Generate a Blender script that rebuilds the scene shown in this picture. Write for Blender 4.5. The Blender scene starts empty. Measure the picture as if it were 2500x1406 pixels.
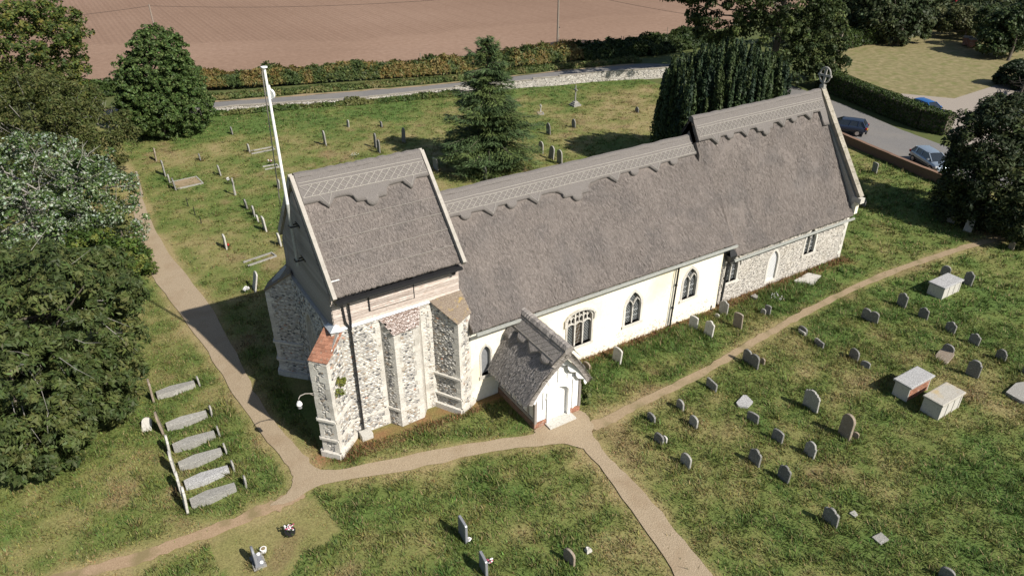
# Thatched flint church in a country churchyard, seen from a drone. World frame: X = east along the church, Y = north, Z = up, metres.
import bpy, bmesh, math, random
import numpy as np
from mathutils import Vector, Matrix
scene = bpy.context.scene
COL = scene.collection
rnd = random.Random(7)
R = np.random.default_rng(11)

# ------------------------------------------------------------------ camera, sky, sun, exposure
cam_data = bpy.data.cameras.new('camera')
cam = bpy.data.objects.new('camera', cam_data); COL.objects.link(cam)
cam_data.sensor_width = 36.0
cam_data.lens = 25.37
cam_data.clip_start = 0.5
cam_data.clip_end = 3000.0
_r = Vector((0.84834126, -0.5294402, -0.00318955)); _u = Vector((0.26787235, 0.42400966, 0.86513595)); _f = Vector((0.45668535, 0.73478492, -0.50152728))
cam.matrix_world = Matrix(((_r.x, _u.x, -_f.x, -7.372745), (_r.y, _u.y, -_f.y, -25.47141), (_r.z, _u.z, -_f.z, 23.322925), (0, 0, 0, 1)))
scene.camera = cam

SUN_AZ = math.radians(-69.7)     # direction towards the sun in the XY plane
SUN_EL = math.radians(41.5)
world = bpy.data.worlds.new('World'); scene.world = world
world.use_nodes = True
wn = world.node_tree.nodes; wl = world.node_tree.links
sky = wn.new('ShaderNodeTexSky'); sky.sky_type = 'NISHITA'; sky.sun_disc = False
sky.sun_elevation = SUN_EL; sky.sun_rotation = math.radians(159.7)
wl.new(sky.outputs['Color'], wn['Background'].inputs['Color'])
wn['Background'].inputs['Strength'].default_value = 0.07
sun_data = bpy.data.lights.new('sun', 'SUN'); sun = bpy.data.objects.new('sun', sun_data); COL.objects.link(sun)
sun_data.energy = 4.8; sun_data.angle = math.radians(0.53); sun_data.color = (1.0, 0.95, 0.88)
_d = Vector((math.cos(SUN_AZ) * math.cos(SUN_EL), math.sin(SUN_AZ) * math.cos(SUN_EL), math.sin(SUN_EL)))
sun.rotation_euler = _d.to_track_quat('Z', 'Y').to_euler(); sun.location = (20, -40, 60)
vs = scene.view_settings
vs.view_transform = 'Standard'; vs.look = 'None'; vs.exposure = 0.5; vs.gamma = 1.0; vs.use_curve_mapping = False

# ------------------------------------------------------------------ small helpers
def link(o, parent=None):
    COL.objects.link(o)
    if parent is not None: o.parent = parent
    return o
def tag(o, label=None, cat=None, group=None, kind=None):
    if label: o['label'] = label
    if cat: o['category'] = cat
    if group: o['group'] = group
    if kind: o['kind'] = kind
    return o
def thing(name, label, cat, loc=(0, 0, 0), rz=0.0, group=None):
    o = bpy.data.objects.new(name, None); o.empty_display_size = 0.3
    o.location = loc; o.rotation_euler = (0, 0, rz)
    return tag(link(o), label, cat, group)
def copy_tree(o, parent=None):
    c = o.copy(); COL.objects.link(c)
    if parent is not None: c.parent = parent
    for ch in list(o.children): copy_tree(ch, c)
    return c
def obj(name, verts, faces, mat, parent=None, smooth=False, cols=None, loc=None, rz=None):
    me = bpy.data.meshes.new(name)
    me.from_pydata([tuple(v) for v in verts], [], [tuple(f) for f in faces]); me.update()
    if mat: me.materials.append(mat)
    if smooth: me.polygons.foreach_set('use_smooth', [True] * len(me.polygons))
    o = link(bpy.data.objects.new(name, me), parent)
    if loc is not None: o.location = loc
    if rz is not None: o.rotation_euler = (0, 0, rz)
    return o
def npobj(name, V, F, mat, parent=None, cols=None, smooth=False):
    """numpy mesh: V (n,3), F (m,k) with one k"""
    V = np.asarray(V, np.float32); F = np.asarray(F, np.int32); k = F.shape[1]
    me = bpy.data.meshes.new(name)
    me.vertices.add(len(V)); me.vertices.foreach_set('co', V.ravel())
    me.loops.add(F.size); me.loops.foreach_set('vertex_index', F.ravel())
    me.polygons.add(len(F)); me.polygons.foreach_set('loop_start', np.arange(0, F.size, k, dtype=np.int32))
    if smooth: me.polygons.foreach_set('use_smooth', np.ones(len(F), bool))
    me.update(calc_edges=True)
    if cols is not None:
        ca = me.color_attributes.new('col', 'FLOAT_COLOR', 'POINT')
        c4 = np.ones((len(V), 4), np.float32); c4[:, :3] = cols; ca.data.foreach_set('color', c4.ravel())
    me.materials.append(mat)
    return link(bpy.data.objects.new(name, me), parent)

class MB:
    """collects simple solids into one mesh"""
    def __init__(s): s.v = []; s.f = []
    def add(s, vs, fs):
        b = len(s.v); s.v += [tuple(v) for v in vs]; s.f += [tuple(b + i for i in f) for f in fs]; return s
    def box(s, x0, x1, y0, y1, z0, z1):
        return s.add([(x0, y0, z0), (x1, y0, z0), (x1, y1, z0), (x0, y1, z0), (x0, y0, z1), (x1, y0, z1), (x1, y1, z1), (x0, y1, z1)],
                     [(0, 3, 2, 1), (4, 5, 6, 7), (0, 1, 5, 4), (1, 2, 6, 5), (2, 3, 7, 6), (3, 0, 4, 7)])
    def obox(s, o, ax, ay, az):
        """box from corner o along three vectors"""
        o, ax, ay, az = (np.array(q, float) for q in (o, ax, ay, az))
        c = [o, o + ax, o + ax + ay, o + ay, o + az, o + ax + az, o + ax + ay + az, o + ay + az]
        fl = [(0, 3, 2, 1), (4, 5, 6, 7), (0, 1, 5, 4), (1, 2, 6, 5), (2, 3, 7, 6), (3, 0, 4, 7)]
        if np.dot(np.cross(ax, ay), az) < 0: fl = [tuple(reversed(f)) for f in fl]
        return s.add(c, fl)
    def bar(s, a, b, w, h=None, up=(0, 0, 1)):
        a, b = np.array(a, float), np.array(b, float); d = b - a; d /= np.linalg.norm(d) + 1e-9
        h = w if h is None else h
        u = np.cross(d, up); n = np.linalg.norm(u)
        if n < 1e-4: u = np.cross(d, (1, 0, 0)); n = np.linalg.norm(u)
        u /= n; v = np.cross(u, d)
        return s.obox(a - u * w / 2 - v * h / 2, u * w, v * h, b - a)
    def tube(s, pts, rad, n=8, cap=True):
        pts = [np.array(p, float) for p in pts]; m = len(pts)
        rad = rad if hasattr(rad, '__len__') else [rad] * m
        b = len(s.v); ref = np.array((0.31, 0.17, 0.93))
        for i, p in enumerate(pts):
            d = pts[min(i + 1, m - 1)] - pts[max(i - 1, 0)]; d /= np.linalg.norm(d) + 1e-9
            u = np.cross(d, ref); u /= np.linalg.norm(u) + 1e-9; w = np.cross(d, u)
            for k in range(n):
                a = 2 * math.pi * k / n; s.v.append(tuple(p + rad[i] * (u * math.cos(a) + w * math.sin(a))))
        for i in range(m - 1):
            for k in range(n):
                k2 = (k + 1) % n; s.f.append((b + i * n + k, b + i * n + k2, b + (i + 1) * n + k2, b + (i + 1) * n + k))
        if cap:
            s.f.append(tuple(b + k for k in reversed(range(n)))); s.f.append(tuple(b + (m - 1) * n + k for k in range(n)))
        return s
    def prism(s, poly, o, u, v, d):
        """polygon in (u,v) plane at o, extruded by vector d"""
        o, u, v, d = (np.array(q, float) for q in (o, u, v, d)); n = len(poly)
        a = [o + u * p[0] + v * p[1] for p in poly]; c = [q + d for q in a]
        area = sum(poly[i][0] * poly[(i + 1) % n][1] - poly[(i + 1) % n][0] * poly[i][1] for i in range(n))
        flip = (area > 0) == (np.dot(np.cross(u, v), d) > 0)
        fs = [tuple(range(n)), tuple(range(2 * n - 1, n - 1, -1))] + [(i, i + n, (i + 1) % n + n, (i + 1) % n) for i in range(n)]
        if flip: fs = [tuple(reversed(f)) for f in fs]
        return s.add(a + c, fs)
    def build(s, name, mat, parent=None, smooth=False, **k): return obj(name, s.v, s.f, mat, parent, smooth, **k)

# value noise in numpy (for placing and colouring, world space)
_tab = R.random((256, 256))
def vnoise(x, y, sc):
    x = np.asarray(x) / sc + 1000.3; y = np.asarray(y) / sc + 1000.7
    i = np.floor(x).astype(int); j = np.floor(y).astype(int); fx = x - i; fy = y - j
    fx = fx * fx * (3 - 2 * fx); fy = fy * fy * (3 - 2 * fy)
    t = lambda a, b: _tab[a % 256, b % 256]
    return (t(i, j) * (1 - fx) + t(i + 1, j) * fx) * (1 - fy) + (t(i, j + 1) * (1 - fx) + t(i + 1, j + 1) * fx) * fy
def fnoise(x, y, sc, o=3):
    s = 0; a = 1; w = 0
    for k in range(o):
        s = s + a * vnoise(np.asarray(x) + 17.7 * k, np.asarray(y) - 31.1 * k, sc); w += a; a *= 0.55; sc *= 0.45
    return s / w
def pip(px, py, poly):
    ins = np.zeros(np.shape(px), bool); n = len(poly)
    for i in range(n):
        x0, y0 = poly[i]; x1, y1 = poly[(i + 1) % n]
        if y0 == y1: continue
        c = ((y0 > py) != (y1 > py)) & (px < (x1 - x0) * (py - y0) / (y1 - y0) + x0); ins ^= c
    return ins
def sstep(a, b, x):
    t = np.clip((np.asarray(x, float) - a) / (b - a), 0, 1); return t * t * (3 - 2 * t)

# ------------------------------------------------------------------ materials (procedural)
def new_mat(name):
    m = bpy.data.materials.new(name); m.use_nodes = True
    return m, m.node_tree.nodes, m.node_tree.links, m.node_tree.nodes['Principled BSDF']
def ramp(n, stops):
    r = n.new('ShaderNodeValToRGB'); e = r.color_ramp.elements
    e[0].position, e[0].color = stops[0][0], (*stops[0][1], 1)
    e[1].position, e[1].color = stops[-1][0], (*stops[-1][1], 1)
    for p, c in stops[1:-1]:
        q = e.new(p); q.color = (*c, 1)
    return r
def M(name, stops, scale=3.0, stretch=(1, 1, 1), rough=0.85, bump=0.3, bscale=None, bdist=0.02, spec=0.25, metal=0.0, stain=None, island=0.0, detail=8.0, big=None):
    """colour ramp over world-space noise, optional large stains and per-piece tint"""
    m, n, l, b = new_mat(name)
    geo = n.new('ShaderNodeNewGeometry'); mp = n.new('ShaderNodeMapping'); mp.inputs['Scale'].default_value = [scale * q for q in stretch]
    l.new(geo.outputs['Position'], mp.inputs['Vector'])
    no = n.new('ShaderNodeTexNoise'); no.inputs['Detail'].default_value = detail; no.inputs['Roughness'].default_value = 0.62
    l.new(mp.outputs['Vector'], no.inputs['Vector'])
    r = ramp(n, stops); l.new(no.outputs['Fac'], r.inputs['Fac']); col = r.outputs['Color']
    if stain:
        sc, c2, lo, hi, amt = stain
        n2 = n.new('ShaderNodeTexNoise'); n2.inputs['Scale'].default_value = sc; n2.inputs['Detail'].default_value = 5
        l.new(geo.outputs['Position'], n2.inputs['Vector'])
        mr = n.new('ShaderNodeMapRange'); mr.inputs['From Min'].default_value = lo; mr.inputs['From Max'].default_value = hi; mr.inputs['To Max'].default_value = amt
        l.new(n2.outputs['Fac'], mr.inputs['Value'])
        mx = n.new('ShaderNodeMix'); mx.data_type = 'RGBA'; l.new(mr.outputs[0], mx.inputs['Factor']); l.new(col, mx.inputs['A']); mx.inputs['B'].default_value = (*c2, 1)
        col = mx.outputs['Result']
    if island:
        mr = n.new('ShaderNodeMapRange'); mr.inputs['To Min'].default_value = 1 - island; mr.inputs['To Max'].default_value = 1 + island
        oi = n.new('ShaderNodeObjectInfo'); ad = n.new('ShaderNodeMath'); ad.operation = 'ADD'; fr = n.new('ShaderNodeMath'); fr.operation = 'FRACT'
        l.new(geo.outputs['Random Per Island'], ad.inputs[0]); l.new(oi.outputs['Random'], ad.inputs[1]); l.new(ad.outputs[0], fr.inputs[0]); l.new(fr.outputs[0], mr.inputs['Value'])
        hs = n.new('ShaderNodeHueSaturation'); l.new(mr.outputs[0], hs.inputs['Value']); l.new(col, hs.inputs['Color']); col = hs.outputs['Color']
    l.new(col, b.inputs['Base Color'])
    b.inputs['Roughness'].default_value = rough; b.inputs['Specular IOR Level'].default_value = spec; b.inputs['Metallic'].default_value = metal
    if bump:
        nb = n.new('ShaderNodeTexNoise'); nb.inputs['Detail'].default_value = 6; nb.inputs['Scale'].default_value = 1.0
        m2 = n.new('ShaderNodeMapping'); bs = bscale or scale * 3; m2.inputs['Scale'].default_value = [bs * q for q in stretch]
        l.new(geo.outputs['Position'], m2.inputs['Vector']); l.new(m2.outputs['Vector'], nb.inputs['Vector'])
        bp = n.new('ShaderNodeBump'); bp.inputs['Strength'].default_value = bump; bp.inputs['Distance'].default_value = bdist
        l.new(nb.outputs['Fac'], bp.inputs['Height']); l.new(bp.outputs['Normal'], b.inputs['Normal'])
    return m
def M_leaf(name, trans=0.25, rough=0.55, spec=0.2, tint=1.0):
    """leaf / blade: colour from the mesh, thin and slightly translucent"""
    m, n, l, b = new_mat(name)
    at = n.new('ShaderNodeAttribute'); at.attribute_name = 'col'
    l.new(at.outputs['Color'], b.inputs['Base Color']); b.inputs['Roughness'].default_value = rough; b.inputs['Specular IOR Level'].default_value = spec
    tr = n.new('ShaderNodeBsdfTranslucent'); l.new(at.outputs['Color'], tr.inputs['Color'])
    mx = n.new('ShaderNodeMixShader'); mx.inputs[0].default_value = trans
    l.new(b.outputs[0], mx.inputs[1]); l.new(tr.outputs[0], mx.inputs[2]); l.new(mx.outputs[0], n['Material Output'].inputs['Surface'])
    return m
def M_col(name, rough=0.9, bump=0.5, bscale=30, bdist=0.03, spec=0.15, grain=0.35, gscale=14):
    """colour from the mesh with fine grain"""
    m, n, l, b = new_mat(name)
    at = n.new('ShaderNodeAttribute'); at.attribute_name = 'col'; geo = n.new('ShaderNodeNewGeometry')
    no = n.new('ShaderNodeTexNoise'); no.inputs['Scale'].default_value = gscale; no.inputs['Detail'].default_value = 6; l.new(geo.outputs['Position'], no.inputs['Vector'])
    mr = n.new('ShaderNodeMapRange'); mr.inputs['From Min'].default_value = 0.25; mr.inputs['From Max'].default_value = 0.75; mr.inputs['To Min'].default_value = 1 - grain; mr.inputs['To Max'].default_value = 1 + grain
    l.new(no.outputs['Fac'], mr.inputs['Value'])
    hs = n.new('ShaderNodeHueSaturation'); l.new(mr.outputs[0], hs.inputs['Value']); l.new(at.outputs['Color'], hs.inputs['Color']); l.new(hs.outputs['Color'], b.inputs['Base Color'])
    nb = n.new('ShaderNodeTexNoise'); nb.inputs['Scale'].default_value = bscale; nb.inputs['Detail'].default_value = 5; l.new(geo.outputs['Position'], nb.inputs['Vector'])
    bp = n.new('ShaderNodeBump'); bp.inputs['Strength'].default_value = bump; bp.inputs['Distance'].default_value = bdist
    l.new(nb.outputs['Fac'], bp.inputs['Height']); l.new(bp.outputs['Normal'], b.inputs['Normal'])
    b.inputs['Roughness'].default_value = rough; b.inputs['Specular IOR Level'].default_value = spec
    return m
def M_flint(name, stops):
    """each flint takes its own colour"""
    m, n, l, b = new_mat(name); geo = n.new('ShaderNodeNewGeometry')
    r = ramp(n, stops); r.color_ramp.interpolation = 'CONSTANT'; l.new(geo.outputs['Random Per Island'], r.inputs['Fac'])
    no = n.new('ShaderNodeTexNoise'); no.inputs['Scale'].default_value = 22; l.new(geo.outputs['Position'], no.inputs['Vector'])
    mr = n.new('ShaderNodeMapRange'); mr.inputs['To Min'].default_value = 0.6; mr.inputs['To Max'].default_value = 1.4; l.new(no.outputs['Fac'], mr.inputs['Value'])
    hs = n.new('ShaderNodeHueSaturation'); l.new(mr.outputs[0], hs.inputs['Value']); l.new(r.outputs['Color'], hs.inputs['Color']); l.new(hs.outputs['Color'], b.inputs['Base Color'])
    b.inputs['Roughness'].default_value = 0.5; b.inputs['Specular IOR Level'].default_value = 0.3
    return m

MT = {}
MT['thatch'] = M('thatch', [(0.3, (0.1, 0.083, 0.073)), (0.5, (0.172, 0.148, 0.131)), (0.7, (0.25, 0.219, 0.196))], scale=9, stretch=(1.6, 0.55, 0.55), bump=0.9, bscale=20, bdist=0.05,
                 stain=(0.55, (0.13, 0.118, 0.108), 0.46, 0.7, 0.75), spec=0.1)
MT['straw'] = M('straw', [(0.3, (0.128, 0.109, 0.096)), (0.5, (0.184, 0.159, 0.14)), (0.7, (0.25, 0.219, 0.196))], scale=7, bump=0, island=0.26, spec=0.1, stain=(0.55, (0.12, 0.11, 0.104), 0.46, 0.7, 0.6))
MT['thatch_ridge'] = M('ridge_thatch', [(0.3, (0.1, 0.09, 0.081)), (0.5, (0.165, 0.149, 0.136)), (0.7, (0.235, 0.215, 0.197))], scale=11, stretch=(1.6, 0.5, 0.5), bump=0.9, bscale=24, bdist=0.04, spec=0.1)
MT['thatch_old'] = M('old_thatch', [(0.3, (0.18, 0.16, 0.142)), (0.5, (0.3, 0.27, 0.243)), (0.7, (0.42, 0.385, 0.35))], scale=9, stretch=(0.55, 1.6, 0.55), bump=1.0, bscale=15, bdist=0.08, spec=0.1)
MT['rod'] = M('hazel_rod', [(0.3, (0.3, 0.275, 0.24)), (0.7, (0.43, 0.4, 0.355))], scale=8, bump=0)
MT['rod_old'] = M('old_hazel_rod', [(0.3, (0.22, 0.2, 0.175)), (0.7, (0.34, 0.31, 0.27))], scale=8, bump=0)
MT['mortar'] = M('lime_mortar', [(0.3, (0.27, 0.248, 0.215)), (0.5, (0.39, 0.365, 0.322)), (0.7, (0.5, 0.475, 0.43))], scale=3, bump=0.5, bscale=40, stain=(0.8, (0.4, 0.34, 0.25), 0.5, 0.75, 0.5))
MT['flint'] = M_flint('knapped_flint', [(0.0, (0.52, 0.495, 0.45)), (0.22, (0.38, 0.365, 0.34)), (0.44, (0.23, 0.222, 0.21)), (0.62, (0.085, 0.085, 0.088)), (0.73, (0.27, 0.215, 0.16)), (0.84, (0.63, 0.59, 0.51)), (0.985, (0.38, 0.2, 0.13)), (1.0, (0.38, 0.2, 0.13))])
MT['flint_pale'] = M_flint('pale_flint', [(0.0, (0.5, 0.46, 0.4)), (0.3, (0.36, 0.33, 0.285)), (0.55, (0.26, 0.235, 0.2)), (0.72, (0.13, 0.12, 0.11)), (0.84, (0.58, 0.545, 0.485)), (1.0, (0.58, 0.545, 0.485))])
MT['stone'] = M('limestone', [(0.3, (0.42, 0.385, 0.325)), (0.5, (0.55, 0.52, 0.46)), (0.7, (0.64, 0.615, 0.555))], scale=2.5, bump=0.3, bscale=25, island=0.12, stain=(1.2, (0.3, 0.27, 0.22), 0.52, 0.75, 0.6))
MT['render'] = M('cream_limewash', [(0.3, (0.72, 0.66, 0.52)), (0.5, (0.79, 0.74, 0.61)), (0.7, (0.84, 0.8, 0.69))], scale=1.3, bump=0.35, bscale=6, bdist=0.02, stain=(0.35, (0.74, 0.64, 0.42), 0.48, 0.68, 0.8))
MT['white'] = M('white_paint', [(0.3, (0.76, 0.75, 0.71)), (0.7, (0.84, 0.83, 0.8))], scale=3, bump=0.08, rough=0.5)
MT['plaster'] = M('cream_plaster', [(0.3, (0.58, 0.54, 0.46)), (0.7, (0.68, 0.64, 0.56))], scale=2.5, bump=0.15)
MT['oak'] = M('grey_oak', [(0.3, (0.2, 0.175, 0.15)), (0.7, (0.36, 0.32, 0.28))], scale=6, bump=0.3, island=0.2)
MT['board'] = M('silvered_board', [(0.28, (0.22, 0.15, 0.11)), (0.45, (0.37, 0.3, 0.25)), (0.58, (0.49, 0.43, 0.38)), (0.75, (0.6, 0.56, 0.52))], scale=1.7, stretch=(0.45, 0.45, 9), bump=0.35, bscale=9, bdist=0.008, island=0.22, rough=0.75)
MT['barge'] = M('grey_bargeboard', [(0.3, (0.28, 0.25, 0.21)), (0.7, (0.46, 0.43, 0.38))], scale=5, stretch=(3, 0.6, 0.6), bump=0.25, stain=(3, (0.2, 0.19, 0.15), 0.5, 0.7, 0.5))
MT['iron'] = M('black_iron', [(0.3, (0.012, 0.012, 0.013)), (0.7, (0.03, 0.03, 0.032))], scale=6, bump=0.1, rough=0.4, spec=0.4)
MT['gutter'] = M('weathered_gutter', [(0.3, (0.21, 0.215, 0.19)), (0.5, (0.34, 0.345, 0.31)), (0.7, (0.44, 0.44, 0.4))], scale=4, bump=0.15, rough=0.7)
MT['lead'] = M('lead_flashing', [(0.3, (0.42, 0.44, 0.46)), (0.6, (0.68, 0.69, 0.7)), (0.75, (0.78, 0.78, 0.78))], scale=3, bump=0.25, rough=0.4, spec=0.5)
MT['slate'] = M('worn_slate', [(0.3, (0.085, 0.062, 0.05)), (0.5, (0.19, 0.13, 0.1)), (0.62, (0.26, 0.2, 0.165)), (0.75, (0.34, 0.3, 0.26))], scale=5, bump=0.8, bscale=9, bdist=0.05, rough=0.3, spec=0.7)
MT['coping'] = M('mossy_coping', [(0.3, (0.17, 0.15, 0.115)), (0.5, (0.28, 0.25, 0.2)), (0.7, (0.42, 0.39, 0.33))], scale=5, bump=0.5, bscale=14, island=.1, stain=(4, (0.13, 0.12, 0.07), 0.52, 0.68, 0.6))
MT['capstone'] = M('lichened_cap', [(0.3, (0.1, 0.078, 0.06)), (0.5, (0.2, 0.155, 0.115)), (0.7, (0.32, 0.27, 0.2))], scale=5, bump=0.5, bscale=14, rough=0.8, stain=(4, (0.36, 0.25, 0.06), 0.58, 0.7, 0.6))
MT['tile'] = M('red_clay_tile', [(0.3, (0.22, 0.1, 0.062)), (0.55, (0.33, 0.16, 0.1)), (0.75, (0.41, 0.22, 0.145))], scale=4, bump=0.25, island=0.22, stain=(5, (0.2, 0.16, 0.12), 0.6, 0.7, 0.7))
MT['brick'] = M('red_brick', [(0.3, (0.22, 0.1, 0.06)), (0.7, (0.4, 0.2, 0.13))], scale=6, bump=0.3, island=0.25, stain=(3, (0.5, 0.45, 0.38), 0.52, 0.7, 0.5))
MT['brick_dull'] = M('dull_brick', [(0.3, (0.13, 0.075, 0.05)), (0.7, (0.25, 0.16, 0.11))], scale=6, bump=0.3, island=0.2)
MT['glass'] = M('window_glass', [(0.35, (0.012, 0.014, 0.016)), (0.65, (0.05, 0.052, 0.05))], scale=5, bump=0.25, bscale=11, bdist=0.02, rough=0.12, spec=0.5, island=0.3)
MT['glass_grey'] = M('dull_glass', [(0.3, (0.17, 0.175, 0.18)), (0.7, (0.24, 0.245, 0.25))], scale=2, bump=0.05, rough=0.35, spec=0.4)
MT['stained'] = M('stained_glass', [(0.3, (0.02, 0.03, 0.05)), (0.45, (0.08, 0.03, 0.02)), (0.55, (0.05, 0.06, 0.035)), (0.7, (0.16, 0.1, 0.04))], scale=7, bump=0.2, rough=0.15, spec=0.5, detail=2)
MT['came'] = M('lead_came', [(0.3, (0.3, 0.32, 0.32)), (0.7, (0.46, 0.47, 0.46))], scale=4, bump=0, rough=0.5)
MT['grey_stone'] = M('weathered_headstone', [(0.3, (0.16, 0.155, 0.14)), (0.5, (0.28, 0.27, 0.24)), (0.7, (0.42, 0.4, 0.36))], scale=5, bump=0.4, bscale=22, island=0.14, stain=(7, (0.5, 0.49, 0.45), 0.58, 0.68, 0.4))
MT['dark_stone'] = M('dark_headstone', [(0.3, (0.09, 0.088, 0.08)), (0.5, (0.17, 0.165, 0.15)), (0.7, (0.3, 0.29, 0.265))], scale=6, bump=0.4, bscale=22, island=0.14, stain=(9, (0.4, 0.39, 0.36), 0.57, 0.66, 0.5))
MT['pale_stone'] = M('pale_headstone', [(0.3, (0.34, 0.32, 0.28)), (0.5, (0.47, 0.45, 0.4)), (0.7, (0.58, 0.56, 0.51))], scale=5, bump=0.35, bscale=22, stain=(6, (0.2, 0.19, 0.16), 0.58, 0.72, 0.5))
MT['brown_stone'] = M('brown_headstone', [(0.3, (0.16, 0.125, 0.09)), (0.5, (0.25, 0.2, 0.15)), (0.7, (0.35, 0.3, 0.23))], scale=5, bump=0.4, bscale=22, stain=(7, (0.35, 0.35, 0.3), 0.57, 0.68, 0.5))
MT['granite'] = M('grey_granite', [(0.35, (0.15, 0.155, 0.165)), (0.65, (0.28, 0.285, 0.3))], scale=30, bump=0.05, rough=0.35, spec=0.5)
MT['lichen_stone'] = M('lichened_ledger', [(0.32, (0.16, 0.155, 0.15)), (0.47, (0.3, 0.295, 0.285)), (0.6, (0.46, 0.455, 0.44)), (0.72, (0.58, 0.575, 0.55))], scale=5, bump=0.5, bscale=18, rough=0.9)
MT['lichen_gold'] = M('gold_lichen_slab', [(0.3, (0.22, 0.2, 0.17)), (0.5, (0.38, 0.355, 0.3)), (0.7, (0.5, 0.48, 0.43))], scale=5, bump=0.4, bscale=18, stain=(1.1, (0.42, 0.3, 0.12), 0.5, 0.68, 0.75))
MT['timber'] = M('weathered_timber', [(0.3, (0.16, 0.125, 0.09)), (0.7, (0.33, 0.28, 0.22))], scale=6, bump=0.3, stretch=(1, 1, 0.3))
MT['pole_wood'] = M('creosoted_pole', [(0.3, (0.17, 0.13, 0.1)), (0.7, (0.32, 0.27, 0.22))], scale=6, bump=0.3, stretch=(2, 2, 0.3))
MT['bark'] = M('bark', [(0.3, (0.06, 0.048, 0.036)), (0.7, (0.17, 0.145, 0.115))], scale=7, bump=0.6, stretch=(2, 2, 0.5))
MT['twig'] = M('pale_twig', [(0.3, (0.2, 0.185, 0.16)), (0.7, (0.34, 0.32, 0.28))], scale=5, bump=0)
MT['gravel'] = M('pea_gravel', [(0.3, (0.11, 0.083, 0.053)), (0.43, (0.265, 0.204, 0.132)), (0.57, (0.36, 0.283, 0.19)), (0.7, (0.58, 0.48, 0.35))], scale=13, bump=0.8, bscale=18, bdist=0.03, detail=4, stain=(0.7, (0.25, 0.18, 0.11), 0.5, 0.7, 0.6))
MT['dirt'] = M('trodden_earth', [(0.3, (0.2, 0.148, 0.088)), (0.5, (0.285, 0.212, 0.13)), (0.7, (0.37, 0.285, 0.18))], scale=5, bump=0.4, bscale=25, stain=(0.9, (0.16, 0.135, 0.06), 0.5, 0.66, 0.7))
MT['dirt_red'] = M('red_earth', [(0.3, (0.22, 0.15, 0.09)), (0.5, (0.31, 0.217, 0.133)), (0.7, (0.4, 0.29, 0.185))], scale=5, bump=0.4, bscale=25, stain=(0.9, (0.17, 0.14, 0.06), 0.5, 0.64, 0.75))
MT['asphalt'] = M('asphalt', [(0.3, (0.135, 0.128, 0.12)), (0.7, (0.2, 0.19, 0.178))], scale=2, bump=0.3, bscale=40, stain=(0.25, (0.21, 0.19, 0.165), 0.5, 0.7, 0.5), rough=0.85)
MT['drive'] = M('gravel_drive', [(0.3, (0.2, 0.17, 0.135)), (0.7, (0.38, 0.33, 0.28))], scale=9, bump=0.4, bscale=30)
MT['leaf'] = M_leaf('leaf'); MT['needle'] = M_leaf('needle', 0.1, 0.6, 0.2); MT['blade'] = M_leaf('grass_blade', 0.3, 0.6, 0.15)
MT['turf'] = M_col('turf'); MT['far_turf'] = M_col('far_turf', grain=0.3, gscale=5, bscale=8)
MT['petal'] = M('white_petal', [(0.3, (0.7, 0.68, 0.66)), (0.7, (0.82, 0.8, 0.8))], bump=0)
# ------------------------------------------------------------------ the setting: ground, field, road, paths
def smooth_poly(pts, n=6, jit=.0, closed=True):
    P = np.array(pts, float); m = len(P); out = []
    for i in range(m if closed else m - 1):
        p0, p1, p2, p3 = (P[(i + k) % m] if closed else P[min(max(i + k, 0), m - 1)] for k in (-1, 0, 1, 2))
        for t in np.linspace(0, 1, n, endpoint=False):
            out.append(.5 * ((2 * p1) + (-p0 + p2) * t + (2 * p0 - 5 * p1 + 4 * p2 - p3) * t * t + (-p0 + 3 * p1 - 3 * p2 + p3) * t ** 3))
    if not closed: out.append(P[-1])
    out = np.array(out)
    if jit: out += R.normal(0, jit, out.shape)
    return [tuple(q) for q in out]
def strip(pts, widths, n=8, jit=.04):
    """ribbon polygon along a centre line"""
    C = np.array(smooth_poly(pts, n, 0, False)); W = np.interp(np.linspace(0, 1, len(C)), np.linspace(0, 1, len(widths)), widths)
    D = np.gradient(C, axis=0); D /= np.linalg.norm(D, axis=1, keepdims=True); Nn = np.stack([-D[:, 1], D[:, 0]], 1)
    jl, jr = R.normal(0, jit, len(C)), R.normal(0, jit, len(C))
    return [tuple(q) for q in C + Nn * (W / 2 + jl)[:, None]] + [tuple(q) for q in (C - Nn * (W / 2 + jr)[:, None])[::-1]]
def sheet(name, poly, z, mat, kind='structure'):
    bm = bmesh.new(); vs_ = [bm.verts.new((p[0], p[1], z)) for p in poly]; es = [bm.edges.new((vs_[i], vs_[(i + 1) % len(vs_)])) for i in range(len(vs_))]
    bmesh.ops.triangle_fill(bm, use_beauty=True, edges=es, normal=(0, 0, 1))
    for f in bm.faces:
        f.normal_update()
        if f.normal.z < 0: f.normal_flip()
    me = bpy.data.meshes.new(name); bm.to_mesh(me); bm.free(); me.materials.append(mat)
    o = link(bpy.data.objects.new(name, me)); o['kind'] = kind; return o
ROAD_C = [(-60, 78), (-20, 69.5), (6.8, 61.4), (20, 57.6), (34, 54.1), (50, 51.6), (60, 49.4), (66.5, 45), (67.5, 36), (65, 25), (62.2, 16.5), (60.6, 9.0), (60.2, 0), (62, -14), (66, -40)]
ROAD = strip(ROAD_C, [3.0, 3.0, 2.9, 2.9, 2.9, 3.0, 3.2, 4.2, 5.2, 6.4, 6.6, 6.6, 6.0, 5.6, 5.6], n=8, jit=.05)
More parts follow.
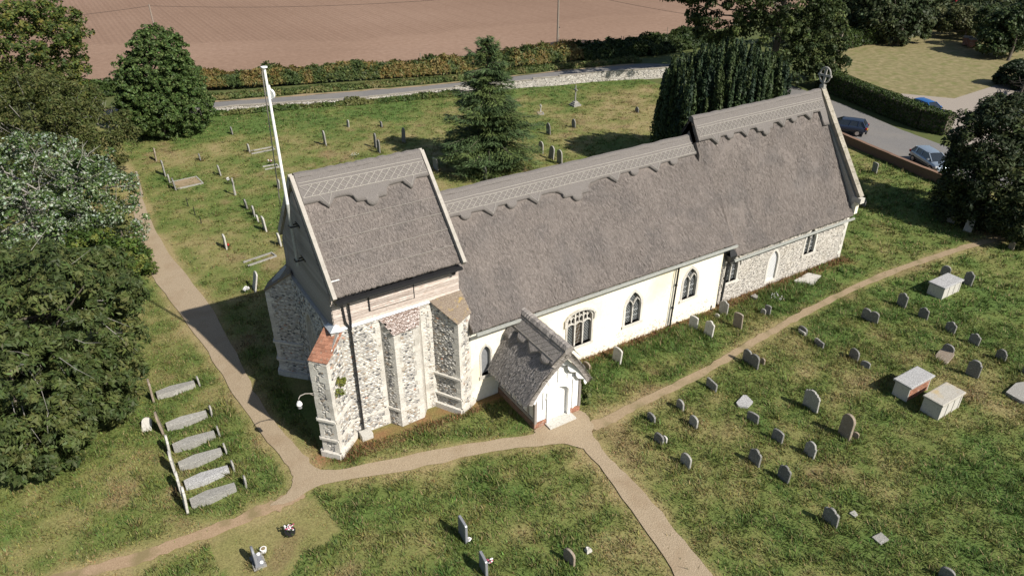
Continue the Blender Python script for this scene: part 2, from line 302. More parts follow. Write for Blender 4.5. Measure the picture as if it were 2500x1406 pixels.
W_PATH = smooth_poly([(-4.76, 38.3), (-5.32, 31.21), (-5.69, 25.25), (-5.29, 20.68), (-4.8, 16.29), (-4.26, 10.74), (-4.02, 7.19), (-3.62, 3.25), (-3.25, 0.43), (-3.27, -0.46), (-3.77, -1.14), (-4.57, -1.46), (-3.59, -1.72), (-2.23, -1.46), (1.35, -2.67), (5.05, -3.63), (7.39, -4.58), (8.51, -5.32), (8.74, -6.42), (8.23, -9.77), (7.69, -12.84), (7.27, -14.38), (8.55, -15.18), (8.76, -13.84), (9.05, -11.62), (9.4, -8.93), (9.42, -6.91), (9.73, -5.22), (10.16, -4.73), (10.34, -3.76), (10.01, -3.26), (7.73, -3.37), (7.12, -3.58), (3.61, -2.3), (-0.07, -1.32), (-2.01, -0.56), (-2.37, 0.82), (-2.71, 3.02), (-2.99, 5.57), (-3.02, 9.51), (-3.11, 16.05), (-3.45, 20.46), (-4.1, 27.2), (-4.18, 33.11), (-4.1, 37.88)], n=5, jit=.035)
E_PATH = strip([(9.91, -4.57), (10.77, -4.76), (13.13, -4.58), (17.21, -4.45), (20.76, -4.02), (24.62, -3.6), (28.78, -3.23), (35.25, -3.02), (40.35, -3.3), (45.16, -3.74), (48.89, -4.37)], [.8, .62, .5, .48, .48, .46, .48, .5, .5, .55, .6], jit=.035)
SW_PATH = strip([(-3.2, -1.36), (-4.06, -1.54), (-5.27, -1.55), (-7.56, -1.51), (-9.82, -1.32), (-12.35, -0.85), (-14.34, -0.45)], [.75, .7, .62, .58, .55, .5, .5], jit=.05)
TURF_CUT = [(-7.22, -1.77), (-4.66, -1.8), (-2.71, -1.8), (-2.44, -4.43), (-4.26, -4.65), (-5.35, -5.85), (-7.04, -4.78)]
DRIVE = [(77.83, 23.22), (81.07, 18.59), (92.12, 19.26), (100.5, 17.53), (92.09, 7.54), (60.62, 3.39), (66.02, 9.86), (72.44, 17.27)]
LAWN = smooth_poly([(83.02, 36.76), (93.3, 42.51), (101.31, 42.58), (117.86, 44.82), (120.77, 35.62), (121.76, 27.58), (101.63, 18.06), (91.52, 18.95), (81.07, 18.59), (77.57, 22.52)], n=4)
FIELD = [(-5.2, 83.9), (0.62, 80.16), (10.28, 77.8), (33.69, 66.8), (57.63, 62.87), (77.68, 62.73), (92, 64), (115, 70), (190, 84), (420, 150), (420, 700), (-300, 700), (-300, 95), (-40, 92)]
def path_free(x, y, polys): 
    k = np.ones(np.shape(x), bool)
    for p_ in polys: k &= ~pip(x, y, p_) | (R.random(np.shape(x)) < (.1 if p_ is E_PATH or p_ is SW_PATH else .012 if p_ is W_PATH else 0))
    return k

GREEN = np.array((.128, .15, .042)); LUSH = np.array((.088, .135, .033)); OLIVE = np.array((.2, .183, .07)); STRAW = np.array((.27, .215, .105)); BROWN = np.array((.2, .145, .075)); DARK = np.array((.03, .05, .012))
_dg = None
def pathd(x, y):
    """distance to the nearest path edge, from a coarse lookup"""
    global _dg
    if _dg is None:
        ax, ay = np.arange(-20, 56, .2), np.arange(-26, 36, .2); X, Y = np.meshgrid(ax, ay, indexing='ij'); D = np.full(X.shape, 9.0)
        for p_ in (W_PATH, E_PATH, SW_PATH):
            for (a, b), (c, d) in zip(p_, p_[1:] + p_[:1]):
                L2 = (c - a) ** 2 + (d - b) ** 2 + 1e-9; t = np.clip(((X - a) * (c - a) + (Y - b) * (d - b)) / L2, 0, 1); D = np.minimum(D, np.hypot(X - a - t * (c - a), Y - b - t * (d - b)))
        _dg = D
    i = np.clip(((np.asarray(x) + 20) / .2).round().astype(int), 0, _dg.shape[0] - 1); j = np.clip(((np.asarray(y) + 26) / .2).round().astype(int), 0, _dg.shape[1] - 1); return _dg[i, j]
def dryness(x, y):
    """0 lush .. 1 parched"""
    d = .36 + .95 * (fnoise(x, y, 5.0, 3) - .5) + .9 * (fnoise(x + 40, y, 1.1, 3) - .5)
    north = sstep(9, 14, y) * (1 - sstep(44, 52, y)); d = d + .1 * north + .5 * np.exp(-(pathd(x, y) / .42) ** 2) - .04
    d = d + .34 * np.exp(-((np.abs(y + 4.4 - .27 * (x - 10) * .0 - (x - 10.5) * .305) / 1.0) ** 2)) * (x > 10.5) * (x < 45)   # worn band beside the east path
    d = d - .4 * np.exp(-(((y + .9) / 1.3) ** 2)) * (x > 10.5) * (x < 35)
    d = d - .3 * np.exp(-(((x - 40) ** 2 + (y - 5) ** 2) / 90.)) - .25 * np.exp(-(((x + 4) ** 2 + (y - 5) ** 2) / 14.))
    d = d - .25 * sstep(48, 53, y - (x - 10) * -.17 - 0)
    d = np.where(pip(x, y, TURF_CUT), .68 + .3 * (d - .35), d)
    d = d + .35 * np.exp(-((np.abs(np.hypot(x - 20, y - 31.)) / 5.) ** 2)) + .3 * np.exp(-(((x - 47) ** 2 + (y - 34) ** 2) / 60.))
    return np.clip(d, 0, 1)
def turf_colour(x, y, n_=None):
    d = dryness(x, y)[:, None]; t = d
    c = np.where(t < .35, LUSH + (GREEN - LUSH) * (t / .35), np.where(t < .65, GREEN + (OLIVE - GREEN) * ((t - .35) / .3), OLIVE + (STRAW - OLIVE) * ((t - .65) / .35)))
    b = sstep(.62, .75, fnoise(x + 90, y + 20, 2.2, 3))[:, None] * sstep(.3, .6, d); c = c * (1 - .6 * b) + BROWN * .6 * b
    return c
# base terrain out to the horizon
gm = MB(); gm.add([(-1500, -1500, -.09), (1500, -1500, -.09), (1500, 2500, -.09), (-1500, 2500, -.09)], [(0, 1, 2, 3)])
MT['meadow'] = M('meadow', [(.3, (.05, .07, .02)), (.5, (.085, .1, .03)), (.7, (.17, .15, .06))], scale=.12, bump=.5, bscale=3, stain=(.6, (.04, .065, .015), .45, .7, .7))
gm.build('ground', MT['meadow'])['kind'] = 'structure'
# churchyard turf as one fine sheet, coloured by how dry the grass is
gx = np.arange(-26, 57.2, .3); gy = np.arange(-30, 61, .3); GX, GY = np.meshgrid(gx, gy, indexing='ij'); fx, fy = GX.ravel(), GY.ravel()
EARTH = .035 * (fnoise(fx, fy, 1.6, 3) - .5) - .03
Z = EARTH - .05 * sstep(.55, .8, fnoise(fx + 50, fy, 4, 2)) * 0
edge_far = 58.5 - (fx - 10) * .26 + np.where(fx > 34, (fx - 34) * .07, 0)
cc = turf_colour(fx, fy)
foot = np.minimum.reduce([np.where((fx > 6) & (fx < 35.6), np.abs(fy + .15), 9), np.where((fx > -2) & (fx < 6.5), np.clip(np.abs(fy - .2), 0, 9), 9)])
fb = (np.exp(-(foot / .55) ** 2) * (.35 + .6 * vnoise(fx, fy, .7)))[:, None]; cc = cc * (1 - fb) + np.array((.235, .115, .06)) * fb          # strip of bare reddish soil at the wall foot
i, j = np.meshgrid(np.arange(len(gx) - 1), np.arange(len(gy) - 1), indexing='ij'); a = (i * len(gy) + j).ravel(); keep = (fy[a] < edge_far[a] - .8) & (fx[a] < 56.4)
F = np.stack([a, a + len(gy), a + len(gy) + 1, a + 1], 1)[keep]
turf = npobj('churchyard_turf', np.stack([fx, fy, Z], 1), F, MT['turf'], cols=cc, smooth=True); turf['kind'] = 'structure'
# ploughed field: real drill rows running away from the church, headland smooth
MT['field'] = None
fm_, n_, l_, b_ = new_mat('ploughed_soil'); geo = n_.new('ShaderNodeNewGeometry'); sx = n_.new('ShaderNodeSeparateXYZ'); l_.new(geo.outputs['Position'], sx.inputs[0])
wob = n_.new('ShaderNodeTexNoise'); wob.inputs['Scale'].default_value = .08; wob.inputs['Detail'].default_value = 4; l_.new(geo.outputs['Position'], wob.inputs['Vector'])
def mth(op, a, b=None):
    q = n_.new('ShaderNodeMath'); q.operation = op
    for k_, v_ in ((0, a), (1, b)):
        if v_ is None: continue
        if isinstance(v_, (int, float)): q.inputs[k_].default_value = v_
        else: l_.new(v_, q.inputs[k_])
    return q.outputs[0]
xx = mth('ADD', sx.outputs['X'], mth('MULTIPLY', wob.outputs['Fac'], .35))
row = mth('SINE', mth('MULTIPLY', xx, 2 * math.pi / .8)); wide = mth('SINE', mth('MULTIPLY', xx, 2 * math.pi / 4.1))
bound = mth('ADD', mth('MULTIPLY', sx.outputs['X'], -.0), 0.0)
# headland boundary: rows start beyond y = 107 - 0.62x near, flattening to the east
yb = mth('MAXIMUM', mth('SUBTRACT', 106.0, mth('MULTIPLY', sx.outputs['X'], .5)), mth('SUBTRACT', 91.5, mth('MULTIPLY', sx.outputs['X'], .095)))
inrow = n_.new('ShaderNodeMapRange'); inrow.inputs['From Min'].default_value = -1.2; inrow.inputs['From Max'].default_value = 1.2
l_.new(mth('ADD', mth('SUBTRACT', sx.outputs['Y'], yb), mth('MULTIPLY', mth('SUBTRACT', wob.outputs['Fac'], .5), 9.0)), inrow.inputs['Value'])
trk = mth('GREATER_THAN', wide, .86)
hgt = mth('MULTIPLY', mth('ADD', mth('MULTIPLY', row, .5), mth('MULTIPLY', trk, -1.2)), inrow.outputs[0])
nz = n_.new('ShaderNodeTexNoise'); nz.inputs['Scale'].default_value = 1.2; nz.inputs['Detail'].default_value = 9; nz.inputs['Roughness'].default_value = .7; l_.new(geo.outputs['Position'], nz.inputs['Vector'])
big = n_.new('ShaderNodeTexNoise'); big.inputs['Scale'].default_value = .03; l_.new(geo.outputs['Position'], big.inputs['Vector'])
rr = ramp(n_, [(.3, (.19, .122, .085)), (.5, (.245, .162, .115)), (.7, (.31, .212, .155))]); l_.new(mth('ADD', mth('MULTIPLY', nz.outputs['Fac'], .6), mth('MULTIPLY', big.outputs['Fac'], .4)), rr.inputs['Fac'])
dk = n_.new('ShaderNodeMix'); dk.data_type = 'RGBA'; l_.new(rr.outputs['Color'], dk.inputs['A']); dk.inputs['B'].default_value = (.16, .1, .07, 1)
l_.new(mth('MULTIPLY', mth('ADD', .22, mth('MULTIPLY', mth('ADD', mth('MULTIPLY', row, -.09), mth('MULTIPLY', trk, .2)), nz.outputs['Fac'])), inrow.outputs[0]), dk.inputs['Factor'])
l_.new(dk.outputs['Result'], b_.inputs['Base Color']); b_.inputs['Roughness'].default_value = .95; b_.inputs['Specular IOR Level'].default_value = .05
bp = n_.new('ShaderNodeBump'); bp.inputs['Strength'].default_value = .5; bp.inputs['Distance'].default_value = .07
l_.new(mth('ADD', hgt, mth('MULTIPLY', nz.outputs['Fac'], .9)), bp.inputs['Height']); l_.new(bp.outputs['Normal'], b_.inputs['Normal'])
MT['field'] = fm_
sheet('ploughed_field', FIELD, -.06, MT['field'])
rise = lambda x, y: .28 * (1 - sstep(60, 67, x)) * sstep(40, 47, y)          # the road runs on a low bank behind the churchyard wall
def lifted(o):
    for v in o.data.vertices: v.co.z += float(rise(v.co.x, v.co.y))
lifted(sheet('road_bank', strip([(-40, 77), (-20, 72.3), (6.8, 64), (20, 60.2), (34, 56.6), (50, 53.9), (60, 51.8), (68, 47)], [9, 9, 8.5, 8.5, 8.2, 8, 8, 7], jit=0), -.08, MT['meadow']))
lifted(sheet('road', ROAD, -.04, MT['asphalt']))
lifted(sheet('road_edge', strip([(-20, 71.4), (6.8, 63.2), (20, 59.4), (34, 55.8), (50, 53.4), (60, 51.2)], [.5, .5, .5, .5, .5, .5], jit=.12), -.035, MT['dirt']))
sheet('gravel_path', W_PATH, .02, MT['gravel'])
sheet('dirt_path', E_PATH, .016, MT['dirt'])
sheet('trodden_path', SW_PATH, .012, MT['dirt_red'])
sheet('gravel_drive', DRIVE, -.045, MT['drive'])
MT['lawn'] = M('dry_lawn', [(.3, (.13, .12, .048)), (.5, (.2, .17, .08)), (.7, (.27, .22, .12))], scale=.25, bump=.3, bscale=9, stain=(.7, (.12, .14, .035), .5, .7, .6))
sheet('garden_lawn', LAWN, -.05, MT['lawn'])
sheet('farm_track', strip([(-14, 80), (-4, 77), (4, 73), (9, 71)], [3.5, 3.2, 3, 3]), -.05, MT['dirt'])
sheet('lane', strip([(126.99, 51.22), (139.05, 51.05), (151.33, 51.99), (154.3, 48.89), (152.65, 42.19)], [2.6, 2.6, 2.6, 2.6, 2.6]), -.05, MT['asphalt'])
sheet('road_verge', strip([(59.5, 22), (57.9, 16.5), (56.6, 11), (55.6, 6), (55.4, 0)], [1.2, 1.5, 1.6, 1.6, 1.6]), -.03, MT['dirt'])

# ------------------------------------------------------------------ grass blades
FOOT = [[(-1.6, .2), (6.4, -.5), (35.4, .1), (35.4, 8.2), (6, 8.3), (-1.4, 8.2)], [(7.5, .2), (7.5, -3.4), (10.4, -3.4), (10.4, .2)]]
SLABS = []          # ledgers and tombs, blades keep off them
def blades(name, n, x0, x1, y0, y1, keep, lmin, lmax, wid, colf=turf_colour, tuft=.55, mat='blade', spread=.8, zoff=-.03, lenf=None):
    nt = n // 16; tx_ = R.uniform(x0, x1, nt); ty_ = R.uniform(y0, y1, nt); sz = R.uniform(.05, .17, nt)          # tussocks: blades spring outwards from a common root
    x = np.concatenate([R.uniform(x0, x1, n // 2), np.repeat(tx_, 12) + np.repeat(sz, 12) * R.normal(0, 1, nt * 12)]); y = np.concatenate([R.uniform(y0, y1, n // 2), np.repeat(ty_, 12) + np.repeat(sz, 12) * R.normal(0, 1, nt * 12)])
    ox = np.concatenate([np.zeros(n // 2), x[n // 2:] - np.repeat(tx_, 12)]); oy = np.concatenate([np.zeros(n // 2), y[n // 2:] - np.repeat(ty_, 12)]); big = np.concatenate([np.full(n // 2, .75), np.repeat(sz / .1, 12)]); hue = np.concatenate([np.ones(n // 2), np.repeat(R.uniform(.6, 1.25, nt), 12)])
    k = keep(x, y); x, y, ox, oy, big, hue = (q[k] for q in (x, y, ox, oy, big, hue))
    tn = fnoise(x + 7, y + 3, .55, 2); m = x.size
    L = (lmin + (lmax - lmin) * np.clip(tn * 1.5 - .3, 0, 1)) * R.uniform(.6, 1.25, m) * (.55 + .5 * big)
    if lenf is not None: L = L * lenf(x, y)
    base = vnoise(x, y, .8) * 9; az = np.where(big == .75, base + R.normal(0, .9, m), np.arctan2(oy, ox) + R.normal(0, .5, m)); lean = np.clip(R.normal(.75, .3, m), .1, 1.3)
    d = np.stack([np.cos(az) * np.sin(lean), np.sin(az) * np.sin(lean), np.cos(lean)], 1); s = np.stack([-np.sin(az), np.cos(az), 0 * az], 1); w = wid * R.uniform(.6, 1.4, m)
    B = np.stack([x, y, np.full(m, zoff)], 1)
    V = np.stack([B - s * w[:, None], B + s * w[:, None], B + d * L[:, None]], 1).reshape(-1, 3)
    c = colf(x, y) * (R.uniform(.7, 1.5, m) * hue)[:, None]; c = c * (1 + R.normal(0, .12, (m, 3)))
    j = R.random(m) < .07; c[j] = STRAW * R.uniform(.8, 1.3, j.sum())[:, None]
    C = np.repeat(np.clip(c, .005, .6), 3, 0); F = np.arange(3 * m).reshape(m, 3)
    o = npobj(name, V, F, MT[mat], cols=C); tag(o, kind='stuff'); return o, m
# ------------------------------------------------------------------ building helpers
def wall_skin(name, outline, holes, o, u, v, depth, mat, parent):
    """a wall face with real openings: outline and holes in (u,v); the openings get reveals going back by depth"""
    o, u, v = (np.array(q, float) for q in (o, u, v)); n = np.cross(u, v)
    bm = bmesh.new(); edges = []; loops = []
    for k, lp in enumerate([outline] + holes):
        vs_ = [bm.verts.new(o + u * p[0] + v * p[1]) for p in lp]
        es = [bm.edges.new((vs_[i], vs_[(i + 1) % len(vs_)])) for i in range(len(vs_))]; edges += es; loops.append(vs_)
    bmesh.ops.triangle_fill(bm, use_beauty=True, use_dissolve=False, edges=edges, normal=n)
    for f in bm.faces:
        f.normal_update()
        if f.normal.dot(Vector(n)) < 0: f.normal_flip()
    for vs_ in loops[1:]:
        back = [bm.verts.new(Vector(q.co) - Vector(n) * depth) for q in vs_]
        for i in range(len(vs_)):
            j = (i + 1) % len(vs_); bm.faces.new((vs_[i], vs_[j], back[j], back[i]))
    me = bpy.data.meshes.new(name); bm.to_mesh(me); bm.free(); me.materials.append(mat)
    return link(bpy.data.objects.new(name, me), parent)
def arch(w, h, rise, n=8, x=0.0, y=0.0, pointed=True):
    """closed outline of an arched opening, counter-clockwise from the left foot... bottom edge first"""
    pts = [(x - w / 2, y), (x + w / 2, y)]
    sp = h - rise
    if pointed:
        r = (w * w / 4 + rise * rise) / w; cxr = w / 2 - r
        a1 = math.atan2(rise, -cxr)
        for i in range(n + 1): a = a1 * i / n; pts.append((x + cxr + r * math.cos(a), y + sp + r * math.sin(a)))
        for i in range(n - 1, -1, -1): a = a1 * i / n; pts.append((x - cxr - r * math.cos(a), y + sp + r * math.sin(a)))
    else:
        for i in range(2 * n + 1): a = math.pi * i / (2 * n); pts.append((x + w / 2 * math.cos(a), y + sp + rise * math.sin(a)))
    return pts
def offset(poly, d):
    n = len(poly); out = []
    for i in range(n):
        a, b, c = (np.array(poly[(i + k) % n]) for k in (-1, 0, 1))
        t1 = (b - a) / (np.linalg.norm(b - a) + 1e-9); t2 = (c - b) / (np.linalg.norm(c - b) + 1e-9)
        n1 = np.array((t1[1], -t1[0])); n2 = np.array((t2[1], -t2[0])); q = n1 + n2; q /= np.linalg.norm(q) + 1e-9
        out.append(tuple(b + q * d / max(0.5, q @ n1)))
    return out
def band(name, inner, outer, o, u, v, z0, z1, mat, parent):
    """ring between two outlines, from depth z0 (back) to z1 (front) along the normal"""
    o, u, v = (np.array(q, float) for q in (o, u, v)); n = np.cross(u, v); m = len(inner); V = []; F = []
    for pl_, z in ((inner, z1), (outer, z1), (inner, z0), (outer, z0)):
        V += [o + u * p[0] + v * p[1] + n * z for p in pl_]
    for i in range(m):
        j = (i + 1) % m
        F += [(i, m + i, m + j, j), (2 * m + i, i, j, 2 * m + j), (m + i, 3 * m + i, 3 * m + j, m + j)]
    return obj(name, V, F, mat, parent)
def strips_in(poly, dirs, step, wid):
    """thin straight strips of a lattice clipped to an outline; returns (u,v) segments"""
    segs = []; P = np.array(poly); c = P.mean(0); rad = np.abs(P - c).max() * 1.6
    for d in dirs:
        d = np.array(d) / np.linalg.norm(d); nrm = np.array((-d[1], d[0]))
        for k in range(-int(rad / step) - 1, int(rad / step) + 2):
            t = np.linspace(-rad, rad, 90); Q = c + nrm * k * step + t[:, None] * d
            ins = pip(Q[:, 0], Q[:, 1], poly)
            i = 0
            while i < 90:
                if ins[i]:
                    j = i
                    while j + 1 < 90 and ins[j + 1]: j += 1
                    if j > i: segs.append((Q[i], Q[j]))
                    i = j + 1
                else: i += 1
    return segs
def lattice(name, polys, o, u, v, z, step, wid, mat, parent, dirs=((1, 1.35), (1, -1.35))):
    o, u, v = (np.array(q, float) for q in (o, u, v)); n = np.cross(u, v); mb = MB()
    for pl_ in polys:
        for a, b in strips_in(pl_, dirs, step, wid):
            A = o + u * a[0] + v * a[1] + n * z; B = o + u * b[0] + v * b[1] + n * z; s = np.cross(B - A, n); s = s / (np.linalg.norm(s) + 1e-9) * wid / 2
            k = len(mb.v); mb.v += [tuple(q) for q in (A - s, A + s, B + s, B - s)]; mb.f.append((k, k + 3, k + 2, k + 1))
    ob = mb.build(name, mat, parent); ob['kind'] = 'stuff'; return ob
def dome_pieces(o, u, v, w, h, sx, sy, proud, mask=None, fill=0.97):
    """one low rounded stone per jittered cell on a plane; returns V, F"""
    o, u, v = (np.array(q, float) for q in (o, u, v)); n = np.cross(u, v)
    ny = max(1, int(h / sy)); nx = max(1, int(w / sx)); jj, ii = np.meshgrid(np.arange(ny), np.arange(nx), indexing='ij')
    cx = (ii + 0.5 + 0.5 * (jj % 2) - 0.25 + R.uniform(-0.22, 0.22, ii.shape)) * w / nx; cy = (jj + 0.5 + R.uniform(-0.2, 0.2, ii.shape)) * h / ny
    cx, cy = cx.ravel(), cy.ravel(); k = (R.random(cx.size) < fill) & (cx > sx * .4) & (cx < w - sx * .4)
    if mask is not None: k &= mask(cx, cy)
    cx, cy = cx[k], cy[k]; N = cx.size
    a = sx * R.uniform(0.38, 0.66, N); b = sy * R.uniform(0.38, 0.6, N); pr = proud * R.uniform(0.45, 1.2, N)
    ang = np.linspace(0, 2 * np.pi, 7)[:-1][None, :] + R.uniform(-0.3, 0.3, (N, 6)); rr = R.uniform(0.82, 1.15, (N, 6)); tl = R.normal(0, 0.2, N)[:, None]
    ex = a[:, None] * rr * np.cos(ang); ey = b[:, None] * rr * np.sin(ang)
    ox = cx[:, None] + ex * np.cos(tl) - ey * np.sin(tl); oy = cy[:, None] + ex * np.sin(tl) + ey * np.cos(tl)
    ring = o + ox[..., None] * u + oy[..., None] * v - n * 0.004
    mid = o + (cx[:, None] + (ox - cx[:, None]) * 0.62)[..., None] * u + (cy[:, None] + (oy - cy[:, None]) * 0.62)[..., None] * v + n * pr[:, None, None] * R.uniform(0.8, 1.1, (N, 6, 1))
    V = np.concatenate([ring, mid], 1).reshape(-1, 3); base = np.arange(N)[:, None] * 12; F = []
    for q in range(6):
        q2 = (q + 1) % 6; F += [np.stack([base[:, 0] + q, base[:, 0] + q2, base[:, 0] + 6 + q2, base[:, 0] + 6 + q], 1)]
    for q in range(1, 5, 2): F.append(np.stack([base[:, 0] + 6, base[:, 0] + 6 + q, base[:, 0] + 6 + q + 1, base[:, 0] + 6 + (q + 2) % 6], 1))
    return V, np.concatenate(F)
def flint_part(name, patches, mat, parent):
    Vs, Fs, b = [], [], 0
    for p in patches:
        V, F = dome_pieces(**p); Vs.append(V); Fs.append(F + b); b += len(V)
    o = npobj(name, np.concatenate(Vs), np.concatenate(Fs), mat, parent); o['kind'] = 'stuff'; return o
def quoins(corner, d1, d2, z0, z1, parent, l1=(0.42, 0.24), hh=(0.24, 0.34), proud=0.025):
    """dressed stones up an outside corner; d1,d2 point inwards along the two faces"""
    c, d1, d2 = np.array((*corner, 0.0)), np.array((*d1, 0.0)), np.array((*d2, 0.0)); z = z0; k = rnd.randint(0, 1)
    while z < z1 - 0.08:
        h = min(rnd.uniform(*hh), z1 - z); a = l1[k % 2] * rnd.uniform(.85, 1.15); b = l1[(k + 1) % 2] * rnd.uniform(.85, 1.15); pr = proud * rnd.uniform(.7, 1.2)
        o = c - (d1 + d2) * pr + np.array((0, 0, z + 0.006))
        MB().obox(o, d1 * (a + pr), d2 * (b + pr), (0, 0, h - 0.014)).build('quoin', MT['stone'], parent); z += h; k += 1

# ------------------------------------------------------------------ the church
church = thing('church', 'long medieval flint and whitewashed church with thatched roofs and low square boarded tower', 'church')
YR = 4.14
def window(label, ox, oz, y, w, h, rise, lights=2, parent=church, glassmat='glass', o_n=(0, -1, 0), depth=0.2, trac=True, stonew=0.15, grid=(0.11, 0.013), hood=False):
    """a pointed stone window in a south wall; (ox, oz) = middle of its sill"""
    u, v = (1, 0, 0), (0, 0, 1); o = (ox, y, oz)
    inner = arch(w, h, rise); outer = offset(inner, stonew)
    wd = band('window', inner, outer, o, u, v, -depth, 0.025, MT['stone'], parent); wd['label'] = label
    MB().prism([(-w / 2 - stonew - .05, -0.17), (w / 2 + stonew + .05, -0.17), (w / 2 + stonew + .05, 0.0), (-w / 2 - stonew - .05, 0.0)], (ox, y - 0.07, oz), u, v, (0, depth + 0.05, 0)).build('sill', MT['stone'], wd)
    V = [np.array(o) + np.array(u) * p[0] + np.array(v) * p[1] + np.array((0, depth - 0.02, 0)) for p in inner]
    if lights == 1:
        obj('pane', V, [tuple(range(len(V)))], MT[glassmat], wd)
        if grid: lattice('lead_lattice', [inner], o, u, v, -depth + 0.04, grid[0], grid[1], MT['came'], wd)
        return inner, outer
    lw = w / lights; polys = []
    for i in range(lights):
        lx = -w / 2 + lw * (i + .5)
        lp = arch(lw - 0.05, h - rise + lw * 0.62 - 0.03 if trac else h, lw * 0.75, x=lx, y=0.02); polys.append(lp)
    full = [obj('pane', V, [tuple(range(len(V)))], MT[glassmat], wd)]
    for i in range(1, lights):
        x = -w / 2 + lw * i
        MB().box(ox + x - 0.035, ox + x + 0.035, y + 0.03, y + depth - 0.03, oz, oz + h - rise).build('mullion', MT['stone'], wd)
    mb = MB()                                     # tracery: each light's own arch, running on into the main arch
    sp = h - rise
    for i in range(lights):
        lx = -w / 2 + lw * (i + .5); r = lw * 1.02
        for sgn in (-1, 1):
            pts = []
            for k in range(9):
                a = math.radians(64) * k / 8; px = lx + sgn * (lw / 2 - r + r * math.cos(a)); pz = sp + r * math.sin(a)
                pts.append((px, pz))
            pts = [p for p in pts if pip(np.array([p[0]]), np.array([p[1]]), offset(inner, 0.03))[0]]
            for a, b in zip(pts, pts[1:]): mb.bar((ox + a[0], y + 0.07, oz + a[1]), (ox + b[0], y + 0.07, oz + b[1]), 0.05, 0.09, up=(0, 1, 0))
    mb.build('tracery', MT['stone'], wd)
    if grid: lattice('lead_lattice', [inner], o, u, v, -depth + 0.04, grid[0], grid[1], MT['came'], wd)
    for i in range(lights):
        x = -w / 2 + lw * (i + .5)
        for q in (0.36, 0.68): MB().bar((ox + x - lw / 2 + .02, y + depth - .05, oz + sp * q), (ox + x + lw / 2 - .02, y + depth - .05, oz + sp * q), 0.022).build('saddle_bar', MT['came'], wd)
    if hood:
        ho = offset(inner, stonew + 0.1)[1:-1]; hi = offset(inner, stonew + 0.01)[1:-1]
        q = [i for i in range(len(ho)) if ho[i][1] > sp - 0.1]; hm = MB()
        for a, b in zip(q, q[1:]): hm.bar((ox + ho[a][0], y - .05, oz + ho[a][1]), (ox + ho[b][0], y - .05, oz + ho[b][1]), 0.11, 0.1, up=(0, 1, 0))
        hm.build('hood_mould', MT['stone'], wd)
    return inner, outer

# --- nave
inner1, o1 = window('small single lancet window beside the porch', 6.92, 1.42, 0.0, 0.52, 1.72, 0.5, 1, glassmat='glass_grey', grid=None, stonew=0.1)
inner3, o3 = window('two light pointed window in the middle of the white wall', 16.4, 1.22, 0.0, 1.1, 2.0, 0.95, 2)
inner4, o4 = window('two light pointed window east of the nave downpipe', 20.65, 1.52, 0.0, 1.05, 1.95, 0.9, 2)
# square-headed three light window with a low arch and upper row of small lights
W2X, W2Z, W2W, W2H = 12.68, 1.08, 1.6, 2.0
in2 = [(-W2W / 2, 0), (W2W / 2, 0)] + [(W2W / 2 * math.cos(a), 1.58 + 0.56 * math.sin(a) ** .8) for a in np.linspace(0.0, math.pi, 15)]
ou2 = offset(in2, 0.11)
w2 = band('window', in2, ou2, (W2X, 0, W2Z), (1, 0, 0), (0, 0, 1), -0.2, 0.035, MT['stone'], church); w2['label'] = 'three light window with low arch and stained glass beside the porch'
V = [(W2X + p[0], 0.18, W2Z + p[1]) for p in in2]
lw = W2W / 3
for i in range(3):
    x0 = -W2W / 2 + lw * i + .03; x1 = x0 + lw - .06
    obj('pane', [(W2X + x0, 0.17, W2Z + 0.02), (W2X + x1, 0.17, W2Z + 0.02), (W2X + x1, 0.17, W2Z + 1.38), (W2X + x0, 0.17, W2Z + 1.38)], [(0, 1, 2, 3)], MT['stained'] if i == 1 else MT['glass'], w2)
obj('pane', V, [tuple(range(len(V)))], MT['glass'], w2)
for x in (-lw / 2, lw / 2): MB().box(W2X + x - .04, W2X + x + .04, 0.03, 0.16, W2Z, W2Z + 2.02).build('mullion', MT['stone'], w2)
tr = MB()
for i in range(3):
    lx = -W2W / 2 + lw * (i + .5); pts = [(lx + (lw / 2) * math.cos(a), 1.26 + 0.2 * math.sin(a)) for a in np.linspace(0, math.pi, 9)]
    for a, b in zip(pts, pts[1:]): tr.bar((W2X + a[0], .08, W2Z + a[1]), (W2X + b[0], .08, W2Z + b[1]), .07, .1, up=(0, 1, 0))
    tr.box(W2X + lx - .025, W2X + lx + .025, .05, .15, W2Z + 1.46, W2Z + 2.1 if i == 1 else W2Z + 1.95)
    for q in (-.25, .25):
        c = lx + q * lw
        pts = [(c + .1 * math.cos(a), 1.74 + .1 * math.sin(a)) for a in np.linspace(0, math.pi, 6)]
        for a, b in zip(pts, pts[1:]): tr.bar((W2X + a[0], .08, W2Z + a[1]), (W2X + b[0], .08, W2Z + b[1]), .05, .08, up=(0, 1, 0))
tr.build('tracery', MT['stone'], w2)
lattice('lead_lattice', [[(-W2W / 2 + lw * i, .02), (-W2W / 2 + lw * (i + 1), .02), (-W2W / 2 + lw * (i + 1), 1.36), (-W2W / 2 + lw * i, 1.36)] for i in (0, 2)], (W2X, 0, W2Z), (1, 0, 0), (0, 0, 1), -0.155, .11, .014, MT['came'], w2)
lattice('lead_lattice', [[(-lw / 2, .02), (lw / 2, .02), (lw / 2, 1.36), (-lw / 2, 1.36)]], (W2X, 0, W2Z), (1, 0, 0), (0, 0, 1), -0.155, .2, .014, MT['came'], w2, dirs=((1, .2), (.3, 1)))
hb = MB()
pts = [(x, 1.66 + 0.6 * max(0, 1 - (x / .98) ** 2) ** .45) for x in np.linspace(-.95, .95, 15)]
for a, b in zip(pts, pts[1:]): hb.bar((W2X + a[0], -.06, W2Z + a[1]), (W2X + b[0], -.06, W2Z + b[1]), .12, .1, up=(0, 1, 0))
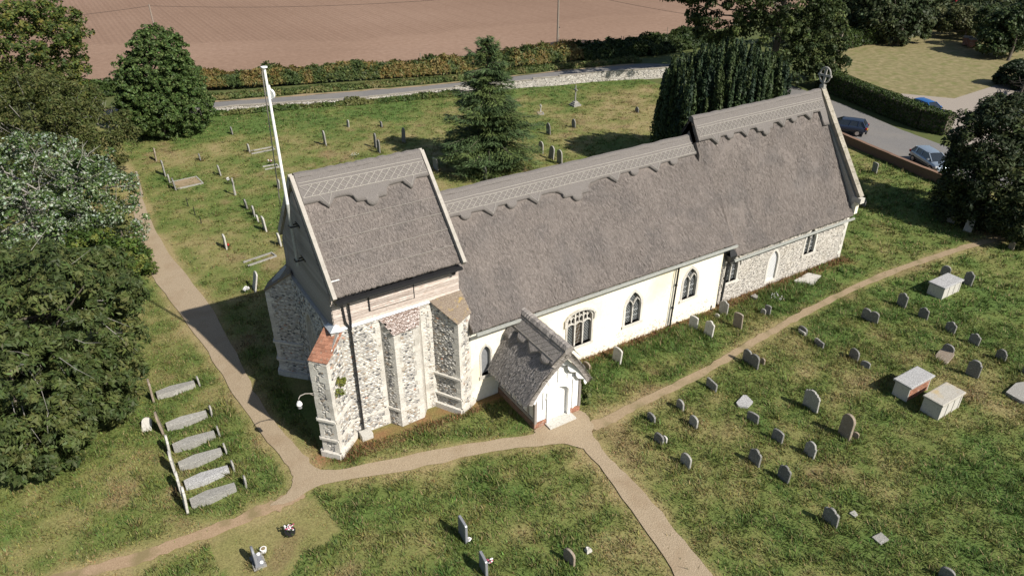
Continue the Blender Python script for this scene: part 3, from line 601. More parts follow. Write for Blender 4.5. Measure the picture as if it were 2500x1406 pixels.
for s in (-1, 1): hb.box(W2X + s * .96 - .06, W2X + s * .96 + .06, -.11, -.003, W2Z + 1.45, W2Z + 1.85)
hb.build('hood_mould', MT['stone'], w2)
MB().box(W2X - .95, W2X + .95, -.06, .19, W2Z - .16, W2Z).build('sill', MT['stone'], w2)
mv = lambda poly, dx, dz: [(p[0] + dx, p[1] + dz) for p in poly]
grow = lambda q, dx, dz, d=.01: mv(offset(q, d), dx, dz)
wall_skin('nave_wall', [(5.9, -0.3), (23.15, -0.3), (23.15, 4.75), (5.9, 4.75)],
          [grow(inner1, 6.92, 1.42), grow(in2, W2X, W2Z), grow(inner3, 16.4, 1.22), grow(inner4, 20.65, 1.52)], (0, 0, 0), (1, 0, 0), (0, 0, 1), .22, MT['render'], church)
MB().box(5.9, 23.15, 8.0, 8.28, -.3, 4.75).build('nave_wall', MT['render'], church)
MB().prism([(8.28, -.3), (0.02, -.3), (0.02, 4.55), (YR, 9.05), (8.28, 4.55)], (23.15, 0, 0), (0, 1, 0), (0, 0, 1), (-.3, 0, 0)).build('nave_gable', MT['render'], church)
MB().prism([(8.28, -.3), (0.02, -.3), (0.02, 4.55), (YR, 9.05), (8.28, 4.55)], (6.25, 0, 0), (0, 1, 0), (0, 0, 1), (-.3, 0, 0)).build('nave_gable', MT['render'], church)
# flints showing through thin limewash at the foot of the nave wall
fm = lambda cx, cy: (vnoise(cx, cy * 3, .8) * .9 + (1 - cy / 1.1) > 0.92) & (R.random(cx.shape) < .55)
V1 = dict(o=(13.6, 0, 0), u=(1, 0, 0), v=(0, 0, 1), w=9.4, h=1.1, sx=.13, sy=.085, proud=.02, mask=fm)
ft = flint_part('wall_flints', [V1], M_flint('limewashed_flint', [(0, (.66, .6, .5)), (.5, (.48, .42, .34)), (.75, (.72, .67, .58)), (.9, (.3, .25, .19)), (1, (.3, .25, .19))]), church)
# --- chancel
CY = 0.18
ci1, co1 = window('two light chancel window under the drainpipe hopper', 24.3, 1.42, CY, 1.0, 1.62, 0.62, 2, hood=True)
ci2, co2 = window('two light pointed window nearest the east end', 31.6, 1.36, CY, 1.0, 1.75, 0.8, 2)
DX, DZ = 28.16, 0.36
di = arch(.86, 2.12, .8)
dw = band('blocked_door', di, offset(di, .14), (DX, CY, DZ), (1, 0, 0), (0, 0, 1), -.18, .025, MT['stone'], church); dw['label'] = 'white painted arched priest door in the flint chancel wall'
obj('door_leaf', [(DX + p[0], CY + .1, DZ + p[1]) for p in di], [tuple(range(len(di)))], MT['white'], dw)
lattice('lattice_grille', [di], (DX, CY, DZ), (1, 0, 0), (0, 0, 1), -.085, .1, .02, MT['lead'], dw)
wall_skin('chancel_wall', [(23.16, -.3), (34.95, -.3), (34.95, 3.9), (23.16, 3.9)], [grow(ci1, 24.3, 1.42), grow(ci2, 31.6, 1.36), grow(di, DX, DZ)], (0, CY, 0), (1, 0, 0), (0, 0, 1), .2, MT['mortar'], church)
MB().box(23.16, 34.95, 7.8, 8.1, -.3, 3.9).build('chancel_wall', MT['mortar'], church)
def cm(cx, cy):
    x = cx + 23.2; k = np.ones(cx.shape, bool)
    for q, qx, qz in ((co1, 24.3, 1.42), (co2, 31.6, 1.36), (offset(di, .14), DX, DZ)): k &= ~pip(x, cy, mv(offset(q, .04), qx, qz))
    for qx, qz in ((24.3, 1.42), (31.6, 1.36)): k &= ~((abs(x - qx) < .78) & (cy > qz - .2) & (cy < qz + .02))
    return k & (cx < 11.4)
flint_part('wall_flints', [dict(o=(23.2, CY, 0), u=(1, 0, 0), v=(0, 0, 1), w=11.6, h=3.75, sx=.125, sy=.085, proud=.022, mask=cm)], MT['flint_pale'], church)
MB().prism([(8.1, -.3), (CY + .01, -.3), (CY + .01, 3.7), (-.2, 4.5), (YR, 10.3), (8.1, 4.2)], (35.25, 0, 0), (0, 1, 0), (0, 0, 1), (-.32, 0, 0)).build('chancel_gable', MT['mortar'], church)
quoins((35.25, CY), (-1, 0), (0, 1), 0, 3.6, church, l1=(.36, .24))
# gable coping, kneeler and wheel-head cross on the east gable
for sg in (1, -1):
    a = np.array((35.12, YR, 10.83)); b = np.array((35.12, YR - sg * 4.5, 4.72)); k = 9
    for i in range(k):
        p, q = a + (b - a) * i / k, a + (b - a) * (i + .985) / k
        MB().bar(p, q, .42, .2).build('coping_stone', MT['coping'], church)
MB().box(34.9, 35.33, -.55, .1, 4.32, 4.68).build('kneeler', MT['stone'], church)
MB().box(34.95, 35.27, -.28, .17, 3.5, 4.31).build('kneeler', MT['render'], church)
gx = MB()
gx.box(34.98, 35.24, YR - .16, YR + .16, 10.8, 11.05)
gx.bar((35.11, YR, 11.05), (35.11, YR, 12.15), .13, .13)
gx.bar((35.11, YR - .5, 11.65), (35.11, YR + .5, 11.65), .12, .12)
gx.tube([(35.11, YR + .4 * math.cos(a), 11.66 + .5 * math.sin(a)) for a in np.linspace(0, 2 * math.pi, 25)], .055, 8)
gx.build('gable_cross', MT['grey_stone'], church)

# --- tower: masonry
TX0, TX1, TY0, TY1, TZ = -0.3, 6.05, 0.75, 7.5, 6.12
wa = arch(1.25, 2.9, 1.0)
twin = band('window', wa, offset(wa, .16), (TX0, 4.1, 2.3), (0, -1, 0), (0, 0, 1), -.22, .02, MT['stone'], church); twin['label'] = 'tall pointed window in the west face of the tower'
obj('pane', [(TX0 + .2, 4.1 - p[0], 2.3 + p[1]) for p in wa], [tuple(range(len(wa)))], MT['glass_grey'], twin)
MB().box(TX0 + .02, TX0 + .18, 4.06, 4.14, 2.3, 4.6).build('mullion', MT['stone'], twin)
wall_skin('tower_wall', [(-TY1, -.3), (-TY0, -.3), (-TY0, TZ), (-TY1, TZ)], [mv(offset(wa, .01), -4.1, 2.3)], (TX0, 0, 0), (0, -1, 0), (0, 0, 1), .25, MT['mortar'], church)
tw = MB()
tw.v += [(TX0, TY0, -.3), (TX1, TY0, -.3), (TX1, TY1, -.3), (TX0, TY1, -.3), (TX0, TY0, TZ), (TX1, TY0, TZ), (TX1, TY1, TZ), (TX0, TY1, TZ)]
tw.f += [(0, 1, 5, 4), (1, 2, 6, 5), (2, 3, 7, 6), (4, 5, 6, 7)]
tw.build('tower_wall', MT['mortar'], church)
# polygonal stair turret on the south side
TU = [(1.93, .76), (2.32, .2), (3.52, .26), (3.9, .76)]
tu = MB(); n_ = len(TU); topz = [6.0, 5.32, 5.36, 6.0]
tu.v += [(x, y, -.3) for x, y in TU] + [(x, y, z) for (x, y), z in zip(TU, topz)]
tu.f += [(0, 1, 5, 4), (1, 2, 6, 5), (2, 3, 7, 6)]
turret = tu.build('stair_turret', MT['mortar'], church)
cap = MB()
SR = [(1.86, .78, 6.04), (2.28, .1, 5.32), (3.58, .16, 5.36), (3.98, .78, 6.06)]
# turret cap of small overlapping slates
NR = 6
for r_ in range(NR):
    t0 = 1 - r_ / NR; t1 = 1 - (r_ + 1) / NR - .06
    for c_ in range(7):
        s0 = (c_ + .5 * (r_ % 2)) / 7; s1 = s0 + .985 / 7
        s0 = max(0, min(1, s0)); s1 = max(0, min(1, s1))
        if s1 - s0 < .03: continue
        A, B, Cc, D = (np.array(q) for q in SR)
        pt = lambda s, t, lift: (1 - t) * (A + (D - A) * s) + t * (B + (Cc - B) * s) + np.array((0, -.3, .8)) * lift
        lf = rnd.uniform(.012, .032)
        q = [pt(s0, t0, lf + .014), pt(s1, t0, lf + rnd.uniform(.004, .03)), pt(s1, max(t1, 0), .004), pt(s0, max(t1, 0), .004)]
        MB().prism([(0, 0), (1, 0), (1, 1), (0, 1)], q[0], q[1] - q[0], q[3] - q[0], (0, .004, -.018)).build('slate', MT['slate'], turret)
quoins(TU[1], (-.57, .82), (1, .05), .0, 5.2, turret, l1=(.3, .18))
quoins(TU[2], (-1, -.05), (.6, .8), .0, 5.2, turret, l1=(.32, .2))
mt_ = lambda cx, cy: np.ones(cx.shape, bool)
def edge(a, b, z1, m=.0, **k):
    a, b = np.array((*a, 0.)), np.array((*b, 0.)); L = np.linalg.norm(b - a); u = (b - a) / L
    return dict(o=tuple(a + u * m), u=tuple(u), v=(0, 0, 1), w=L - 2 * m, h=z1, **k)
FS = dict(sx=.18, sy=.1, proud=.03)
flint_part('turret_flints', [edge(TU[0], TU[1], 5.3, .06, **FS), edge(TU[1], TU[2], 5.3, .2, **FS)], MT['flint'], turret)
def notwin(cx, cy): return ~pip(cx, cy, mv(offset(wa, .2), TY1 - 4.1, 2.3)) 
flint_part('wall_flints', [edge((0, TY0), (1.93, TY0), 5.95, .05, **FS), edge((3.9, TY0), (4.6, TY0), 5.95, .02, **FS), edge((TX0, TY1), (TX0, TY0), 6.05, .1, mask=notwin, **FS)], MT['flint'], church)
quoins((3.93, TY0), (1, 0), (0, 1), .0, 5.9, church, l1=(.3, .2)); quoins((4.46, TY0), (-1, 0), (0, 1), .0, 5.9, church, l1=(.22, .14))
quoins((1.9, TY0), (-1, 0), (0, 1), .0, 5.85, church, l1=(.34, .2))
sc = MB(); sc.box(.0, 1.9, TY0 - .05, TY0, .9, 1.02); sc.bar((2.27, .17, 1.0), (3.56, .22, 1.0), .12, .12); sc.bar((1.92, .74, 1.0), (2.28, .17, 1.0), .1, .12); sc.box(3.9, 4.5, TY0 - .05, TY0, .9, 1.02)
sc.build('string_course', MT['stone'], church)
def buttress(p0, p1, p2, p3, z_out, z_in, label, capmat, side_flint=True, courses=(1.0, 2.1)):
    """angle buttress: p1-p2 is its outer end, p0 and p3 where it meets the tower; sloped top"""
    mb = MB(); mb.v += [(*p, -.3) for p in (p0, p1, p2, p3)] + [(*p0, z_in), (*p1, z_out), (*p2, z_out), (*p3, z_in)]
    mb.f += [(0, 1, 5, 4), (1, 2, 6, 5), (2, 3, 7, 6), (4, 5, 6, 7)]
    b = mb.build('buttress', MT['mortar'], church); b['label'] = label
    P = [np.array(p, float) for p in (p0, p1, p2, p3)]
    un = lambda a: a / np.linalg.norm(a)
    e, s1, s2 = un(P[2] - P[1]), un(P[0] - P[1]), un(P[3] - P[2])
    quoins(P[1], tuple(e), tuple(s1), 0, z_out - .04, b, l1=(.4, .22)); quoins(P[2], tuple(-e), tuple(s2), 0, z_out - .04, b, l1=(.4, .22))
    L1 = np.linalg.norm(P[1] - P[0]); L2 = np.linalg.norm(P[3] - P[2]); LE = np.linalg.norm(P[2] - P[1])
    slope1 = lambda cx, cy: (cy < z_in - (z_in - z_out) * (cx / L1) - .05) & (cx < L1 - .26)
    slope2 = lambda cx, cy: (cy < z_out + (z_in - z_out) * (cx / L2) - .05) & (cx > .26)
    ends = lambda cx, cy: (cx > .2) & (cx < LE - .2)
    flint_part('buttress_flints', [edge(P[0], P[1], z_in, mask=slope1, **FS), edge(P[1], P[2], z_out, mask=ends, **FS), edge(P[2], P[3], z_in, mask=slope2, **FS)], MT['flint'], b)
    for z in courses:
        c = MB(); o1, o2 = P[1] - (e + s1) * .05, P[2] + (e - s2) * .05
        for a, q in ((P[0] - e * .04, o1), (o1, o2), (o2, P[3] + e * .04)): c.bar((*a, z), (*q, z), .12, .11)
        c.build('string_course', MT['stone'], b)
    c = MB(); o1, o2 = P[1] - (e + s1) * .07, P[2] + (e - s2) * .07
    for a, q in ((P[0] - e * .05, o1), (o1, o2), (o2, P[3] + e * .05)): c.bar((*a, .09), (*q, .09), .18, .36)
    c.build('plinth', MT['stone'], b)
    return b, P
b1, P = buttress((.15, 1.75), (-1.52, .38), (-.98, -.26), (.12, .75), 5.22, 6.1, 'southwest angle buttress with red tiled top', None)
# red tiles up the slope
A, B, Cq, D = np.array((-1.56, .42, 5.25)), np.array((-.94, -.32, 5.25)), np.array((.28, .74, 6.0)), np.array((-.36, 1.42, 6.0))
NR, NC = 10, 4
for r_ in range(NR):
    t0 = r_ / NR; t1 = (r_ + 1.35) / NR
    for c_ in range(-1, NC):
        s0 = (c_ + .5 * (r_ % 2)) / NC; s1 = s0 + .975 / NC; s0, s1 = max(s0, 0), min(s1, 1)
        if s1 - s0 < .05: continue
        q = lambda s, t, l: A + (B - A) * s + (D - A) * t + ((Cq - D) - (B - A)) * s * t + np.array((0, 0, l))
        l = rnd.uniform(.03, .045); p0 = q(s0, t0, l); p1 = q(s1, t0, l + rnd.uniform(-.006, .008)); p3 = q(s0, t1, .012)
        MB().prism([(0, 0), (1, 0), (1, 1), (0, 1)], p0, p1 - p0, p3 - p0, (0, 0, -.02)).build('roof_tile', MT['tile'], b1)
b2, P = buttress((4.47, .8), (5.22, -.47), (6.1, .03), (5.6, .9), 5.25, 6.2, 'southeast angle buttress with mossy stone slab top', None, courses=(.85, 2.05))
q = [np.array(v) for v in ((4.37, .76, 6.16), (5.16, -.56, 5.26), (6.2, .02, 5.26), (6.07, .76, 6.2))]
cp = MB(); NS = 7
for i in range(NS):
    t0, t1 = i / NS, (i + 1.0) / NS
    a, b, c, d = q[1] + (q[0] - q[1]) * t0, q[2] + (q[3] - q[2]) * t0, q[2] + (q[3] - q[2]) * t1, q[1] + (q[0] - q[1]) * t1
    l = np.array((0, 0, .05)); s = np.array((0, 0, .025))
    MB().add([a, b, c, d, a + l, b + l, c + s, d + s], [(0, 3, 2, 1), (4, 5, 6, 7), (0, 1, 5, 4), (1, 2, 6, 5), (2, 3, 7, 6), (3, 0, 4, 7)]).build('cap_slab', MT['capstone'], b2)
b3, P = buttress((-.2, 7.6), (-1.1, 8.2), (-1.4, 7.55), (-.28, 6.38), 5.1, 6.25, 'northwest angle buttress in the shade of the tower', None)
nb = MB(); nb.add([(-1.05, 8.25, 5.12), (-1.47, 7.53, 5.12), (-.3, 6.3, 6.3), (0, 7.6, 6.3), (-1.05, 8.25, 5.2), (-1.47, 7.53, 5.2), (-.3, 6.3, 6.4), (0, 7.6, 6.4)], [(0, 3, 2, 1), (4, 5, 6, 7), (0, 1, 5, 4), (1, 2, 6, 5), (2, 3, 7, 6), (3, 0, 4, 7)])
nb.build('cap_slab', MT['capstone'], b3)
# lead flashing at the foot of the boarding
fl = MB()
fl.add([(.1, .77, 6.19), (6.02, .77, 6.24), (6.02, .66, 6.1), (.1, .66, 6.05)], [(0, 3, 2, 1)])
fl.build('lead_flashing', MT['lead'], church)
MB().add([(-.12, .7, 6.38), (-.12, 1.5, 6.12), (-.36, 1.5, 6.06), (-.36, .62, 6.1), (.2, .62, 6.0), (.05, .77, 6.4)], [(0, 1, 2, 3), (0, 3, 4, 5)]).build('lead_flashing', MT['lead'], church)
# --- tower: boarded upper stage
BX0, BX1, BY0, BY1 = -.1, 5.98, .8, 7.48
MB().prism([(BY0 + .05, 6.1), (BY1, 6.1), (BY1, 7.5), (YR, 11.15), (BY0 + .05, 7.5)], (BX0 + .05, 0, 0), (0, 1, 0), (0, 0, 1), (BX1 - BX0 - .1, 0, 0)).build('belfry_core', MT['oak'], church)
LX0, LX1, LZ0, LZ1 = 1.56, 3.66, 6.6, 7.58
z = 6.16; k = 0
while z < 7.6:
    h = .178
    segs = [(BX0, BX1)] if z + h < LZ0 - .02 else [(BX0, LX0 - .05), (LX1 + .05, BX1)]
    for x0, x1 in segs:
        if x1 - x0 > 3.2: mid = rnd.uniform(x0 + 1.2, x1 - 1.2); cuts = [(x0, mid - .003), (mid + .003, x1)]
        else: cuts = [(x0, x1)]
        for a, b in cuts: MB().add([(a, BY0 - .075, z), (b, BY0 - .075, z), (b, BY0 + .06, z), (a, BY0 + .06, z), (a, BY0 - .025, z + h + .02), (b, BY0 - .025, z + h + .02), (b, BY0 + .06, z + h + .02), (a, BY0 + .06, z + h + .02)],
                                   [(0, 3, 2, 1), (4, 5, 6, 7), (0, 1, 5, 4), (1, 2, 6, 5), (2, 3, 7, 6), (3, 0, 4, 7)]).build('weatherboard', MT['board'], church)
    z += h
lv = MB(); lv.box(LX0 - .05, LX0, BY0 - .1, BY0 + .04, LZ0 - .04, LZ1); lv.box(LX1, LX1 + .05, BY0 - .1, BY0 + .04, LZ0 - .04, LZ1)
louvre = lv.build('belfry_louvre', MT['iron'], church); louvre['label'] = 'slatted sound opening in the south side of the tower'
for i in range(9):
    z = LZ0 + i * .108
    MB().add([(LX0 + .01, BY0 - .14, z), (LX1 - .01, BY0 - .14, z), (LX1 - .01, BY0 - .02, z + .085), (LX0 + .01, BY0 - .02, z + .085), (LX0 + .01, BY0 - .14, z + .025), (LX1 - .01, BY0 - .14, z + .025), (LX1 - .01, BY0 - .02, z + .11), (LX0 + .01, BY0 - .02, z + .11)],
             [(0, 3, 2, 1), (4, 5, 6, 7), (0, 1, 5, 4), (1, 2, 6, 5), (2, 3, 7, 6), (3, 0, 4, 7)]).build('slat', MT['board'], louvre)
sl_t = (11.55 - 7.62) / (YR - .55)
for xs, sg in ((BX0, -1), (BX1, 1)):
    z = 6.16
    while z < 11.4:
        h = .19; lim = lambda zz: max(BY0 - .03, YR - (11.42 - zz) / sl_t) if zz > 7.4 else BY0 - .03
        a0, a1 = lim(z), lim(z + h)
        if YR - a1 < .1: break
        x0, x1 = xs - sg * .06, xs + sg * .05
        MB().add([(x1, a0, z), (x1, 2 * YR - a0, z), (x0, 2 * YR - a0, z), (x0, a0, z), (xs + sg * .02, a1, z + h + .015), (xs + sg * .02, 2 * YR - a1, z + h + .015), (x0, 2 * YR - a1, z + h + .015), (x0, a1, z + h + .015)],
                 [(0, 1, 2, 3), (7, 6, 5, 4), (4, 5, 1, 0), (5, 6, 2, 1), (6, 7, 3, 2), (7, 4, 0, 3)]).build('weatherboard', MT['oak'], church)
        z += h
# ------------------------------------------------------------------ thatch
def thatch_slope(name, fn, x0, x1, L, thick, parent, nx, ns, amp=.03, mat='thatch', flip=False):
    """fn(x, s) -> xyz arrays on the slope; s runs from the ridge down"""
    xs = np.linspace(x0, x1, nx); ss = np.linspace(0, L, ns); X, S = np.meshgrid(xs, ss, indexing='ij')
    P = fn(X, S); e = .01; tx = fn(X + e, S) - P; ts = fn(X, S + e) - P; N = np.cross(tx, ts); N /= np.linalg.norm(N, axis=-1, keepdims=True)
    N *= np.sign(N[..., 2:3])
    d = amp * (2 * fnoise(X * 1.0, S * .8, 1.1, 4) - 1) + amp * .5 * (2 * vnoise(X * 3, S, .25) - 1)
    Q = P + N * d[..., None]; bt = P - N * thick * np.ones_like(d)[..., None]
    # straggly eave
    Q[:, -1] += (fn(X, S + .05) - P)[:, -1] * R.uniform(-1, 1, nx)[:, None]
    V = np.concatenate([Q.reshape(-1, 3), bt.reshape(-1, 3)]); o = nx * ns; F = []
    i, j = np.meshgrid(np.arange(nx - 1), np.arange(ns - 1), indexing='ij'); a = (i * ns + j).ravel()
    F.append(np.stack([a, a + 1, a + ns + 1, a + ns], 1))
    b = np.arange(nx - 1) * ns + ns - 1; F.append(np.stack([b, b + o, b + ns + o, b + ns], 1))
    b = np.arange(nx - 1) * ns; F.append(np.stack([b, b + ns, b + ns + o, b + o], 1))
    for c in (0, (nx - 1) * ns):
        b = c + np.arange(ns - 1); F.append(np.stack([b, b + 1, b + 1 + o, b + o], 1))
    return npobj(name, V, np.concatenate(F), MT[mat], parent)
def straws(fn, x0, x1, L, per_m2, parent, mat='straw', ln=.22, wd=.022, keep=None, lift=.035):
    n = int((x1 - x0) * L * per_m2); x = R.uniform(x0, x1, n); s = R.uniform(.0, L, n)
    if keep is not None: k = keep(x, s); x, s = x[k], s[k]; n = len(x)
    P = fn(x, s); e = .01; tx = (fn(x + e, s) - P) / e; ts = (fn(x, s + e) - P) / e; N = np.cross(tx, ts); N /= np.linalg.norm(N, axis=-1, keepdims=True); N *= np.sign(N[:, 2:3])
    l = ln * R.uniform(.6, 1.4, n)[:, None]; w = wd * R.uniform(.6, 1.5, n)[:, None]; sk = R.normal(0, .28, n)[:, None]
    A = P + N * (lift * .3); tip = P + ts * l + tx * sk * l + N * (lift * R.uniform(.4, 1.3, n)[:, None])
    V = np.stack([A - tx * w, A + tx * w, tip + tx * w * .5, tip - tx * w * .5], 1).reshape(-1, 3); F = np.arange(4 * n).reshape(n, 4)[:, ::-1]
    o = npobj('loose_straw', V, F, MT[mat], parent); o['kind'] = 'stuff'; return o
def ridge_cap(edge_pts, fn, parent, rods_s, dia, thick=.19, mat='thatch_ridge', rodmat='rod', pitch=.4, x_in=None, diag=True, back=None, points=()):
    """block-cut ornamental ridge: its lower edge follows edge_pts (x, s)"""
    xs = []; ss = []
    for (a, sa), (b, sb) in zip(edge_pts, edge_pts[1:]):
        k = max(2, int(abs(b - a) / .06)); t = np.linspace(0, 1, k, endpoint=False); xs += list(a + (b - a) * t); ss += list(sa + (sb - sa) * t)
    xs.append(edge_pts[-1][0]); ss.append(edge_pts[-1][1]); xs = np.array(xs); ss = np.array(ss); nx = len(xs); ns = 9
    T = np.linspace(0, 1, ns); X = np.repeat(xs[:, None], ns, 1); S = ss[:, None] * T[None]
    P = fn(X, S); e = .01; tx = fn(X + e, S) - P; ts = fn(X, S + e) - P; N = np.cross(tx, ts); N /= np.linalg.norm(N, axis=-1, keepdims=True); N *= np.sign(N[..., 2:3])
    Q = P + N * (thick + .012 * (2 * fnoise(X, S, .3, 2) - 1))[..., None]
    Q[:, 0, 2] += .06 + .03 * (2 * vnoise(xs, xs * 0, .8) - 1)
    V = np.concatenate([Q.reshape(-1, 3), (P - N * .03).reshape(-1, 3)]); o = nx * ns; F = []
    i, j = np.meshgrid(np.arange(nx - 1), np.arange(ns - 1), indexing='ij'); a = (i * ns + j).ravel(); F.append(np.stack([a, a + 1, a + ns + 1, a + ns], 1))
    b = np.arange(nx - 1) * ns + ns - 1; F.append(np.stack([b, b + o, b + ns + o, b + ns], 1))
    for c in (0, (nx - 1) * ns):
        b = c + np.arange(ns - 1); F.append(np.stack([b, b + 1, b + 1 + o, b + o], 1))
    cap = npobj('ridge_cap', V, np.concatenate(F), MT[mat], parent)
    if back is not None:
        xb = np.linspace(xs[0], xs[-1], 60); sb = np.linspace(0, 1.2, 5); X, S = np.meshgrid(xb, sb, indexing='ij'); P = back(X, S); N = np.array((0, .68, .73)) if back(np.array([0.]), np.array([1.]))[0, 1] > YR else np.array((.8, 0, .6))
        Q = P + N * thick; Q[:, 0, 2] += .06 - N[2] * thick + thick * .7
        V = np.concatenate([Q.reshape(-1, 3)]); i, j = np.meshgrid(np.arange(59), np.arange(4), indexing='ij'); a = (i * 5 + j).ravel()
        npobj('ridge_cap', V, np.stack([a, a + 5, a + 6, a + 1], 1), MT[mat], parent)
        rr_ = fn(np.linspace(xs[0], xs[-1], 40), np.zeros(40)); MB().tube([tuple(q + (0, 0, thick * .45 + .03 * rnd.uniform(-1, 1))) for q in rr_], thick * 1.05, 8).build('ridge_roll', MT[mat], parent)
    mb = MB(); lift = thick + .02
    def at(x, s):
        X, S = np.array([float(x)]), np.array([float(s)]); P = fn(X, S); tx = fn(X + .01, S) - P; ts = fn(X, S + .01) - P; N = np.cross(tx, ts); N /= np.linalg.norm(N); N *= np.sign(N[0, 2]); return (P + N * lift)[0]
    a0, a1 = (x_in or (edge_pts[0][0] + .05, edge_pts[-1][0] - .05)); W = .02
    for s in rods_s:
        q = np.linspace(a0, a1, max(3, int((a1 - a0) / 1.2)))
        for x, y in zip(q, q[1:]): mb.bar(at(x, s + rnd.uniform(-.012, .012)), at(y, s + rnd.uniform(-.012, .012)), W, .025)
    sA, sB = dia; hp = pitch
    x = a0
    while x < a1 - hp * .6:
        j = rnd.uniform(-.02, .02); xe = min(x + hp * 1.3, a1)
        mb.bar(at(x + j, sA), at(xe, sB), W * .9, .022)
        if diag: mb.bar(at(x + j, sB), at(xe, sA), W * .9, .022)
        x += hp * .86
    for px_, ps, hw in points:
        mb.bar(at(px_ - hw, dia[1] + .03), at(px_, ps - .1), W * .8, .022); mb.bar(at(px_ + hw, dia[1] + .03), at(px_, ps - .1), W * .8, .022)
    r_ = mb.build('hazel_rods', MT[rodmat], parent); r_['kind'] = 'stuff'
    return cap
def plane_fn(y0, z0, y1, z1):
    L = math.hypot(y1 - y0, z1 - z0); dy, dz = (y1 - y0) / L, (z1 - z0) / L
    return (lambda X, S: np.stack([X, y0 + dy * S, z0 + dz * S], -1)), L
def below(E_):
    q = np.array(E_); xs_ = q[:, 0] + np.arange(len(q)) * 1e-5; return lambda x, s: s > np.interp(x, xs_, q[:, 1]) + .02
# --- nave roof
nS, LN = plane_fn(YR, 9.5, -.47, 4.48); nN, _ = plane_fn(YR, 9.5, 8.75, 4.48)
nave_roof = thatch_slope('nave_roof', nS, 6.0, 23.5, LN, .32, church, 210, 80)
thatch_slope('roof_slope', nN, 6.0, 23.5, LN, .32, nave_roof, 60, 24)
def rnd_pt(x, s0, r, n=7): return [(x - r * math.cos(a), s0 + r * math.sin(a)) for a in np.linspace(0, math.pi, n)]
def pnt(x, s0, w, d): return [(x - w, s0), (x, s0 + d), (x + w, s0)]
ce = lambda x, s0: [(x - 1.5, s0 - .02), (x - 1.1, s0 + .02), (x - .85, s0 + .2), (x - .8, s0 + .45), (x - .32, s0 + .46), (x - .28, s0 + .62), (x - .12, s0 + .78), (x + .12, s0 + .78), (x + .28, s0 + .62), (x + .32, s0 + .46), (x + .8, s0 + .45), (x + .85, s0 + .2), (x + 1.1, s0 + .02), (x + 1.5, s0 - .02)]
NE = [(6.1, 1.14), (7.3, 1.14)] + rnd_pt(7.8, 1.16, .3) + pnt(9.23, 1.18, .42, .42) + rnd_pt(10.45, 1.18, .3) + pnt(11.9, 1.16, .42, .42) + ce(14.35, 1.18) + [(16.2, 1.1)] + pnt(17.15, 1.1, .42, .42) + rnd_pt(18.55, 1.1, .3) + pnt(20.1, 1.1, .42, .42) + rnd_pt(21.5, 1.08, .3) + [(22.1, 1.06), (23.38, 1.06)]
straws(nS, 6.05, 23.45, LN - .16, 330, nave_roof, keep=below(NE), ln=.17, wd=.015)
ridge_cap(NE, nS, nave_roof, (.36, .5, .98), (.52, .96), x_in=(6.2, 23.3), back=nN, points=[(9.23, 1.6, .36), (11.9, 1.58, .36), (17.15, 1.52, .36), (20.1, 1.52, .36)])
# --- chancel roof, its west edge swept into the nave thatch
def z_nave(y): return 9.5 - (YR - y) * (9.5 - 4.48) / (YR + .47)
def cS(X, S):
    dy = -4.43 / 8.39; dz = -7.12 / 8.39; y = YR + dy * S; z = 10.56 + dz * S
    w = 1 - sstep(23.3, 24.35 - .04 * S, X); zn = z_nave(y) - .02 + .09 * sstep(23.36, 23.8, X); up = np.clip(zn - z, 0, None); dn = np.clip(zn - z, None, 0) * sstep(1.3, 2.1, S)
    return np.stack([X, y, z + (up + dn) * w], -1)
cN, _ = plane_fn(YR, 10.56, 8.57, 3.44); LC = 8.39
chancel_roof = thatch_slope('chancel_roof', cS, 23.36, 34.92, LC, .3, church, 150, 100, amp=.045)
thatch_slope('roof_slope', cN, 23.36, 34.92, LC, .3, chancel_roof, 40, 24)
MB().prism([(YR, 10.6), (YR - 1.05, 8.8), (YR - 1.05, 8.2), (YR + 2.05, 6.9), (YR + 2.05, 7.25)], (23.42, 0, 0), (0, 1, 0), (0, 0, 1), (-.06, 0, 0)).build('thatch_verge', MT['thatch'], chancel_roof)
CE = [(23.4, 1.28), (24.4, 1.28)] + pnt(24.8, 1.3, .38, .4) + rnd_pt(25.95, 1.3, .3) + pnt(27.28, 1.3, .38, .4) + [(27.75, 1.28), (28.2, 1.28), (28.35, 1.56), (28.68, 1.58)] + rnd_pt(29.0, 1.6, .3) + [(29.32, 1.58), (29.6, 1.56), (29.75, 1.26)] + pnt(30.58, 1.24, .38, .4) + rnd_pt(31.7, 1.22, .29) + pnt(33.2, 1.2, .38, .4) + [(33.7, 1.2), (34.24, 1.22), (34.3, 2.18), (34.78, 2.2), (34.82, 1.6)]
straws(cS, 23.4, 34.9, LC - .16, 330, chancel_roof, keep=below(CE), ln=.17, wd=.015)
ridge_cap(CE, cS, chancel_roof, (.39, .52, 1.06), (.54, 1.04), x_in=(23.5, 34.7), back=cN, points=[(24.8, 1.68, .32), (27.28, 1.68, .32), (30.58, 1.62, .32), (33.2, 1.58, .32)])
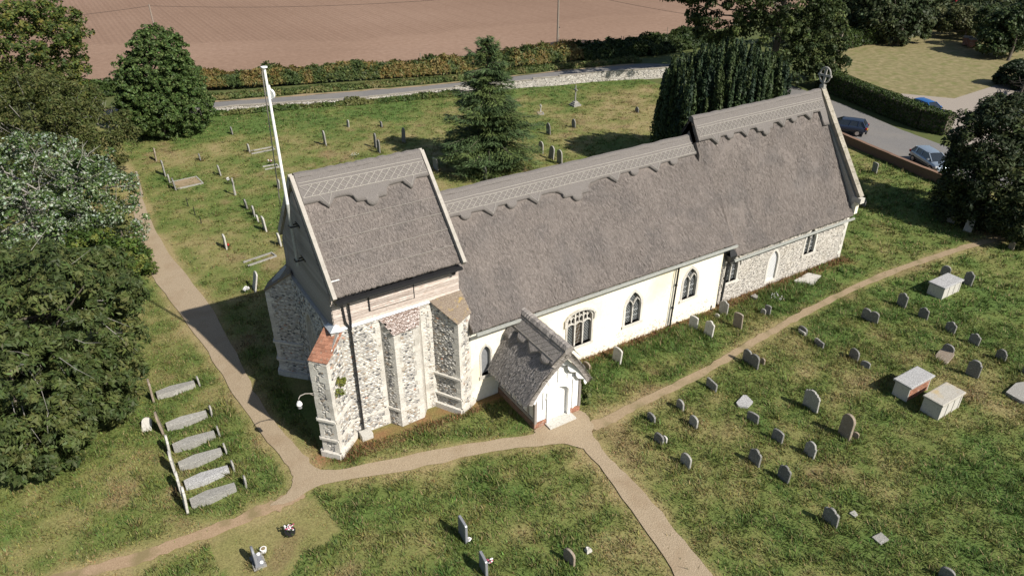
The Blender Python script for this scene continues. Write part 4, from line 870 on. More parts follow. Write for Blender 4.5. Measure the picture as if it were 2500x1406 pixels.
# --- tower roof
tS, LT = plane_fn(YR, 11.86, .42, 7.86); tN, _ = plane_fn(YR, 11.86, 7.86, 7.86)
tower_roof = thatch_slope('tower_roof', tS, .02, 6.0, LT, .26, church, 90, 60, amp=.02)
thatch_slope('roof_slope', tN, .02, 6.0, LT, .26, tower_roof, 20, 20)
TE = [(.06, 1.22), (.7, 1.22)] + pnt(1.08, 1.22, .34, .38) + [(1.5, 1.2), (2.02, 1.21), (2.2, 1.3), (2.34, 1.6), (2.7, 1.62)] + rnd_pt(3.02, 1.64, .29) + [(3.34, 1.62), (3.72, 1.62), (3.8, 1.35), (4.0, 1.17), (4.62, 1.14)] + pnt(4.98, 1.14, .34, .42) + [(5.38, 1.12), (5.98, 1.14)]
straws(tS, .05, 5.98, LT - .2, 400, tower_roof, keep=below(TE), ln=.17, wd=.015)
ridge_cap(TE, tS, tower_roof, (.28, .43, .98), (.45, .96), x_in=(.12, 5.94), pitch=.42, back=tN, points=[(1.08, 1.58, .28), (4.98, 1.54, .28)])
for s in (2.2, 3.02, 3.82, 4.62):
    wr = MB(); q = np.linspace(.08, 5.95, 12)
    for a, b in zip(q, q[1:]):
        pa, pb = tS(np.array([a]), np.array([s + rnd.uniform(-.012, .012)]))[0], tS(np.array([b]), np.array([s + rnd.uniform(-.012, .012)]))[0]; n = np.array((0, -.034, .037)); wr.bar(pa + n, pb + n, .02, .02)
    wr.build('fixing_rod', MT['rod_old'], tower_roof)
MB().bar(tS(np.array([-.05]), np.array([4.78]))[0] + (0, -.06, .07), tS(np.array([.42]), np.array([4.78]))[0] + (0, -.05, .06), .05, .03).build('batten', MT['white'], tower_roof)
for x0, x1 in ((-.14, .03), (5.99, 6.16)):
    for sg in (1, -1):
        a = np.array(((x0 + x1) / 2, YR + sg * .0, 12.0)); b = np.array(((x0 + x1) / 2, YR - sg * 3.86, 7.84))
        MB().bar(a, b, x1 - x0, .3).build('bargeboard', MT['barge'], church)
# --- gutters and downpipes
g = MB(); g.box(6.15, 23.55, -.62, -.5, 4.3, 4.42); g.build('gutter', MT['gutter'], church)
g = MB(); g.box(23.75, 35.0, -.42, -.31, 3.16, 3.28); g.build('gutter', MT['gutter'], church)
for x in np.arange(7, 23.3, 1.35): MB().box(x - .02, x + .02, -.5, .0, 4.2, 4.25).build('gutter_bracket', MT['iron'], church)
g = MB(); g.box(.0, 6.0, .28, .42, 7.52, 7.64); g.build('gutter', MT['iron'], church)
MB().box(.0, 6.0, .43, .74, 7.5, 7.6).build('soffit', MT['iron'], church)
MB().box(5.6, 5.72, .5, .8, 7.25, 7.52).build('gutter_bracket', MT['iron'], church)
def pipe(name, pts, rad, brk=()):
    p = MB().tube(pts, rad, 10).build(name, MT['iron'], church)
    for q in brk: MB().tube([(q[0], q[1], q[2] - .05), (q[0], q[1], q[2] + .05)], rad * 1.45, 10).build('pipe_collar', MT['iron'], p)
    return p
pipe('downpipe', [(.3, .36, 7.6), (.3, .5, 7.35), (.34, .7, 7.2), (.38, .68, 6.4), (.52, .64, 6.05), (.55, .62, 5.8), (.52, .62, .35)], .05, [(.54, .62, 5.2), (.53, .62, 3.6), (.52, .62, 2.0)])
pipe('downpipe', [(.58, .4, 7.55), (.6, .62, 7.3), (.62, .66, 6.4), (.57, .62, 5.95)], .042)
MB().box(.28, .82, .22, .66, -.05, .28).build('drain_stone', MT['pale_stone'], church)
pipe('downpipe', [(19.55, -.52, 4.32), (19.5, -.2, 4.15), (19.45, -.13, 3.9), (19.3, -.13, .05)], .055, [(19.4, -.13, 2.8), (19.34, -.13, 1.3)])
MB().tube([(19.3, -.13, 4.1), (19.12, -.06, .2)], .022, 6).build('cable', MT['gutter'], church)
hp_ = MB(); hp_.add([(23.3, -.42, 3.62), (23.86, -.42, 3.62), (23.86, .0, 3.62), (23.3, .0, 3.62), (23.45, -.3, 3.15), (23.72, -.3, 3.15), (23.72, .0, 3.15), (23.45, .0, 3.15)], [(0, 1, 2, 3), (7, 6, 5, 4), (0, 4, 5, 1), (1, 5, 6, 2), (2, 6, 7, 3), (3, 7, 4, 0)])
hp_.add([(23.35, -.1, 4.4), (23.55, -.1, 4.4), (23.86, -.42, 3.6), (23.3, -.42, 3.6)], [(0, 3, 2, 1)])
hp_.build('rain_hopper', MT['iron'], church)
pipe('downpipe', [(23.5, -.15, 3.2), (23.48, -.12, 2.9), (23.42, -.1, .08)], .055, [(23.45, -.11, 2.0), (23.43, -.11, 1.0)])
pipe('downpipe', [(23.68, -.15, 3.2), (23.62, -.1, 2.9), (23.52, -.08, .1)], .035)

# ------------------------------------------------------------------ porch (part of the church)
PX0, PX1, PYF = 7.6, 10.3, -3.35; PXC = 8.95
pb = MB().box(PX0 - .02, PX0 + .2, PYF - .02, -.01, -.2, .34).build('brick_plinth', MT['brick_dull'], church)
for (xa, ya, xb, yb, nrm) in ((PX0 - .02, -.05, PX0 - .02, PYF, (-1, 0)), (PX0, PYF - .02, 8.27, PYF - .02, (0, -1)), (9.62, PYF - .02, PX1, PYF - .02, (0, -1))):
    a, b = np.array((xa, ya, 0)), np.array((xb, yb, 0)); L = np.linalg.norm(b - a); u = (b - a) / L; nn = np.array((*nrm, 0)) * .012
    for c in range(5):
        x = -.11 * (c % 2)
        while x < L - .02:
            s, e = max(x, 0), min(x + .212, L)
            if e - s > .03: MB().obox(a + u * s + (0, 0, .005 + c * .068), u * (e - s), nn * rnd.uniform(.7, 1.6), (0, 0, .058)).build('brick', MT['brick'] if nrm[1] else MT['brick_dull'], pb)
            x += .225
MB().box(PX0 + .02, 8.27, PYF, PYF + .2, -.2, .34).build('brick_plinth', MT['brick_dull'], church)
MB().box(9.62, PX1, PYF, PYF + .2, -.2, .34).build('brick_plinth', MT['brick_dull'], church)
MB().box(PX1 - .2, PX1, PYF + .2, -.01, -.2, .34).build('brick_plinth', MT['brick_dull'], church)
MB().box(PX0 + .06, PX0 + .16, PYF + .1, -.02, .5, 2.0).build('plaster_panel', MT['plaster'], church)
MB().box(PX1 - .16, PX1 - .06, PYF + .1, -.02, .5, 2.0).build('plaster_panel', MT['plaster'], church)
for x in (PX0, PX1 - .18):
    MB().box(x, x + .18, PYF + .02, -.02, .345, .5).build('sill_beam', MT['oak'], church)
    MB().box(x, x + .18, PYF + .02, -.02, 1.95, 2.1).build('wall_plate', MT['oak'], church)
    for i in range(7):
        y = PYF + .02 + i * (3.25 - .1) / 6; MB().box(x, x + .18, y, y + .1, .5, 1.95).build('stud', MT['oak'], church)
# front: white boarded gable with arched door
dA = arch(1.2, 1.98, .5, pointed=False)
gab = [(PX0, .34), (8.27, .34), (8.27, .05), (9.62, .05), (9.62, .34), (PX1, .34), (PX1, 2.1), (PXC, 3.95), (PX0, 2.1)]
dhole = [(8.95 + p[0] - .0, .06 + p[1]) for p in dA]
pf = wall_skin('porch_gable', gab, [dhole], (0, PYF + .01, 0), (1, 0, 0), (0, 0, 1), .16, MT['white'], church)
pd = obj('porch_door', [(p[0], PYF + .15, p[1]) for p in dhole], [tuple(range(len(dhole)))], MT['white'], church)
for i in range(1, 7): MB().box(8.35 + i * .172 - .005, 8.35 + i * .172 + .005, PYF + .138, PYF + .149, .07, 1.6).build('door_batten', MT['white'], pd)
MB().box(8.47, 8.56, PYF + .1, PYF + .15, 1.62, 1.65).build('handle', MT['iron'], pd)
for x, w in ((8.29, .1), (9.53, .14)): MB().box(x, x + w, PYF - .07, PYF, .05, 1.9).build('door_post', MT['white'], church)
fr = MB(); pts = [(8.95 + .66 * math.cos(a), 1.54 + .52 * math.sin(a)) for a in np.linspace(0, math.pi, 14)]
for a, b in zip(pts, pts[1:]): fr.bar((a[0], PYF - .03, a[1]), (b[0], PYF - .03, b[1]), .1, .09, up=(0, 1, 0))
fr.build('door_arch', MT['white'], church)
MB().box(7.95, 9.95, PYF - .05, PYF + .0, 2.16, 2.28).build('tie_beam', MT['white'], church)
MB().box(8.15, 9.75, PYF - .05, PYF + .0, 2.95, 3.05).build('collar_beam', MT['white'], church) if False else None
for x, z0, z1 in ((8.4, 2.28, 2.7), (8.95, 2.28, 3.4), (9.5, 2.28, 2.7), (8.12, 1.0, 2.16), (9.85, .34, 2.16)): MB().box(x - .05, x + .05, PYF - .045, PYF, z0, z1).build('gable_stud', MT['white'], church)
for x in (PX0 - .01, PX1 - .12): MB().box(x, x + .13, PYF - .05, PYF + .06, .3, 2.15).build('corner_post', MT['oak'], church)
MB().box(8.2, 9.75, PYF - .5, PYF + .1, .0, .1).build('door_step', MT['pale_stone'], church)
# scalloped bargeboards
for sg in (-1, 1):
    a = np.array((0., 3.98)); b = np.array((sg * 1.74, 1.9)); d = (b - a); L = np.linalg.norm(d); d /= L; nrm = np.array((-d[1] * sg, d[0] * sg)); nrm = nrm if nrm[1] < 0 else -nrm
    top = [a + d * t for t in np.linspace(0, L, 13)]; bot = []
    for k in range(49):
        t = L * k / 48; ph = (t / L * 3.5) % 1.0; dep = .2 + .15 * math.sin(math.pi * ph) - (.05 if ph < .08 else 0); bot.append(a + d * t + nrm * dep)
    poly = [tuple(q) for q in top] + [tuple(q) for q in reversed(bot)]
    MB().prism(poly, (PXC, PYF - .22, 0), (1, 0, 0), (0, 0, 1), (0, .05, 0)).build('scalloped_bargeboard', MT['white'], church)
# porch thatch
def pslope(sg):
    x0, z0, x1, z1 = PXC, 4.42, PXC + sg * 1.88, 1.78; L = math.hypot(x1 - x0, z1 - z0)
    def fn(Yv, S):                       # swept: verge leans out towards the ridge
        t = S / L; ridge = (1 - t) ** 1.6; y = Yv - .5 * np.clip(ridge, -.2, 1) * np.clip((-Yv - 1.0) / 2.7, 0, 1); bow = .10 * np.sin(np.pi * np.clip(t, 0, 1))
        return np.stack([x0 + (x1 - x0) * t + sg * bow * .8, y, z0 + (z1 - z0) * t + bow * .55], -1)
    return fn, L
pW, LP = pslope(-1); pE, _ = pslope(1)
porch_roof = thatch_slope('porch_roof', pW, -3.6, -.02, LP, .26, church, 60, 60, amp=.05, mat='thatch_old')
thatch_slope('roof_slope', pE, -3.6, -.02, LP, .26, porch_roof, 30, 30, amp=.04, mat='thatch_old')
MT['straw_old'] = M('old_straw', [(0.3, (0.2, 0.18, 0.162)), (0.7, (0.38, 0.35, 0.32))], scale=6, bump=0, island=.4, spec=.1)
straws(pW, -3.58, -.05, LP - .05, 700, porch_roof, mat='straw_old', ln=.2, wd=.022, lift=.07, keep=lambda y, s: s > .7)
straws(pE, -3.58, -.05, LP - .05, 300, porch_roof, mat='straw_old', ln=.2, wd=.022, lift=.07)
PE = [(-3.62, .98), (-3.42, .95), (-3.39, .84)] + rnd_pt(-3.05, .84, .3) + [(-2.72, .84)] + pnt(-2.1, .84, .4, .36) + [(-1.65, .78)] + rnd_pt(-1.2, .82, .3) + [(-.72, .78), (-.5, .95), (-.45, 1.35), (-.05, 1.38)]
ridge_cap(PE, pW, porch_roof, (.12, .7), (.16, .68), thick=.24, mat='thatch_old', rodmat='rod_old', pitch=.34, x_in=(-3.5, -.1), diag=False, back=pE)
MB().tube([(PXC, .1, 4.5), (PXC, -.2, 4.52), (PXC, -.45, 4.48), (PXC, -.62, 4.46)], [.24, .24, .22, .1], 12).build('lead_cap', MT['lead'], porch_roof)

# ------------------------------------------------------------------ flagpole and lamp fixed to the tower
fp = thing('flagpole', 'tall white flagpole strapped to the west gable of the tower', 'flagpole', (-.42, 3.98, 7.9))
MB().tube([(0, 0, 0), (0, 0, 3.0)], .074, 12).build('shade_grey_pole', MT['gutter'], fp)  # lower length of the white pole, coloured grey to stand for shade
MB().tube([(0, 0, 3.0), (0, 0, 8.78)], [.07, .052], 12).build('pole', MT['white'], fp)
MB().tube([(0, 0, 8.76), (0, 0, 8.8)], [.13, .13], 14).build('truck', MT['white'], fp)
MB().tube([(.05, -.02, 7.72), (.12, .02, 7.72)], [.2, .2], 18).build('pulley_plate', MT['white'], fp)
MB().tube([(.1, 0, 7.72), (.1, .1, 8.05)], .03, 6).build('pulley_arm', MT['white'], fp)
for z in (.28, 1.95):
    b_ = MB(); b_.bar((-.1, -.12, z), (.3, -.12, z), .05); b_.bar((-.1, .12, z), (.3, .12, z), .05); b_.bar((-.1, -.14, z), (-.1, .14, z), .05); b_.bar((.28, -.3, z), (.28, .3, z), .06, .1)
    b_.build('bracket', MT['iron'], fp)
for dx, dy, by in ((-.1, .03, 6.9), (-.1, -.06, 6.2)):
    MB().tube([(dx, dy, 8.7), (dx - .05, dy + .6, 3.5), (.2, by - 3.98 + .3, -1.4), (.14, by - 3.98, -3.2)], .012, 5).build('halyard', MT['rod_old'], fp)
lamp = thing('wall_lamp', 'outdoor lamp on a long swan neck bracket off the tower buttress', 'lamp', (-1.25, .62, 3.2))
MB().tube([(0, 0, 0), (-.35, -.2, .32), (-.7, -.42, .6), (-.95, -.56, .68), (-1.05, -.62, .6), (-1.06, -.63, .46)], .022, 7).build('bracket_arm', MT['rod_old'], lamp)
MB().tube([(0, 0, -.25), (-.45, -.27, .38)], .018, 6).build('bracket_arm', MT['rod_old'], lamp)
MB().tube([(-1.06, -.63, .48), (-1.06, -.63, .42), (-1.06, -.63, .36), (-1.06, -.63, .3)], [.05, .09, .12, .13], 12).build('lamp_hood', MT['white'], lamp)
MB().tube([(-1.06, -.63, .3), (-1.06, -.63, .12), (-1.06, -.63, .08)], [.1, .09, .03], 12).build('lamp_glass', MT['glass_grey'], lamp)
# ------------------------------------------------------------------ trees, hedges and plants
def leaf_quads(P, N, size, elong=1.4, jit=.7, droop=0.0):
    """one rhombus leaf per point, roughly facing N"""
    n = len(P); N = N + R.normal(0, jit, N.shape); N /= np.linalg.norm(N, axis=1, keepdims=True) + 1e-9
    T = np.cross(N, R.normal(0, 1, N.shape)); T[:, 2] -= droop; T -= N * (T * N).sum(1, keepdims=True); T /= np.linalg.norm(T, axis=1, keepdims=True) + 1e-9; B = np.cross(N, T)
    s = size * R.uniform(.65, 1.35, n)[:, None]
    V = np.stack([P - T * s * elong * .5, P + B * s * .42, P + T * s * elong * .5, P - B * s * .42], 1).reshape(-1, 3)
    return V, np.arange(4 * n).reshape(n, 4)
def clumps_on(ells, n, inner=.35, zmin=.4):
    """clump centres spread over the outer part of several ellipsoids"""
    w = np.array([max(e[3] * e[5], .1) for e in ells]); w = w / w.sum(); out = []; nor = []
    while len(out) < n:
        e = ells[R.choice(len(ells), p=w)]; d = R.normal(0, 1, 3); d /= np.linalg.norm(d); r = (1 - inner * R.random() ** 1.6) * (1 + .13 * R.random() ** 4)
        p = np.array(e[:3]) + d * np.array(e[3:6]) * r
        if p[2] < zmin: continue
        ins = sum((((p - np.array(q[:3])) / np.array(q[3:6])) ** 2).sum() < .6 for q in ells)
        if ins > 0 and R.random() < .75: continue
        out.append(p); nor.append(d)
    return np.array(out), np.array(nor)
def crown_mesh(name, C, CN, crad, per, leaf, cols, parent, mat='leaf', perleaf=0, elong=1.4, jit=.6, flat=.8, droop=0.0, vary=.25, bias=.6, zlo=.05):
    n = len(C); d = R.normal(0, 1, (n, per, 3)) + CN[:, None] * bias + np.array((0, 0, .35)); d /= np.linalg.norm(d, axis=2, keepdims=True)
    rr = (crad * R.uniform(.6, 1.35, n))[:, None, None] * (.45 + .6 * R.random((n, per, 1)) ** .6)
    P = C[:, None] + d * rr * np.array((1, 1, flat)); P = P.reshape(-1, 3); N = d.reshape(-1, 3) + np.array((0, 0, .5))
    k = P[:, 2] > zlo; 
    V, F = leaf_quads(P[k], N[k], leaf, elong, jit, droop)
    cols = np.array(cols); ci = R.choice(len(cols), n); mixf = R.random((n, 1)); cb = cols[ci] * (1 - mixf * .5) + cols[R.choice(len(cols), n)] * mixf * .5
    c = np.repeat(cb, per, 0)[k]
    if perleaf: j = R.random(len(c)) < perleaf; c[j] = cols[R.choice(len(cols), j.sum())]
    c = c * R.uniform(1 - vary, 1 + vary, (len(c), 1)) * (1 + R.normal(0, .06, c.shape))
    return npobj(name, V, F, MT[mat], parent, cols=np.repeat(np.clip(c, .004, .7), 4, 0))
def limbs(parent, base, top, r0, targets, n=9, mat='bark', r1=.05):
    b, t = np.array(base, float), np.array(top, float)
    tr = [b + (t - b) * q + np.array((math.sin(q * 5) * .12, math.cos(q * 4) * .1, 0)) * r0 * 3 for q in np.linspace(0, 1, 7)]
    MB().tube(tr, list(np.linspace(r0, r0 * .35, 7)), 9).build('trunk', MT[mat], parent)
    if len(targets):
        mb = MB()
        for g in targets[R.choice(len(targets), min(n, len(targets)), replace=False)]:
            q = R.uniform(.35, .95); s = b + (t - b) * q; m = (s + g) / 2 + np.array((0, 0, -.08 * np.linalg.norm(g - s)))
            mb.tube([s, m, g], [r0 * .38 * (1.1 - q) + .04, r0 * .2, r1 * .5], 6)
        mb.build('limbs', MT[mat], parent)
def tree(name, label, cat, base, ells, nclump, crad, per, leaf, cols, h, r0=.25, group=None, **k):
    bx, by = base; t = thing(name, label, cat, (bx, by, 0), group=group)
    E = [(e[0] - bx, e[1] - by, *e[2:]) for e in ells]; C, CN = clumps_on(E, nclump, k.pop('inner', .35), k.pop('zmin', .5)); lim = k.pop('nlimb', 10); lm = k.pop('lmat', 'bark')
    limbs(t, (0, 0, -.1), (0, 0, h * .8), r0, C, lim, lm)
    crown_mesh('crown', C, CN, crad, per, leaf, cols, t, **k); return t
def EL(x, y, z, rw, rh, rd=None): return (x, y, z, rw, rd or rw, rh)
G1, G2, G3 = (.04, .066, .014), (.06, .09, .02), (.085, .115, .026)
# big lime-green sycamore in the far left corner
tree('sycamore_tree', 'tall yellow-green broadleaf tree filling the far left corner by the field', 'tree', (-13, 56),
     [EL(*(-9.8, 55.05, 9.47, 5.47, 3.82)), EL(*(-6.69, 56.05, 11.14, 2.79, 2.25)), EL(*(-7.14, 54.01, 6.41, 2.47, 2.67)), EL(*(-6.41, 52.0, 4.67, 1.8, 1.68)), EL(*(-10.54, 51.98, 5.12, 4.73, 2.6)), EL(*(-14.51, 57.29, 10.32, 4.56, 6.21))],
     1300, .5, 46, .21, [(.08, .106, .025), (.054, .084, .02), (.112, .13, .028), (.042, .068, .018), (.065, .094, .022), (.145, .135, .03)], 13, .4, perleaf=.4, nlimb=12, inner=.6)
# dense rounded lime
tree('lime_tree', 'dense dark green egg-shaped lime tree at the churchyard corner near the road', 'tree', (0.22, 54.08),
     [EL(*(1.68, 55.89, 7.24, 2.69, 2.8)), EL(*(1.28, 55.92, 4.64, 4.01, 3.51)), EL(*(1.37, 54.92, 2.36, 4.32, 2.56)), EL(*(-0.03, 55.0, 2.97, 3.19, 2.6))],
     1900, .32, 34, .19, [(.05, .085, .022), (.075, .115, .03), (.04, .07, .018), (.1, .14, .045)], 9.5, .3, perleaf=.6, vary=.4, inner=.35, nlimb=6, droop=.8, zmin=.2)
# feathery hawthorn behind the whitebeam
t = tree('hawthorn_tree', 'feathery olive thorn tree with bare pale branches behind the silvery tree', 'tree', (-9.45, 45.6),
     [EL(*(-9.63, 43.01, 7.14, 4.81, 2.45)), EL(*(-5.78, 40.99, 4.67, 2.5, 2.42)), EL(*(-10.82, 41.01, 5.23, 4.68, 2.59))],
     300, .7, 90, .13, [(.078, .09, .026), (.098, .104, .034), (.055, .07, .02)], 6, .16, perleaf=.5, elong=2.2, nlimb=14, lmat='twig')
tw_ = MB()
for q in range(26):
    b0 = np.array((R.uniform(-4, 5), R.uniform(-3, 1), R.uniform(3.2, 5.4))); d = np.array((R.normal(0, .5), R.normal(0, .4), R.uniform(.6, 1.2))); L = R.uniform(1.2, 2.8)
    tw_.tube([b0, b0 + d * L * .5 + R.normal(0, .1, 3), b0 + d * L + R.normal(0, .25, 3)], [.035, .022, .006], 5)
    for s in range(3):
        e = b0 + d * L * R.uniform(.3, .9); tw_.tube([e, e + np.array((R.normal(0, .5), R.normal(0, .5), .4))], [.014, .004], 4)
tw_.build('bare_branches', MT['twig'], t)['kind'] = 'stuff'
# silvery whitebeam
t = tree('whitebeam_tree', 'silvery leaved whitebeam overhanging the gravel path west of the tower', 'tree', (-11.5, 30),
     [EL(*(-10.37, 30.04, 5.4, 3.53, 2.77)), EL(*(-7.33, 29.13, 4.15, 2.73, 2.63)), EL(*(-11.69, 27.95, 3.53, 3.85, 2.25)), EL(*(-6.8, 28.01, 1.66, 2.0, 1.77)), EL(*(-15.58, 29.92, 5.44, 3.33, 3.56))],
     620, .5, 70, .14, [(.33, .37, .29), (.07, .115, .028), (.22, .265, .17), (.055, .095, .024), (.1, .145, .05), (.06, .1, .026)], 8, .22, nlimb=22, vary=.35, lmat='twig', droop=.3, perleaf=.75)
tw_ = MB()
for q in range(70):
    b0 = np.array((R.uniform(-4.5, 5.5), R.uniform(-2.5, 1.5), R.uniform(3.0, 6.8))); d = np.array((R.normal(.1, .45), R.normal(-.1, .4), R.uniform(.5, 1.2))); L = R.uniform(.9, 2.3)
    tw_.tube([b0, b0 + d * L * .5 + R.normal(0, .1, 3), b0 + d * L + R.normal(0, .2, 3)], [.03, .02, .006], 4)
    for s in range(2):
        e = b0 + d * L * R.uniform(.4, .9); tw_.tube([e, e + np.array((R.normal(0, .4), R.normal(0, .4), .35))], [.012, .004], 4)
tw_.build('twigs', MT['twig'], t)['kind'] = 'stuff'
# green lilac at its foot
tree('lilac_bush', 'bright green bush spilling over the west path below the silvery tree', 'bush', (-6.46, 25.73),
     [EL(*(-6.95, 24.0, 0.92, 1.46, 1.38)), EL(*(-8.64, 25.0, 1.56, 1.84, 1.29)), EL(*(-6.37, 23.01, 0.28, 0.89, 0.93))], 120, .5, 70, .16, [(.05, .085, .018), (.085, .13, .025), (.035, .06, .014), (.14, .16, .035)], 3, .1, nlimb=6, zmin=.2)
# big dark cherry bottom left
t = tree('cherry_tree', 'broad dusky green cherry tree on the left of the path near the coffin shaped graves', 'tree', (-12.5, 9.5),
     [EL(*(-10.29, 9.23, 5.1, 3.08, 3.53)), EL(*(-10.18, 8.03, 2.76, 2.42, 2.53)), EL(*(-12.26, 6.96, 3.63, 2.76, 2.88)), EL(*(-12.29, 5.96, 2.06, 1.99, 1.48)), EL(*(-8.43, 12.11, 5.3, 1.96, 1.8)), EL(*(-11.67, 12.2, 6.26, 2.57, 2.04))],
     1100, .4, 62, .12, [(.06, .083, .025), (.08, .106, .032), (.045, .064, .02), (.102, .118, .037)], 8.5, .32, elong=2.4, nlimb=18, inner=.5, droop=1.0, jit=.5, zmin=.8)
tw_ = MB()
for q in range(90):
    a = R.uniform(0, 6.28); r = R.uniform(1.2, 4.6); b0 = np.array((math.cos(a) * r, math.sin(a) * r, R.uniform(3.4, 7.6))); d = np.array((math.cos(a), math.sin(a), R.uniform(-.2, .7))); d = d + R.normal(0, .4, 3); L = R.uniform(.8, 1.9)
    tw_.tube([b0, b0 + d * L * .5 + R.normal(0, .08, 3), b0 + d * L + R.normal(0, .15, 3)], [.022, .014, .004], 4)
tw_.build('twigs', MT['twig'], t)['kind'] = 'stuff'
# deodar cedar in the middle
cb = (23.86, 28.59); cd = thing('cedar_tree', 'feathery conical cedar standing alone on the north lawn', 'tree', (*cb, 0))
CH = 11.2; MB().tube([(0, 0, -.1), (.05, 0, 4), (0, .05, 8), (.1, 0, CH)], [.26, .2, .1, .015], 8).build('trunk', MT['bark'], cd)
Vs, Fs, Cs, b = [], [], [], 0; br = MB()
z = .35
while z < CH - .1:
    t_ = z / CH; L = 4.9 * (1 - t_) ** .8 * (.55 + .45 * min(1, t_ * 6)) + .22
    for q in range(int(5 + 4 * (1 - t_))):
        a = R.uniform(0, 6.28); l = L * R.uniform(.5, 1.25); rise = R.uniform(.0, .35) * (1 if t_ < .8 else 3); n = int(60 + 190 * l / 3)
        s = R.random(n) ** .7; sidew = R.normal(0, 1, n) * (.1 + .36 * l / 3) * np.sin(np.clip(s, .06, 1) * 2.6)
        rad = s * l; zz = z + rad * rise - .30 * (rad / max(l, .1)) ** 2 * l * .45 - np.abs(sidew) * .22 + R.normal(0, .05, n)
        px = np.cos(a) * rad - np.sin(a) * sidew; py = np.sin(a) * rad + np.cos(a) * sidew; P = np.stack([px, py, np.maximum(zz, .05)], 1)
        dirn = np.stack([np.cos(a) - np.sin(a) * np.sign(sidew) * .7, np.sin(a) + np.cos(a) * np.sign(sidew) * .7, -.18 + R.normal(0, .3, n)], 1); dirn /= np.linalg.norm(dirn, axis=1, keepdims=True)
        up = np.array((0, 0, 1.)) + R.normal(0, .45, (n, 3)); sd = np.cross(dirn, up); sd /= np.linalg.norm(sd, axis=1, keepdims=True); le = R.uniform(.2, .42, n)[:, None]; wi = R.uniform(.025, .05, n)[:, None]
        Vs.append(np.stack([P - sd * wi, P + dirn * le, P + sd * wi, P - dirn * .05], 1).reshape(-1, 3)); Fs.append(np.arange(4 * n).reshape(n, 4) + b); b += 4 * n
        c0 = np.array((.068, .105, .04)) if R.random() < .6 else np.array((.1, .135, .042)); cc_ = c0 * R.uniform(.65, 1.35, (n, 1)); Cs.append(np.repeat(cc_, 4, 0))
        br.tube([(0, 0, z), (math.cos(a) * l * .5, math.sin(a) * l * .5, z + l * .5 * rise - .02), (math.cos(a) * l, math.sin(a) * l, z + l * rise - .3 * l * .45)], [.04, .025, .006], 4)
    z += R.uniform(.17, .27)
br.build('limbs', MT['bark'], cd); npobj('crown', np.concatenate(Vs), np.concatenate(Fs), MT['needle'], cd, cols=np.concatenate(Cs))
# Irish yew: a crowd of upright plumes
def yew_plumes(label, base, plumes, cols, name='yew_tree', leaf=.13, per=22):
    t = thing(name, label, 'tree', (*base, 0)); MB().tube([(0, 0, -.1), (0, 0, 3)], [.5, .35], 9).build('trunk', MT['bark'], t); PV, PN, PC = [], [], []
    for (x, y, h0, h1, r) in plumes:
        n = int((h1 - h0) * r * per * 8); zz = h0 + (h1 - h0) * R.random(n) ** .85; tt = (zz - h0) / (h1 - h0); rad = r * np.minimum(1, (1 - tt) * 2.2 + .05) ** .8 * (.75 + .25 * tt) * R.uniform(.78, 1.12, n); a = R.uniform(0, 6.28, n)
        ph = vnoise(a * 2 + x, zz * 2.2 + y, .7); rad = rad * (.8 + .4 * ph)
        P = np.stack([x - base[0] + np.cos(a) * rad, y - base[1] + np.sin(a) * rad, zz], 1); PV.append(P); PN.append(np.stack([np.cos(a), np.sin(a), .45 + 0 * a], 1)); c = np.array(cols[R.choice(len(cols))]); PC.append(c * R.uniform(.6, 1.4, (n, 1)))
    P, N, Cq = np.concatenate(PV), np.concatenate(PN), np.concatenate(PC); k = P[:, 2] > .05; P, N, Cq = P[k], N[k], Cq[k]; n = len(P)
    N = N + R.normal(0, .45, N.shape); N /= np.linalg.norm(N, axis=1, keepdims=True); T = np.array((0, 0, 1.)) + R.normal(0, .35, N.shape); T -= N * (T * N).sum(1, keepdims=True); T /= np.linalg.norm(T, axis=1, keepdims=True); B = np.cross(N, T); s = leaf * R.uniform(.6, 1.4, n)[:, None]
    V = np.stack([P - T * s, P + B * s * .5, P + T * s * 1.1, P - B * s * .5], 1).reshape(-1, 3)
    npobj('crown', V, np.arange(4 * n).reshape(n, 4), MT['needle'], t, cols=np.repeat(Cq, 4, 0)); return t
yc = (40.8, 17.4); pl_ = []
for q in range(330):
    a = R.uniform(0, 6.28); rr_ = math.sqrt(R.random()); p_, q_ = 5.3 * rr_ * math.cos(a), 4.0 * rr_ * math.sin(a); x = yc[0] + .85 * p_ + .53 * q_; y = yc[1] - .53 * p_ + .85 * q_; ht = 10.9 * (1 - .2 * rr_ ** 2.2) * R.uniform(.88, 1.04)
    pl_.append((x, y, R.uniform(.2, ht * .45) if rr_ > .6 else ht * .4, ht, R.uniform(.24, .42)))
    if rr_ > .55: pl_.append((x + .4 * math.cos(a), y + .4 * math.sin(a), .1, ht * R.uniform(.4, .75), R.uniform(.25, .45)))
yew_plumes('broad dark Irish yew of upright plumes behind the nave roof', yc, pl_, [(.03, .05, .02), (.042, .064, .022), (.024, .042, .022), (.05, .07, .022)])
